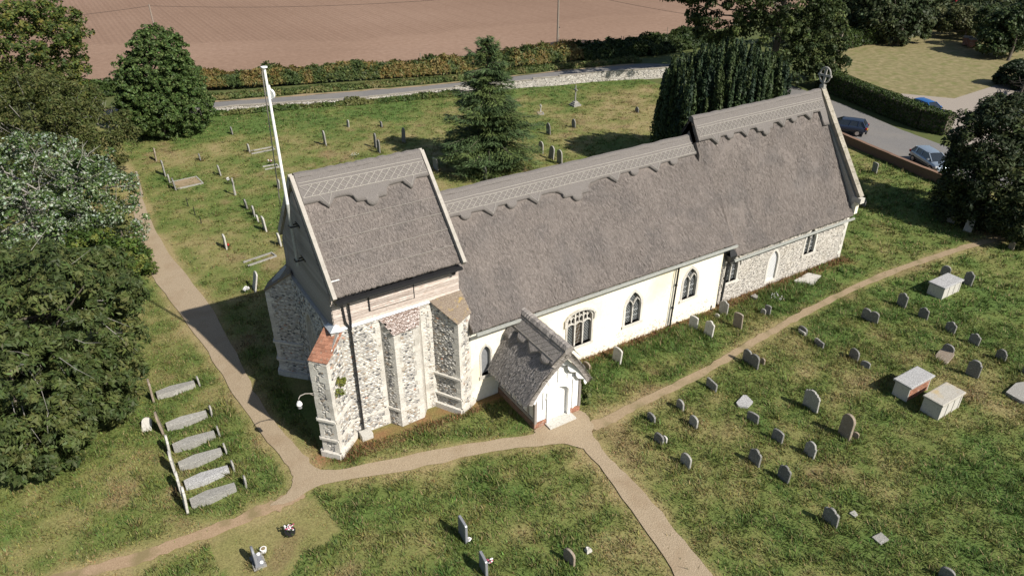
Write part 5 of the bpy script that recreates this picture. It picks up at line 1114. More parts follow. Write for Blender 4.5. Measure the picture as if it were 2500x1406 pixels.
# horse chestnut behind it
tree('chestnut_tree', 'very tall broadleaf tree by the bend in the road behind the yew', 'tree', (71, 37),
     [EL(*(66.59, 41.62, 8.17, 4.88, 4.44)), EL(*(70.85, 38.18, 11.11, 6.97, 5.13)), EL(*(73.82, 33.65, 5.24, 3.49, 4.89)), EL(*(69.07, 36.92, 3.72, 6.19, 5.0)), EL(*(71.83, 31.62, 0.9, 3.24, 2.27)), EL(*(64.58, 44.52, 11.82, 3.45, 3.25)), EL(*(63.15, 47.84, 10.03, 2.81, 1.57)), EL(*(68.61, 40.95, 18.23, 7.74, 4.8)), EL(*(71.11, 30.24, -1.22, 2.55, 2.2)), EL(*(69.76, 33.03, 0.88, 2.81, 2.73)), EL(*(73.02, 31.34, 3.28, 2.75, 3.11)), (59.5, 36, 15.2, 4.6, 4.2, 3.0), (64, 40, 15.5, 4.5, 4.2, 3.5)],
     1500, .66, 46, .28, [(.06, .08, .024), (.04, .058, .018), (.1, .125, .038), (.03, .045, .015)], 18, .5, nlimb=16, zmin=1.0, droop=.8, inner=.45)
# spreading yew on the right
tree('yew_tree', 'wide spreading dark yew at the right edge shading the east path', 'tree', (50.5, -4.5),
     [EL(*(49.1, -0.71, 5.91, 2.36, 2.56)), EL(*(50.64, -1.06, 7.27, 2.14, 1.85)), EL(*(48.07, -0.5, 3.19, 1.61, 2.25)), EL(*(48.52, -2.74, 2.9, 2.34, 2.75)), EL(*(48.43, -5.25, 2.25, 2.21, 2.4)), EL(*(47.92, -0.37, 0.86, 1.53, 1.75)), EL(*(51.75, -3.68, 5.36, 2.05, 3.17))],
     720, .6, 75, .15, [(.026, .037, .014), (.037, .05, .016), (.052, .062, .018), (.02, .031, .012)], 8.5, .5, mat='needle', elong=2.0, nlimb=14, inner=.45, zmin=.5)
# trees beyond the garden
tree('oak_tree', 'dark spreading tree behind the garden hedge at the top right', 'tree', (102.03, 39.62),
     [EL(*(102.07, 43.52, 3.99, 4.16, 2.96)), EL(*(105.68, 41.54, 4.24, 3.29, 2.42)), EL(*(102.37, 46.61, 6.84, 4.51, 3.22)), EL(*(109.87, 43.22, 6.66, 3.89, 2.7)), EL(*(103.23, 40.63, 1.93, 2.47, 1.61))], 330, 1.1, 60, .38, [(.046, .062, .026), (.06, .076, .03), (.034, .047, .02)], 5.5, .35, zmin=.6)
tree('apple_tree', 'pale olive apple tree on the far side of the garden lawn', 'tree', (113.96, 36.23), [EL(*(115.78, 38.43, 2.24, 2.75, 1.94)), EL(*(114.81, 39.37, 1.76, 1.56, 1.34)), EL(*(115.81, 36.39, 1.87, 1.52, 1.43))], 110, .8, 60, .28, [(.09, .098, .04), (.07, .08, .03), (.11, .115, .05)], 4, .16, zmin=1.2)
tree('garden_tree', 'leafy green tree at the top right corner of the garden', 'tree', (106.09, 25.39), [EL(*(107.76, 27.52, 3.5, 2.61, 2.71)), EL(*(106.08, 27.82, 1.97, 1.83, 1.39)), EL(*(109.05, 26.27, 4.39, 2.34, 2.92)), EL(*(111.56, 31.94, 3.88, 2.02, 1.55))], 220, .9, 60, .32, [(.05, .072, .026), (.068, .094, .032), (.038, .056, .02)], 4.5, .25, zmin=1.0)
tree('sapling', 'thin young tree standing on the far edge of the garden lawn', 'tree', (109.2, 39.68), [EL(*(106.84, 38.55, 1.35, 0.66, 0.59))], 14, .45, 40, .25, [(.05, .075, .025), (.07, .09, .03)], 2.2, .05, zmin=.6, nlimb=4)
tree('yew_bush', 'clipped round dark bush between the lawn and the drive', 'bush', (88.4, 14.95), [EL(*(92.73, 17.63, 0.77, 1.97, 1.98)), EL(*(93.3, 15.79, 0.83, 1.99, 1.95))], 150, .6, 70, .25, [(.018, .03, .012), (.026, .04, .015)], 3, .15, inner=.15, zmin=.2)
# far bank of mixed scrub beyond the garden
def scrub(label, name, boxes, cols, leaf, dens, cat, kind='stuff', hgt=1.5, mat='leaf', z0=0):
    Pn, Nn, Cn = [], [], []
    for (x0, y0, x1, y1, w, h) in boxes:
        L = math.hypot(x1 - x0, y1 - y0); n = int(L * w * dens); s = R.random(n); t2 = R.uniform(-.5, .5, n); ux, uy = (x1 - x0) / L, (y1 - y0) / L
        x = x0 + (x1 - x0) * s - uy * w * t2; y = y0 + (y1 - y0) * s + ux * w * t2; top = h * (.12 + 1.4 * fnoise(x, y, 2.4, 4)) * np.clip(1.25 - (np.abs(t2) * 2) ** 3, .15, 1)
        z = z0 + top * R.random(n) ** .45; Pn.append(np.stack([x, y, z], 1)); Nn.append(np.stack([-uy * t2 * 2, ux * t2 * 2, .7 + 0 * x], 1))
        q = fnoise(x + 3, y + 9, 1.6, 3) * 1.7 - .35 + R.normal(0, .12, n); ci = np.clip((q * len(cols)).astype(int), 0, len(cols) - 1); Cn.append(np.array(cols)[ci] * R.uniform(.65, 1.35, (n, 1)))
    V, F = leaf_quads(np.concatenate(Pn), np.concatenate(Nn), leaf, 1.9, .7); o = npobj(name, V, F, MT[mat], cols=np.repeat(np.concatenate(Cn), 4, 0)); return tag(o, label, cat, kind=kind)
scrub('bank of orange and green bracken between the road and the ploughed field', 'bracken_bank', [(5, 73.5, 12, 70.0, 5, 1.6), (12, 70.0, 22, 66, 4.6, 1.7), (22, 66, 35, 61.8, 4.2, 1.7), (35, 61.8, 45, 60.0, 4.2, 1.8), (45, 60, 56, 58.7, 4.2, 2.0)],
      [(.05, .075, .022), (.06, .085, .026), (.085, .1, .03), (.13, .12, .035), (.17, .115, .038), (.2, .165, .06)], .22, 190, 'bracken', z0=.34)
scrub('dark green hedge bank shaded by the tall tree beside the road', 'hedge_bank', [(56, 58.7, 66, 57.2, 5, 2.4), (66, 57.2, 80, 58.0, 6, 2.0)], [(.025, .042, .012), (.035, .055, .016), (.05, .07, .02)], .3, 130, 'hedge')  # leaf colours darkened to stand for the tree's shadow
scrub('low green hedge left of the egg-shaped tree', 'hedge_bank', [(-22, 78.5, -6, 75, 3, 1.8), (-6, 75, 5, 73.5, 3, 1.6)], [(.035, .06, .014), (.05, .08, .02), (.07, .1, .025)], .28, 120, 'hedge')
scrub('rough mixed scrub beyond the garden lawn', 'scrub', [(112, 52, 126, 46, 10, 4), (120, 44, 140, 40, 12, 4), (118, 33, 132, 26, 10, 5), (100, 50, 118, 56, 10, 5), (130, 60, 170, 66, 14, 4), (140, 44, 180, 36, 14, 5), (86, 50, 100, 48, 6, 4)], [(.04, .058, .024), (.055, .072, .03), (.075, .09, .04), (.12, .125, .055)], .5, 22, 'scrub')
scrub('long grass and weeds along the foot of the roadside wall', 'tall_grass', [(5, 58.6, 20, 54.6, .9, .5), (20, 54.6, 33, 51.2, 1.5, .75)], [(.05, .085, .02), (.07, .1, .026), (.12, .125, .04)], .22, 150, 'grass')
scrub('rough green verge grass between road and bracken', 'verge_grass', [(6, 65.0, 20, 61.0, 2.2, .45), (20, 61.0, 34, 57.4, 2.2, .45), (34, 57.4, 50, 55.0, 2.2, .5), (50, 55.0, 62, 52.6, 2.2, .5)], [(.07, .1, .028), (.1, .12, .036), (.16, .145, .055)], .2, 70, 'grass', z0=.3)
def clipped_hedge(label, pts, w, h, cols, leaf=.17, dens=95):
    t = thing('clipped_hedge', label, 'hedge', (*pts[0], 0)); Pn, Nn = [], []; core = MB(); x0_, y0_ = pts[0]
    for (ax, ay), (bx, by) in zip(pts, pts[1:]):
        L = math.hypot(bx - ax, by - ay); ux, uy = (bx - ax) / L, (by - ay) / L
        core.obox((ax - x0_ + uy * w * .44, ay - y0_ - ux * w * .44, 0), (ux * L, uy * L, 0), (-uy * w * .88, ux * w * .88, 0), (0, 0, h * .95))
        for face, ar in (('top', L * w), ('l', L * h), ('r', L * h), ('e', w * h)):
            n = int(ar * dens); s = R.random(n) * L; q = R.random(n)
            if face == 'top': lat, z, nn = (q - .5) * w, np.full(n, h), (0, 0, 1)
            elif face == 'e': s = np.where(R.random(n) < .5, -.02, L + .02); lat, z, nn = (R.random(n) - .5) * w, q * h, (ux, uy, 0)
            else: sg = 1 if face == 'l' else -1; lat, z, nn = np.full(n, sg * w / 2), q * h, (-uy * sg, ux * sg, 0)
            P = np.stack([ax + ux * s - uy * lat - x0_, ay + uy * s + ux * lat - y0_, z], 1) + R.normal(0, .06, (n, 3)); P[:, 2] += .12 * (fnoise(P[:, 0] + x0_, P[:, 1], 1.2, 2) - .5); Pn.append(P); Nn.append(np.tile(np.array(nn, float), (n, 1)))
    core.build('branches', MT['bark'], t)
    V, F = leaf_quads(np.concatenate(Pn), np.concatenate(Nn), leaf, 1.4, .55); n = len(F); c = np.array(cols)[R.choice(len(cols), n)] * R.uniform(.7, 1.3, (n, 1)); npobj('foliage', V, F, MT['leaf'], t, cols=np.repeat(c, 4, 0)); return t
HG = [(.028, .046, .012), (.04, .064, .015), (.055, .083, .018)]
clipped_hedge('tall clipped hedge curving along the lane in front of the lawn', [(72.5, 30.5), (70.3, 24), (68.6, 18.6), (67.4, 14.2), (67.6, 11.6)], 1.6, 2.05, HG)
clipped_hedge('lower hedge at the far side of the lawn beside the tall tree', [(92.28, 43.17), (97.1, 43.51), (102.13, 43.14)], 2.2, 2.2, HG, .3, 40)
# small plants against the church
tree('porch_shrub', 'leafy shrub growing against the east corner of the porch', 'bush', (10.95, -2.55), [(10.95, -2.5, .55, .5, .65, .6), (11.25, -2.0, .35, .45, .45, .4), (10.8, -3.0, .35, .35, .35, .4)], 34, .22, 50, .085, [(.06, .085, .02), (.085, .11, .03), (.12, .13, .045), (.045, .066, .018)], .7, .03, nlimb=4, zmin=.1)
ivy = tree('wall_plant', 'yellow-green plant growing out of the southwest buttress', 'plant', (-.55, .1), [(-.52, .16, 3.55, .3, .3, .45), (-.35, .34, 3.8, .22, .22, .25)], 16, .16, 40, .075, [(.19, .19, .04), (.13, .15, .03), (.08, .1, .025)], .1, .01, nlimb=0, zmin=2)
# ------------------------------------------------------------------ gravestones
def outline(style, w, h):
    a = w / 2; q = lambda r, s, e, n=9, cx=0, cy=0, ry=None: [(cx + r * math.cos(t), cy + (ry or r) * math.sin(t)) for t in np.linspace(s, e, n)]
    if style == 'round': ry = min(a, h * .35); return [(-a, 0), (a, 0)] + q(a, 0, math.pi, 13, 0, h - ry, ry)
    if style == 'camber': ry = a * .35; return [(-a, 0), (a, 0)] + q(a, 0, math.pi, 11, 0, h - ry, ry)
    if style == 'point': return [(-a, 0), (a, 0), (a, h - w * .62)] + [(a * math.cos(t) ** .9 if t < 1.57 else 0, h - w * .62 + w * .62 * math.sin(t)) for t in np.linspace(.2, 1.55, 6)] + [(-a * math.cos(t), h - w * .62 + w * .62 * math.sin(t)) for t in np.linspace(1.3, .2, 5)] + [(-a, h - w * .62)]
    if style == 'shoulder': s = a * .22; return [(-a, 0), (a, 0), (a, h - a * .75), (a - s, h - a * .72), (a - s, h - a * .6)] + q(a - s, 0.1, math.pi - .1, 11, 0, h - a * .62, a * .62) + [(-a + s, h - a * .6), (-a + s, h - a * .72), (-a, h - a * .75)]
    if style == 'ogee': return [(-a, 0), (a, 0), (a, h - .3 * w)] + [(a - .5 * a * t, h - .3 * w + .08 * w * math.sin(t * math.pi) * .6 + .1 * w * t) for t in np.linspace(.15, 1, 5)] + q(a * .5, .25, math.pi - .25, 9, 0, h - .2 * w, .2 * w) + [(-a + .5 * a * t, h - .3 * w + .08 * w * math.sin(t * math.pi) * .6 + .1 * w * t) for t in np.linspace(1, .15, 5)] + [(-a, h - .3 * w)]
    if style == 'scroll': return [(-a, 0), (a, 0), (a, h - .42 * w), (a * 1.06, h - .36 * w), (a * .95, h - .3 * w), (a * .9, h - .2 * w), (a * .72, h - .2 * w), (a * .6, h - .1 * w), (a * .38, h - .08 * w), (a * .25, h), (-a * .25, h), (-a * .38, h - .08 * w), (-a * .6, h - .1 * w), (-a * .72, h - .2 * w), (-a * .9, h - .2 * w), (-a * .95, h - .3 * w), (-a * 1.06, h - .36 * w), (-a, h - .42 * w)]
    if style == 'double': return [(-a, 0), (a, 0), (a, h - .2 * w)] + q(a * .5, .3, math.pi - .1, 8, a * .5, h - .2 * w, .2 * w) + q(a * .5, .1, math.pi - .3, 8, -a * .5, h - .2 * w, .2 * w) + [(-a, h - .2 * w)]
    if style == 'flat': return [(-a, 0), (a, 0), (a, h - .04), (a - .05, h), (-a + .05, h), (-a, h - .04)]
    if style == 'slant': return [(-a, 0), (a, 0), (a, h * .8), (a * .6, h * .86), (-a * .7, h), (-a, h * .95)]
    raise ValueError(style)
def stone_mesh(style, w, h, th, sunk=.2):
    poly = [(p[0], p[1] if p[1] > 0 else -sunk) for p in outline(style, w, h)]
    bm = bmesh.new(); f_ = bm.faces.new([bm.verts.new((-th / 2, -p[0], p[1])) for p in poly])
    ext = bmesh.ops.extrude_face_region(bm, geom=[f_]); bmesh.ops.translate(bm, vec=(th, 0, 0), verts=[v for v in ext['geom'] if isinstance(v, bmesh.types.BMVert)])
    bmesh.ops.recalc_face_normals(bm, faces=bm.faces[:])
    es = [e for e in bm.edges if len(e.link_faces) == 2 and abs(e.verts[0].co.x - e.verts[1].co.x) < 1e-5]; bmesh.ops.bevel(bm, geom=es, offset=.014, segments=1, affect='EDGES')
    me = bpy.data.meshes.new('headstone'); bm.to_mesh(me); bm.free(); return me
SHADE = dict(g='grey_stone', d='dark_stone', p='pale_stone', b='brown_stone', s='granite', l='lichen_stone')
def headstone(st, style, mat, label, th=.11, group='headstones in the churchyard', lean=None, name='headstone', panel=False):
    x, y, w, h, rz = st; me = stone_mesh(style, w, h, th); me.materials.append(MT[SHADE[mat]])
    o = link(bpy.data.objects.new(name, me)); o.location = (x, y, 0); o.rotation_euler = (rnd.uniform(-.03, .03), lean if lean is not None else rnd.uniform(-.09, .09), rz + rnd.uniform(-.05, .05)); tag(o, label, 'gravestone', group)
    if panel:
        p = link(bpy.data.objects.new('carved_panel', stone_mesh('camber', w * .72, h * .42, .012, 0)), o); p.data.materials.append(MT[SHADE[mat]]); p.location = (-th / 2 - .002, 0, h * .35)
    return o
S1 = 'headstones south of the church'
headstone((14.69, -14.66, 0.68, 0.88, -0.03), 'ogee', 'd', 'dark curved-top headstone standing alone at the lower right of the lawn', group=S1)
headstone((15.07, -11.96, 0.61, 0.77, -0.03), 'ogee', 'd', 'lichen-spotted dark headstone with small round footstone before it, front of its row', group=S1)
headstone((14.77, -10.57, 0.65, 0.77, -0.12), 'ogee', 'd', 'plain nearly black headstone beside the lichen-spotted one in the front row', group=S1)
headstone((17.31, -11.57, 0.6, 0.74, -0.15), 'shoulder', 'g', 'round-shouldered headstone with thick sunlit edge right of the front row', group=S1)
headstone((12.04, -9.02, 0.59, 0.64, 0.02), 'round', 'g', 'round-topped mottled headstone nearest the broad gravel path', group=S1)
headstone((12.05, -7.24, 0.56, 0.51, 0.07), 'round', 'd', 'low round dark stone with a pale footstone close behind it', group=S1)
headstone((12.31, -7.35, 0.3, 0.32, 0.0), 'round', 'p', 'small pale round footstone tucked behind a low dark stone', group='footstones', th=.09)
headstone((12.79, -5.87, 0.54, 0.44, 0.04), 'round', 'd', 'small round stone closest to the path junction', group=S1)
headstone((14.25, -7.25, 0.54, 0.57, -0.09), 'round', 'g', 'small round mottled stone right of the path junction stone', group=S1)
headstone((14.61, -5.97, 0.47, 0.58, 0.02), 'round', 'g', 'small round grey stone just below the dirt path', group=S1)
headstone((17.12, -5.62, 0.7, 0.52, 0.01), 'slant', 'd', 'dark headstone with sloping top beside the dirt path', group=S1)
headstone((16.9, -8.57, 0.6, 0.55, 0.2), 'camber', 'd', 'small dark headstone below the pointed ledger slab', group=S1)
headstone((16.84, -10.12, 0.59, 0.6, 0.03), 'camber', 'd', 'dark round-cornered headstone in the middle of the south lawn casting a long shadow', group=S1)
headstone((20.08, -9.43, 0.88, 1.15, -0.02), 'scroll', 'g', 'large grey headstone with scrolled shoulders on the south lawn', group=S1)
headstone((19.78, -11.62, 0.67, 1.26, -0.09), 'round', 'b', 'big round-topped brownish headstone on the south lawn', group=S1, th=.16)
headstone((20.12, -11.96, 0.3, 0.35, 0.25), 'round', 'b', 'small dark round footstone at the foot of the big round-topped headstone', group='footstones', th=.09)
headstone((20.42, -5.25, 1.07, 0.84, -0.04), 'double', 'd', 'wide two-humped headstone right beside the dirt path', group=S1, th=.12)
headstone((21.09, -5.51, 0.3, 0.31, -0.03), 'round', 'b', 'small buff footstone behind the wide two-humped headstone by the path', group='footstones', th=.09)
headstone((29.79, -5.97, 0.99, 0.77, 0.17), 'double', 'd', 'wide headstone with two points standing apart below the east path', group=S1)
headstone((25.38, -4.71, 0.6, 0.43, -0.08), 'round', 'd', 'dark round stone close under the east path behind a pale broken one', group=S1)
headstone((25.26, -4.75, 0.49, 0.24, -0.1), 'slant', 'p', 'pale broken footstone in front of a dark round stone under the east path', group='footstones', th=.09)
headstone((25.02, -6.13, 0.53, 0.42, 0.02), 'slant', 'd', 'low dark slanting stone second below the east path', group=S1)
headstone((25.15, -5.93, 0.53, 0.35, -0.19), 'round', 'p', 'pale rounded stone leaning on the low dark slanting stone', group='footstones', th=.09)
headstone((25.66, -7.88, 0.65, 0.61, -0.25), 'round', 'd', 'dark round-topped stone right of centre with a lower one beside it', group=S1)
headstone((25.51, -8.7, 0.49, 0.35, 0.25), 'round', 'd', 'very low dark round stone near the brick-sided tomb', group=S1)
headstone((32.95, -5.96, 0.61, 0.92, -0.02), 'ogee', 'd', 'black-looking headstone left of the tomb nearest the east path', group=S1)
headstone((32.81, -7.46, 0.58, 0.7, 0.03), 'ogee', 'd', 'dark curved headstone at the head of the diagonal row of three', group='diagonal row of dark headstones')
headstone((32.68, -9.18, 0.6, 0.67, -0.1), 'ogee', 'd', 'middle one of the diagonal row of dark headstones right of the lawn', group='diagonal row of dark headstones')
headstone((32.61, -10.6, 0.58, 0.68, -0.07), 'ogee', 'd', 'last of the diagonal row of dark headstones, below the lone middle one', group='diagonal row of dark headstones')
headstone((32.38, -12.21, 0.54, 0.66, -0.02), 'shoulder', 'd', 'dark shouldered headstone far right between row and picture edge', group=S1)
headstone((30.3, -10.43, 0.6, 0.72, 0.02), 'round', 'd', 'dark round headstone with a fallen slab leaning on its front', group=S1)
headstone((29.59, -12.21, 0.64, 1.02, 0.13), 'shoulder', 'd', 'largest black-looking headstone right of the pair of tombs', group=S1, th=.13)
headstone((38.83, -5.23, 0.57, 0.79, 0.25), 'round', 'd', 'dark headstone half hidden behind the tomb near the east path', group=S1)
headstone((39.04, -6.62, 0.6, 0.9, -0.2), 'ogee', 'd', 'dark headstone at the right end of the tomb near the east path', group=S1)
headstone((32.17, -13.6, 0.3, 0.45, -0.25), 'round', 'd', 'dark headstone cut by the right edge of the picture', group=S1)
S2 = 'pale headstones along the south wall'
headstone((20.34, -0.97, 0.54, 0.87, 0.25), 'camber', 'p', 'pale grey headstone by the wall nearest the nave downpipe', group=S2)
headstone((20.55, -1.99, 0.62, 0.99, 0.03), 'ogee', 'p', 'pale ogee-topped headstone standing a step out from the wall', group=S2)
headstone((22.65, -2.26, 0.57, 0.98, 0.25), 'camber', 'b', 'brown grey headstone right of the pale ogee one with shaded face', group=S2)
headstone((23.0, -0.78, 0.57, 0.92, 0.19), 'ogee', 'g', 'tall grey headstone beside the chancel downpipe', group=S2)
headstone((22.46, -0.84, 0.3, 0.22, 0.12), 'round', 'p', 'tiny footstone at the foot of the headstone by the chancel downpipe', group='footstones', th=.08)
headstone((25.27, -2.2, 0.39, 0.61, 0.25), 'camber', 'd', 'dark headstone with a small grey footstone leaning on it above the dirt path', group=S2)
headstone((25.07, -2.06, 0.32, 0.35, 0.22), 'round', 'g', 'small grey footstone before the dark headstone above the dirt path', group='footstones', th=.08)
headstone((14.47, -1.15, 0.65, 0.87, 0.03), 'camber', 'p', 'pale headstone below the two light window east of the porch', group=S2)
headstone((12.69, -0.77, 0.52, 0.39, 0.13), 'round', 'b', 'low brown headstone half hidden behind the porch roof', group=S2)
S3 = 'headstones east of the chancel'
headstone((51.69, 8.81, 0.54, 0.98, -0.11), 'camber', 'g', 'square-topped headstone in sunlit grass by the brick wall', group=S3)
headstone((44.43, 4.84, 0.51, 0.58, -0.16), 'round', 'd', 'round headstone by the east gable of the chancel', group=S3)
headstone((46.83, -2.23, 0.55, 1.12, 0.25), 'round', 'g', 'shaded round headstone under the yew with a lit top edge', group=S3)
headstone((47.25, -0.7, 0.59, 0.98, 0.0), 'round', 'g', 'dim round headstone deep in the yew shade', group=S3)
headstone((46.59, -5.49, 0.4, 0.63, -0.12), 'ogee', 'b', 'brown headstone at the right edge below the yew', group=S3)
S4 = 'headstones on the north lawn'
for st_, sty, mt_k, lab in [
    ((6.27, 50.65, 0.6, 0.76, 0.0), 'round', 'd', 'dark headstone below the egg-shaped tree, right of its crown'),
    ((6.31, 44.15, 0.6, 0.81, 0.0), 'point', 'g', 'headstone at the head of a long stone kerb on the north lawn'),
    ((1.9, 44.4, 0.5, 0.62, 0.0), 'round', 'd', 'small dark headstone alone on the northwest lawn'),
    ((2.59, 39.45, 0.55, 0.9, 0.0), 'camber', 'g', 'narrow grey headstone above the stone cross'),
    ((-1.61, 46.55, 0.7, 1.15, 0.0), 'round', 'b', 'first headstone of the western row with a yellow lichened top'),
    ((-1.58, 42.02, 0.75, 1.35, 0.0), 'camber', 'g', 'second tallest headstone of the western row'),
    ((-1.56, 39.86, 0.5, 0.78, 0.0), 'round', 'g', 'short third headstone of the western row'),
    ((6.09, 33.66, 0.55, 0.76, 0.0), 'round', 'g', 'round headstone just left of the tower roof'),
    ((2.68, 30.85, 0.6, 0.77, 0.0), 'ogee', 'd', 'dark top headstone of the row left of the boarded gable'),
    ((2.8, 29.05, 0.6, 0.83, 0.0), 'shoulder', 'g', 'grey second headstone of the row left of the boarded gable'),
    ((2.75, 27.78, 0.5, 0.53, 0.0), 'camber', 'p', 'short pale third headstone of the row left of the boarded gable'),
    ((2.81, 25.91, 0.65, 1.12, 0.0), 'camber', 'p', 'last and tallest headstone of the row left of the boarded gable'),
    ((3.03, 22.85, 0.6, 0.97, 0.0), 'round', 'p', 'headstone against the boarded west gable'),
    ((-0.39, 24.5, 0.7, 1.02, 0.0), 'camber', 'p', 'lone headstone with red flowers midway between path and tower'),
    ((17.19, 46.54, 0.5, 0.72, 0.0), 'round', 'g', 'small headstone upper middle of the north lawn, left one of two'),
    ((20.14, 44.66, 0.5, 0.56, 0.0), 'round', 'd', 'small headstone upper middle of the north lawn, right one of two'),
    ((13.19, 42.2, 0.7, 1.45, 0.0), 'point', 'g', 'tall pointed headstone alone on the dry north lawn'),
    ((17.06, 38.84, 0.55, 1.44, 0.0), 'shoulder', 'd', 'narrow headstone topped by a knob beside its twin'),
    ((16.74, 37.24, 0.55, 1.3, 0.0), 'shoulder', 'd', 'narrow dark headstone close in front of the knob topped one'),
    ((20.03, 38.85, 0.65, 1.47, 0.0), 'shoulder', 'd', 'dark headstone at the tip of the cedar shadow'),
    ((19.31, 30.29, 0.8, 1.09, 0.0), 'flat', 'g', 'square headstone in the cedar shade by the tower roof corner'),
    ((21.81, 25.82, 0.6, 1.3, 0.0), 'shoulder', 'd', 'dark headstone with carved top under the cedar'),
    ((29.68, 28.88, 0.75, 1.15, 0.0), 'round', 'g', 'left one of three round headstones above the nave ridge'),
    ((29.64, 27.09, 0.75, 1.23, 0.0), 'round', 'g', 'middle one of three round headstones above the nave ridge'),
    ((29.59, 25.64, 0.75, 1.33, 0.0), 'round', 'g', 'right one of three round headstones above the nave ridge'),
    ((33.54, 33.21, 0.7, 1.18, 0.0), 'shoulder', 'd', 'headstone with small cross finial right of the cedar'),
    ((37.0, 33.6, 0.6, 0.9, 0.0), 'point', 'd', 'dark gothic headstone below the tall stone cross'),
    ((46.14, 34.27, 0.55, 0.58, 0.0), 'shoulder', 'd', 'dark headstone on dry grass left of the Irish yew')]:
    headstone(st_, sty, mt_k, lab, group=S4)
# crosses
def cross(pos, h, label, mat='grey_stone', base=True, arm=.28, t=.13, name='stone_cross', cat='grave cross'):
    c = thing(name, label, cat, (*pos, 0)); z0 = 0
    if base:
        for k in range(3): s = .5 - .13 * k; MB().box(-s, s, -s, s, z0 - .05, z0 + .16).build('step', MT[mat], c); z0 += .16
    m = MB(); m.tube([(0, 0, z0 - .03), (0, 0, h)], [t * .75, t * .5], 8); m.obox((-t * .4, -arm, h * .74), (t * .8, 0, 0), (0, 2 * arm, 0), (0, 0, t)); m.build('cross', MT[mat], c); return c
cross((41.9, 40.03), 2.3, 'tall stone cross on a stepped base on the north lawn')
cross((2.57, 34.02), 1.5, 'stone cross with flowers at its foot on the northwest lawn', base=False)
cross((37.02, 39.82), .95, 'small white marble cross on a pale kerbed grave right of the cedar', 'pale_stone', base=False, arm=.2, t=.1)
cross((-1.21, 33.72), .75, 'thin iron cross marker, upper one of three beside the gravel path', 'iron', base=False, arm=.17, t=.05, name='iron_cross')
cross((-1.09, 31.56), .7, 'thin iron cross marker, middle one of three beside the gravel path', 'iron', base=False, arm=.17, t=.05, name='iron_cross')
cross((-1.01, 29.72), .6, 'thin iron cross marker, lower one of three beside the gravel path', 'iron', base=False, arm=.15, t=.05, name='iron_cross')
def finial(st, h0, label): pass
# ledgers (flat stones)
def slab(name, label, poly, h, mat, group=None, cat='grave slab', z0=-.1, sub=None):
    cx, cy = np.mean(np.array(poly), 0); m = MB().prism([(p[0] - cx, p[1] - cy) for p in poly], (0, 0, z0), (1, 0, 0), (0, 1, 0), (0, 0, h - z0)); o = m.build(name, MT[mat]); o.location = (cx, cy, 0)
    SLABS.append(poly); return tag(o, label, cat, group)
def coffin(x0, x1, yc, w0, wm, w1, name_label, h=.34):
    yy_ = int(yc * 10)
    xm = x0 + (x1 - x0) * .38; poly = [(x0, yc - w0), (xm, yc - wm), (x1, yc - w1), (x1, yc + w1), (xm, yc + wm), (x0, yc + w0)]
    h = .22; o = slab('coffin_ledger', name_label, poly, h, 'grey_stone' if yy_ % 2 else 'lichen_stone', 'coffin shaped ledgers west of the tower'); 
    top = [(p[0] * 1.0, p[1]) for p in poly]; cx, cy = np.mean(np.array(poly), 0)
    MB().prism([((p[0] - cx) * 1.0, (p[1] - cy) * .72) for p in poly], (0, 0, h + .001), (1, 0, 0), (0, 1, 0), (0, 0, .035)).build('raised_top', MT['grey_stone' if yy_ % 2 else 'lichen_stone'], o); return o
CL = [(8.95, 'g', 'coffin ledger furthest up the row beside the cherry tree'), (6.1, 'g', 'second coffin ledger from the top of the row'), (4.35, 'l', 'third coffin ledger from the top, streaked grey'), (2.95, 'l', 'fourth coffin ledger from the top with a yellowed foot'), (1.6, 'l', 'fifth coffin ledger, next to the bottom of the row'), (.35, 'l', 'bottom coffin ledger, broadest and nearest the trodden path')]
HL = ['tall leaning headstone at the top coffin ledger', 'yellowish headstone at the second coffin ledger', 'pale headstone at the third coffin ledger', 'headstone at the fourth coffin ledger', 'pale scrolled headstone at the fifth coffin ledger', 'broad pale headstone at the bottom coffin ledger']
FLb = ['footstone at the top coffin ledger', 'footstone at the second coffin ledger', 'footstone at the third coffin ledger', 'footstone at the fourth coffin ledger', 'footstone at the fifth coffin ledger', 'detached round footstone beyond the bottom coffin ledger']
for k, (yy, mk, lb) in enumerate(CL):
    o = coffin(-7.4, -5.55, yy, .22, .33, .17, lb)
    h = (1.15, 1.1, 1.0, 1.05, 1.0, 1.15)[k]
    headstone((-7.62, yy - .05, .7, h, 0), ('camber', 'camber', 'ogee', 'camber', 'ogee', 'ogee')[k], 'b' if k < 2 else 'p', HL[k], th=.1, group='headstones at the coffin ledgers')
    headstone((-5.36 if k < 5 else -5.15, yy - .02, .4, .52, 0), 'round', 'g', FLb[k], th=.08, group='footstones at the coffin ledgers')
o = headstone((-8.25, 6.55, .45, .6, 1.2), 'round', 'p', 'small pale stone tilted beside the second coffin ledger', th=.12, lean=.7, group='tilted stones')
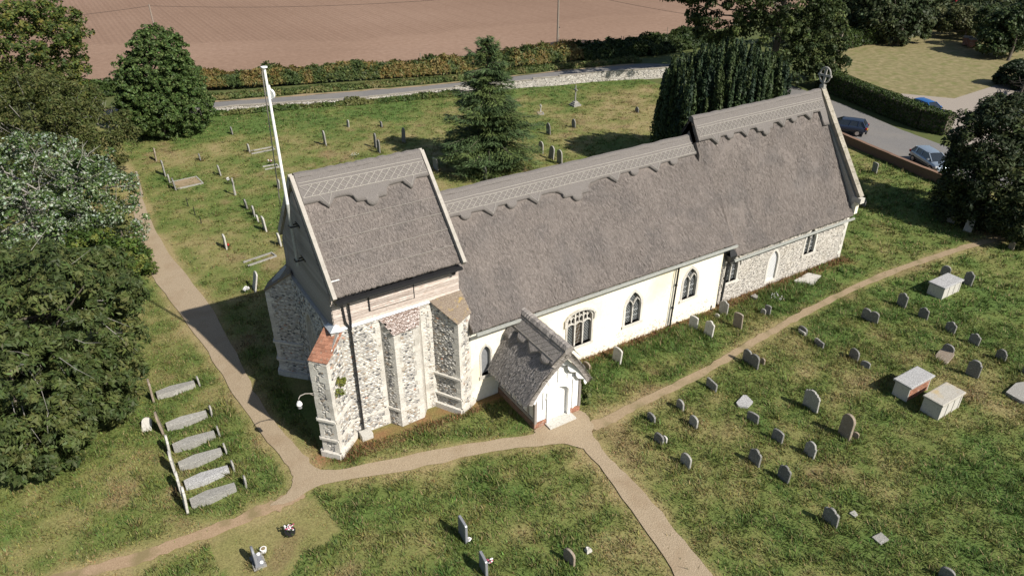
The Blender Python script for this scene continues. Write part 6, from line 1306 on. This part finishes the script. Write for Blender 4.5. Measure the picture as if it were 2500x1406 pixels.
def chest(label, x0, x1, y0, y1, h, topm, sidem, mat2=None):
    cx, cy = (x0 + x1) / 2, (y0 + y1) / 2; c = thing('chest_tomb', label, 'tomb', (cx, cy, 0), group='chest tombs'); a, b = (x1 - x0) / 2, (y1 - y0) / 2
    MB().box(-a + .14, a - .14, -b + .12, b - .12, -.1, h - .12).build('core', MT[sidem], c)
    for sx in (-1, 1): MB().box(sx * (a - .12) - .03, sx * (a - .12) + .03, -b + .1, b - .1, -.1, h - .12).build('end_panel', MT['pale_stone'], c)
    if mat2 is None:
        for sy in (-1, 1):
            n = 3
            for i in range(n): w = (2 * a - .3) / n; MB().box(-a + .15 + i * w + .02, -a + .15 + (i + 1) * w - .02, sy * (b - .1) - .025, sy * (b - .1) + .025, -.05, h - .13).build('side_panel', MT['pale_stone'], c)
            for i in range(n + 1): x = -a + .15 + i * (2 * a - .3) / n; MB().box(x - .05, x + .05, sy * (b - .09) - .04, sy * (b - .09) + .04, -.05, h - .125).build('pilaster', MT['pale_stone'], c)
    else:
        for sy in (-1, 1):
            for r_ in range(9):
                x = -a + .16 - .11 * (r_ % 2)
                while x < a - .16:
                    s, e = max(x, -a + .16), min(x + .205, a - .16)
                    if e - s > .05: MB().box(s, e, sy * (b - .11) - .02, sy * (b - .11) + .02, .02 + r_ * .085, .092 + r_ * .085).build('brick', MT[mat2], c)
                    x += .22
    t = MB(); t.box(-a, a, -b, b, h - .11, h - .02); t.add([(-a, -b, h - .02), (a, -b, h - .02), (a, b, h - .02), (-a, b, h - .02), (-a + .04, -b + .04, h), (a - .04, -b + .04, h), (a - .04, b - .04, h), (-a + .04, b - .04, h)], [(4, 5, 6, 7), (0, 1, 5, 4), (1, 2, 6, 5), (2, 3, 7, 6), (3, 0, 4, 7)]); t.build('top_slab', MT[topm], c)
    SLABS.append([(x0, y0), (x1, y0), (x1, y1), (x0, y1)])
chest('white sided chest tomb with grey top nearest the east path', 35.7, 37.8, -6.9, -5.82, .86, 'lichen_stone', 'pale_stone')
chest('chest tomb with red brick sides and mottled grey lid', 24.55, 26.57, -11.75, -10.76, .95, 'lichen_stone', 'brick', 'brick')
chest('chest tomb with gold lichened lid and pale panelled sides', 24.55, 26.55, -13.36, -12.34, .95, 'lichen_gold', 'pale_stone')
slab('ledger', 'pale flat ledger slab in the grass under the chancel wall', [(29.79, -0.44), (31.49, -0.23), (31.88, -0.95), (30.54, -1.41)], .1, 'pale_stone', 'flat ledgers')
slab('ledger', 'pointed flat stone lying in the south lawn', [(17.25, -7.2), (18.02, -6.96), (18.14, -7.09), (18.01, -7.61), (17.47, -7.75), (17.14, -7.44)], .1, 'lichen_stone', 'flat ledgers')
slab('ledger', 'grey tilted ledger at the right edge of the picture', [(29.46, -13.99), (30.67, -13.86), (31.7, -14.24), (29.63, -15.26), (29.39, -14.74)], .16, 'grey_stone', 'flat ledgers')
slab('ledger', 'small flat slab beside the lone lower right headstone', [(15.84, -14.76), (16.15, -14.77), (16.06, -15.01), (15.85, -15.02)], .05, 'grey_stone', 'flat ledgers')
slab('ledger', 'worn slab sunk at the lower right among grass', [(15.51, -16.04), (16.04, -16.08), (15.98, -16.48), (15.48, -16.46)], .05, 'grey_stone', 'flat ledgers')
slab('ledger', 'grey stone in the flower bed under the chancel window', [(25.88, -0.34), (26.32, -0.26), (26.27, -0.59), (25.96, -0.74)], .14, 'grey_stone', 'flat ledgers')
lo = headstone((29.9 - 2.1, -9.35, .7, .75, .2), 'round', 'b', 'fallen round slab leaning against the dark round headstone', lean=-1.05, group='tilted stones') if False else None
fs = (29.6, -10.52); o = headstone((fs[0], fs[1], .75, .85, .1), 'round', 'b', 'fallen round slab leaning low before a dark round headstone', lean=1.15, group='tilted stones')
def kerb(label, p0, p1, w, name='grave_kerb', mat='grey_stone', fill=None):
    a, b = np.array(p0), np.array(p1); d = (b - a); L = np.linalg.norm(d); t = thing(name, label, 'grave kerb', (*a, 0), math.atan2(d[1], d[0]), 'grave kerbs')
    for (x0, x1, y0, y1) in ((0, L, -w / 2 - .045, -w / 2 + .045), (0, L, w / 2 - .045, w / 2 + .045), (L - .09, L, -w / 2 + .045, w / 2 - .045)): MB().box(x0, x1, y0, y1, -.05, .08).build('kerb_stone', MT[mat], t)
    if fill: MB().box(.0, L - .09, -w / 2 + .045, w / 2 - .045, -.05, .03).build('infill', MT[fill], t)
kerb('low kerb around the grave in front of the western row', (-1.38, 38.9), (.8, 39.1), 1.9, fill='dirt')
kerb('long pale kerb running from the pointed headstone', (6.35, 43.85), (8.6, 43.95), .8)
kerb('faint kerb with flowers left of the tower roof', (6.29, 38.98), (7.59, 38.94), .8)
kerb('overgrown kerb left of the boarded gable', (0.15, 21.17), (2.24, 21.57), .7, mat='grey_stone')
headstone((-1.4, 38.14, 0.8, 0.87, 0.0), 'flat', 'd', 'dark square headstone at the kerbed grave of the western row', group=S4)
kerb('pale kerbed grave around the small white cross', (36.53, 39.65), (37.12, 39.39), .7, fill='dirt_red')
MB()
wp = headstone((-4.0, 38.0, 0.16, 2.13, 0.0), 'flat', 'b', 'tall grey wooden post beside the top of the gravel path', th=.16, name='wooden_post', group='posts'); wp['category'] = 'post'
wp.data.materials[0] = MT['timber']
o = headstone(((-0.27, 17.34)[0], (-0.27, 17.34)[1], .75, 1.25, 0), 'camber', 'p', 'white headstone leaning hard over at the edge of the tower shadow', th=.1, lean=.25, group='tilted stones')
# modern grave with heart shaped granite, vases, wreath
mg = thing('granite_memorial', 'modern grey granite headstone on a base by the trodden path', 'gravestone', (-5.8, -4.05, 0))
MB().box(-.22, .27, -.38, .34, -.05, .06).build('plinth', MT['grey_stone'], mg); MB().box(-.14, .2, -.36, .3, .081, .16).build('base', MT['granite'], mg)
hp2 = link(bpy.data.objects.new('headstone', stone_mesh('shoulder', .6, .72, .09, 0)), mg); hp2.data.materials.append(MT['granite']); hp2.location = (-.08, -.03, .16)
for yy in (-.26, .2): MB().tube([(.12, yy, .16), (.12, yy, .19)], .07, 12).build('flower_holder', MT['white'], mg)
vs2 = (-5.45, -3.71); v = thing('white_vase', 'small white pot beside the granite headstone', 'pot', (*vs2, 0)); MB().tube([(0, 0, 0), (0, 0, .2)], [.1, .13], 14).build('pot', MT['white'], v); MB().tube([(0, 0, .201), (0, 0, .205)], [.09, .09], 14).build('soil', MT['dirt'], v)
def flowers(label, pos, n, r, h, pot=None, colors=('petal',), cat='flowers', name='flower_posy', s=.055):
    t = thing(name, label, cat, (*pos, 0))
    if pot: MB().tube([(0, 0, 0), (0, 0, .1), (0, 0, .24)], [.12, .2, .22], 12).build('pot', MT[pot], t)
    for ci, c in enumerate(colors):
        mb = MB()
        for q in range(n // len(colors)):
            a = R.uniform(0, 6.28); rr_ = r * math.sqrt(R.random()); x, y, z = rr_ * math.cos(a), rr_ * math.sin(a), h * R.uniform(.7, 1.2)
            mb.add([(x - s, y, z), (x, y - s, z + .02), (x + s, y, z), (x, y + s, z + .02), (x, y, z + .06)], [(0, 1, 4), (1, 2, 4), (2, 3, 4), (3, 0, 4)])
        mb.build('blooms', MT[c], t)
    P = np.stack([R.normal(0, r * .6, 60), R.normal(0, r * .6, 60), R.uniform(.02, h, 60)], 1); V, F = leaf_quads(P, np.tile((0, 0, 1.), (60, 1)), .08); npobj('foliage', V, F, MT['leaf'], t, cols=np.tile((.05, .08, .02), (len(V), 1))); return t
MT['pink'] = M('pink_petal', [(.3, (.35, .05, .1)), (.7, (.5, .12, .18))], bump=0); MT['red'] = M('red_petal', [(.3, (.35, .02, .02)), (.7, (.5, .05, .04))], bump=0)
flowers('black pot of white and pink flowers on the mown strip', (-4.29, -3.44), 30, .2, .42, 'iron', ('petal', 'petal', 'pink'), name='flower_pot', s=.045)
flowers('white flowers at the edge of the tower shadow', (-0.76, 17.26), 24, .2, .3)
flowers('pale flowers on the kerbed grave left of the tower roof', (7.11, 39.7), 20, .2, .35, None, ('petal', 'pink'))
flowers('small white figure of flowers beside the stone cross', (2.7, 36.74), 16, .15, .5)
flowers('red flowers at the lone headstone west of the tower', (-0.23, 24.38), 10, .1, .25, None, ('red',))
flowers('white daisies in the weeds under the chancel', (27.0, -1.4), 22, .5, .3, s=.028)
flowers('white wild flowers on the dry lawn beyond the tower roof', (14.33, 37.28), 14, .4, .3, s=.035)
# foreground stones
S5 = 'headstones in the foreground'
headstone((1.57, -7.28, 0.69, 1.0, -0.06), 'flat', 's', 'smooth grey square headstone with white stone at its foot in the foreground', th=.11, group=S5, lean=0)
headstone((1.46, -9.13, 0.64, 0.85, -0.09), 'flat', 's', 'smooth grey headstone cut by the bottom edge with pale flowers', th=.11, group=S5, lean=0)
headstone((4.49, -10.52, 0.58, 0.7, 0.17), 'round', 'b', 'brown round-cornered headstone in the foreground right of the grey pair', th=.11, group=S5)
flowers('white ornament at the foot of the smooth grey headstone', (1.66, -7.57), 10, .1, .12); flowers('pale flowers beside the headstone at the bottom edge', (1.83, -8.97), 10, .12, .25, None, ('petal', 'pink'))
rk = (5.43, -10.5); o = MB().add([(-.13, -.1, 0), (.14, -.12, 0), (.12, .12, 0), (-.1, .13, 0), (-.09, -.06, .17), (.08, -.08, .2), (.06, .07, .16), (-.06, .08, .22)], [(4, 5, 6, 7), (0, 1, 5, 4), (1, 2, 6, 5), (2, 3, 7, 6), (3, 0, 4, 7)]).build('stone_lump', MT['pale_stone']); o.location = (*rk, 0); tag(o, 'pale stone lump right of the foreground brown headstone', 'stone')
headstone((16.16, -18.7, 0.51, 0.58, 0.22), 'round', 'd', 'top of a headstone at the bottom right edge of the picture', group=S5)
# ------------------------------------------------------------------ walls, fence, poles, cars
def wall_run(name, label, pts, h, w, mat, copm, stones=None, cop='brick'):
    t = thing(name, label, 'wall', (*pts[0], 0)); o = np.array((*pts[0], 0.)); core = MB(); patches = []; k = 0
    hs_ = h if hasattr(h, '__len__') else [h] * len(pts)
    for a, b, h in zip(pts, pts[1:], hs_):
        a, b = np.array((*a, 0.)), np.array((*b, 0.)); d = b - a; L = np.linalg.norm(d); u = d / L; n = np.array((u[1], -u[0], 0))
        core.obox(a - o - n * w / 2 - (0, 0, .1), d, n * w, (0, 0, h + .1))
        x = 0.
        while x < L - .05:
            e = min(x + 1.2, L); q = a - o + u * x; MB().obox(q - n * (w / 2 + .04) + (0, 0, h + .002), u * (e - x - .02), n * (w + .08), (0, 0, rnd.uniform(.06, .085))).build('coping', MT[copm], t); x = e
        if stones: patches.append(dict(o=tuple(a - o + n * w / 2), u=tuple(u), v=(0, 0, 1), w=L, h=h, sx=.2, sy=.15, proud=.04))
    core.build('masonry', MT[mat], t)
    if stones: flint_part('wall_flints', patches, MT[stones], t)
    return t
wall_run('churchyard_wall', 'low pale flint wall with brick coping between the north lawn and the road', [(0, 60.6), (7.98, 59.04), (13.84, 57.01), (22.47, 53.86), (32.79, 52.08), (42.35, 49.55), (45.54, 48.44), (50.35, 47.5), (58.17, 44.71), (64.5, 43)], [.5, .55, .6, .65, .8, 1.0, 1.1, 1.15, 1.15], .34, 'mortar', 'coping', 'flint_pale')
wall_run('churchyard_wall', 'dark brick wall along the lane east of the churchyard', [(60.6, 30), (57.7, 20), (56.76, 16.5), (55.45, 10.9), (54.45, 5.9), (53.5, 0)], .75, .3, 'brick_dull', 'brick_dull')
fn = thing('wire_fence', 'post and wire fence along the edge of the ploughed field', 'fence', (10, 74.5, 0))
FP = [((17.88, 68.1), 1.6, .07), ((23.03, 67.78), 1.2, .03), ((27.65, 65.85), 1.2, .03), ((35.32, 66.6), 1.8, .08), ((40.11, 65.23), 1.2, .03), ((56.74, 62.15), 1.7, .08), ((62.65, 62.98), 1.2, .03), ((67.3, 62.77), 1.3, .04), ((72.54, 63.02), 1.3, .04), ((76.8, 62.91), 1.6, .05)]
for (x, y), h, r_ in FP: MB().tube([(x - 10, y - 74.5, -.2), (x - 10, y - 74.5, h)], r_, 7).build('post', MT['timber'], fn)
wm = MB()
for z in (.5, .85, 1.15):
    for (p, h, r_), (q, h2, r2) in zip(FP, FP[1:]): wm.tube([(p[0] - 10, p[1] - 74.5, z), (q[0] - 10, q[1] - 74.5, z)], .008, 4)
wm.build('wire', MT['iron'], fn)
def pole(label, pos, h, r0, extra=None, mat='pole_wood'):
    t = thing('utility_pole', label, 'utility pole', (*pos, 0), group='wooden utility poles'); MB().tube([(0, 0, -.3), (0, 0, h)], [r0, r0 * .7], 10).build('pole', MT[mat], t)
    MB().box(-.05, .35, -.04, .04, h * .42, h * .42 + .12).build('step_iron', MT['iron'], t); MB().box(r0 * .8, r0 * .8 + .12, -.1, .1, 2.6, 3.0).build('plate', MT['timber'], t); return t
P1, P2, P3 = (54.26, 61.21), (6.2, 92.0), (79.68, 33.98)
pole('tall grey wooden pole in the hedge bank before the ploughed field', P1, 9.5, .17)
pole('thin distant pole showing beside the top of the egg-shaped tree', P2, 7.2, .14)
pole('brown pole with a small box beside the hedge and lawn', P3, 5.5, .15, mat='timber')
def cable(label, a, b, sag, r_=.018):
    t = np.linspace(0, 1, 24); a, b = np.array(a), np.array(b); P = a + (b - a) * t[:, None]; P[:, 2] -= sag * 4 * t * (1 - t); o = MB().tube(list(P - a), r_, 4).build('overhead_wire', MT['iron']); o.location = tuple(a); tag(o, label, 'wire', 'overhead wires')
cable('overhead wire crossing the field between the two poles', (*P2, 7.0), (*P1, 9.2), 1.0)
cable('overhead wire running left from the thin distant pole', (*P2, 7.0), (-32, 96, 7.0), .8)
cable('overhead wire running right from the tall grey pole', (*P1, 9.2), (*P3, 5.4), .9)
# --- cars
def paint(name, c, metal=.5):
    return M(name, [(.3, tuple(np.array(c) * .93)), (.7, c)], scale=2, bump=0, rough=.28, spec=.6, metal=metal)
MT['tyre'] = M('tyre', [(.3, (.012, .012, .012)), (.7, (.03, .03, .03))], bump=0); MT['rim'] = M('alloy', [(.3, (.4, .4, .42)), (.7, (.55, .55, .57))], bump=0, metal=.7, rough=.35); MT['carglass'] = M('car_glass', [(.3, (.012, .016, .02)), (.7, (.03, .036, .042))], bump=0, rough=.06, spec=.8)
MT['tail'] = M('tail_lamp', [(.3, (.3, .01, .01)), (.7, (.4, .02, .02))], bump=0, rough=.2); MT['headlamp'] = M('headlamp', [(.3, (.5, .52, .54)), (.7, (.65, .67, .7))], bump=0, rough=.15); MT['trim'] = M('black_trim', [(.3, (.015, .015, .016)), (.7, (.03, .03, .03))], bump=0, rough=.5); MT['yellow'] = M('yellow_plate', [(.3, (.6, .42, .02)), (.7, (.7, .5, .04))], bump=0)
def car(label, pos, rz, L, W, H, pmat, group='parked cars'):
    """small hatchback facing +X; body lofted from cross sections"""
    t = thing('parked_car', label, 'car', (*pos, 0), rz, group)
    # stations: x (0 rear .. 1 front), half width, belt height, sill height
    St = [(0, .80, .60, .36), (.02, .9, .64, .27), (.08, .96, .66, .2), (.2, 1, .66, .17), (.45, 1, .64, .16), (.66, 1, .62, .16), (.8, .98, .58, .17), (.92, .93, .52, .2), (.975, .86, .46, .25), (1, .74, .40, .3)]
    V, F = [], []
    for (x, hw, b, s) in St:
        X = (x - .5) * L; hw *= W / 2; bz, sz = b * H, s * H
        prof = [(-hw * .9, sz), (-hw, sz + (bz - sz) * .35), (-hw * .985, sz + (bz - sz) * .7), (-hw * .92, bz - .01), (-hw * .7, bz + .035), (0, bz + .055), (hw * .7, bz + .035), (hw * .92, bz - .01), (hw * .985, sz + (bz - sz) * .7), (hw, sz + (bz - sz) * .35), (hw * .9, sz)]
        V += [(X, y, z) for y, z in prof]
    n = 11
    for i in range(len(St) - 1):
        for k in range(n): k2 = (k + 1) % n; F.append((i * n + k, (i + 1) * n + k, (i + 1) * n + k2, i * n + k2))
    F.append(tuple(range(n))); F.append(tuple(range((len(St) - 1) * n + n - 1, (len(St) - 1) * n - 1, -1)))
    body = obj('body', V, F, pmat, t, smooth=True); body.modifiers.new('soft', 'SUBSURF').render_levels = 2; body.modifiers['soft'].levels = 2
    # greenhouse
    gh = [(.03, .62, .74), (.14, .95, .64), (.44, .99, .62), (.58, .93, .63), (.76, .63, .76)]   # x, height, half width factor
    b0, b1 = .045, .77; zb = .64 * H
    ring0 = [(b0, -.86), (b1, -.82), (b1, .82), (b0, .86)]; rt = [(.13, -.66), (.56, -.62), (.56, .62), (.13, .66)]
    cab = [((x - .5) * L, y * W / 2, zb - .02) for x, y in ring0] + [((x - .5) * L, y * W / 2, H * .955) for x, y in rt]
    g_ = obj('windows', cab, [(4, 5, 6, 7), (0, 1, 5, 4), (1, 2, 6, 5), (2, 3, 7, 6), (3, 0, 4, 7)], MT['carglass'], t)
    RV = []
    for i, x in enumerate(np.linspace(.115, .575, 8)):
        q = (x - .115) / .46; hh = H * (.95 + .05 * math.sin(math.pi * min(1, .25 + q * .75) * .9)); w = (.665 - .03 * q) * W / 2
        RV += [((x - .5) * L, y * w, hh - .05 * abs(y) ** 3 + .004) for y in np.linspace(-1.02, 1.02, 7)]
    RF = [(i * 7 + k, (i + 1) * 7 + k, (i + 1) * 7 + k + 1, i * 7 + k + 1) for i in range(7) for k in range(6)]
    obj('roof', RV, RF, pmat, t, smooth=True)
    for s in (-1, 1):
        P = lambda x, y, z: ((x - .5) * L, s * y * W / 2, z)
        for q in ((P(b1, .83, zb), P(.565, .635, H * .955), .07, .06), (P(b0, .87, zb), P(.125, .675, H * .955), .1, .09), (P(.40, .865, zb), P(.37, .66, H * .955), .06, .04), (P(.2, .87, zb), P(.2, .675, H * .95), .12, .04)): MB().bar(*q).build('pillar', pmat, t)
    MB().bar(((b0 - .5) * L, -.86 * W / 2, zb), ((b0 - .5) * L, .86 * W / 2, zb), .06).build('tailgate_edge', pmat, t)
    for x in (.19, .81):
        for s in (-1, 1):
            w = MB(); c = np.array(((x - .5) * L, s * (W / 2 - .1), .3 * H / 1.45 + .0)); w.tube([c - (0, .1, 0), c + (0, .1, 0)], .31, 18); wo = w.build('wheel', MT['tyre'], t)
            MB().tube([c + (0, s * .085, 0), c + (0, s * .106, 0)], [.2, .19], 14).build('rim', MT['rim'], wo)
    for s in (-1, 1):
        MB().box((.0 - .5) * L + .0, (.0 - .5) * L + .14, s * W * .42 - .09, s * W * .42 + .09, H * .5, H * .63).build('tail_light', MT['tail'], t)
        MB().box((.93 - .5) * L, (.965 - .5) * L, s * W * .36 - .17, s * W * .36 + .17, H * .4, H * .5).build('headlight', MT['headlamp'], t)
        MB().box((.68 - .5) * L - .05, (.68 - .5) * L + .1, s * W * .49 - .09, s * W * .49 + .09, zb - .0, zb + .13).build('wing_mirror', pmat, t)
        MB().box((.24 - .5) * L, (.72 - .5) * L, s * W * .502 - .012, s * W * .502 + .012, H * .34, H * .39).build('side_trim', MT['trim'], t)
    MB().box(-.5 * L - .02, -.5 * L + .05, -.27, .27, H * .36, H * .44).build('number_plate', MT['yellow'], t)
    MB().box(-.5 * L - .03, -.5 * L + .12, -W * .43, W * .43, H * .2, H * .33).build('rear_bumper', MT['trim'], t)
    MB().box(.5 * L - .14, .5 * L + .0, -W * .38, W * .38, H * .2, H * .33).build('front_bumper', pmat, t)
    return t
car('dark blue hatchback parked facing away beside the brick wall', (59.3, 17.55), math.radians(118), 4.35, 1.85, 1.5, paint('dark_blue_paint', (.035, .05, .085)))
car('silver blue hatchback parked facing the yew beside the brick wall', (57.35, 7.15), math.radians(-117), 4.3, 1.8, 1.42, paint('silver_blue_paint', (.32, .38, .44)))
car('bright blue car on the gravel drive behind the clipped hedge', (72.1, 16.5), math.radians(-105), 4.0, 1.75, 1.5, paint('bright_blue_paint', (.02, .11, .32), .2))
car('red car on the far lane at the top right', (143.54, 53.62), math.radians(-30), 4.1, 1.75, 1.5, paint('red_paint', (.45, .015, .02), .1), group='cars on the far lane')
gt = (111.3, 34.34)
for k, (dx, lb) in enumerate(((0, 'red brown wooden box on the far lawn, right of the pair'), (-2.4, 'red brown wooden box under the apple tree, left of the pair'))):
    c = thing('wooden_box', lb, 'box', (gt[0] + dx * .3, gt[1] - dx * -.5, 0), .5, 'garden boxes')
    MB().box(-.8, .8, -.55, .55, .1, 1.1).build('box_body', MT['brick'], c); MB().box(-.85, .85, -.6, .6, 1.101, 1.18).build('lid', MT['timber'], c)
    for sx in (-.7, .7):
        for sy in (-.45, .45): MB().box(sx - .06, sx + .06, sy - .06, sy + .06, -.02, .1).build('leg', MT['timber'], c)
# unseen brick building added off to the right to cast a shadow on the drive
hs = thing('house', 'brick house with tiled roof beside the gravel drive past the right edge', 'house', (87.5, 5.0, 0), math.atan2(4.5, 16.3))
MB().box(-8.5, 8.5, -3.6, 3.6, -.1, 5.2).build('wall', MT['brick'], hs)
MB().prism([(-4.0, 5.1), (4.0, 5.1), (0, 8.3)], (-8.8, 0, 0), (0, 1, 0), (0, 0, 1), (17.6, 0, 0)).build('roof', MT['tile'], hs)
MB().box(-2.6, -1.6, -.5, .5, 7.6, 10.4).build('chimney', MT['brick'], hs)
for x in (-6, -2, 2, 6): MB().box(x - .6, x + .6, 3.55, 3.63, 1.0, 2.3).build('window', MT['glass'], hs)
MB().box(-.5, .5, 3.55, 3.63, 0, 2.1).build('door', MT['white'], hs)
# ------------------------------------------------------------------ grass over everything else
def lawn_keep(x, y):
    k = path_free(x, y, [W_PATH, E_PATH, SW_PATH] + FOOT + SLABS); k &= (y < 58.2 - (x - 10) * .26 + np.where(x > 34, (x - 34) * .07, 0)) & (x < 55.2 + np.clip((y - 8) * .2, -2, 2)); return k
def shrt(x, y):
    e = np.ones(x.shape); e = np.where(pip(x, y, TURF_CUT), .22, e); e = e * (1 - .35 * sstep(9, 14, y)); d = dryness(x, y); e = e * (1.25 - .7 * d) * (1 - .55 * np.exp(-(pathd(x, y) / .35) ** 2))
    e = e + .8 * np.exp(-(((y + .9) / .9) ** 2)) * (x > 10.5) * (x < 34) + .5 * np.exp(-((x - 2.5) ** 2 / 9 + (y + .6) ** 2 / .5)); return e
near = lambda x, y: lawn_keep(x, y) & (np.hypot(x + 7.4, y + 25.5) < 46)
far = lambda x, y: lawn_keep(x, y) & (np.hypot(x + 7.4, y + 25.5) >= 46)
blades('grass', 660000, -18, 40, -24, 30, near, .07, .25, .024, lenf=shrt)[0]['label'] = 'green and straw coloured grass of the churchyard'
blades('grass', 330000, -16, 56, -16, 60, far, .1, .28, .036, lenf=shrt)[0]['label'] = 'green and straw coloured grass of the churchyard'
soil = np.array((.25, .13, .065))
def footk(x, y): return ((x > 10.4) & (x < 35.5) & (np.abs(y + .12) < .35)) | ((x > -1.2) & (x < 6.5) & (y < .8) & (y > -.8) & path_free(x, y, FOOT[:1]))
blades('dry_weeds', 16000, -1.5, 35.5, -.9, .8, footk, .12, .42, .02, colf=lambda x, y: np.tile((.21, .125, .06), (len(x), 1)) * R.uniform(.7, 1.3, (len(x), 1)))[0]['label'] = 'brown dead weeds along the foot of the church wall'

_st = np.array([(o.location.x, o.location.y) for o in bpy.data.objects if o.get('category') in ('gravestone', 'tomb') and o.parent is None])
def by_stone(x, y):
    k = np.ones(x.shape, bool); dm = np.full(x.shape, 9.0)
    for a, b in _st: dm = np.minimum(dm, np.hypot((x - a) * 1.3, y - b))
    return (dm < .55) & (dm > .12) & path_free(x, y, [W_PATH] + FOOT + SLABS)
blades('grass', 700000, -10, 52, -22, 46, by_stone, .14, .36, .022)[0]['label'] = 'longer tufts of grass around the feet of the gravestones'
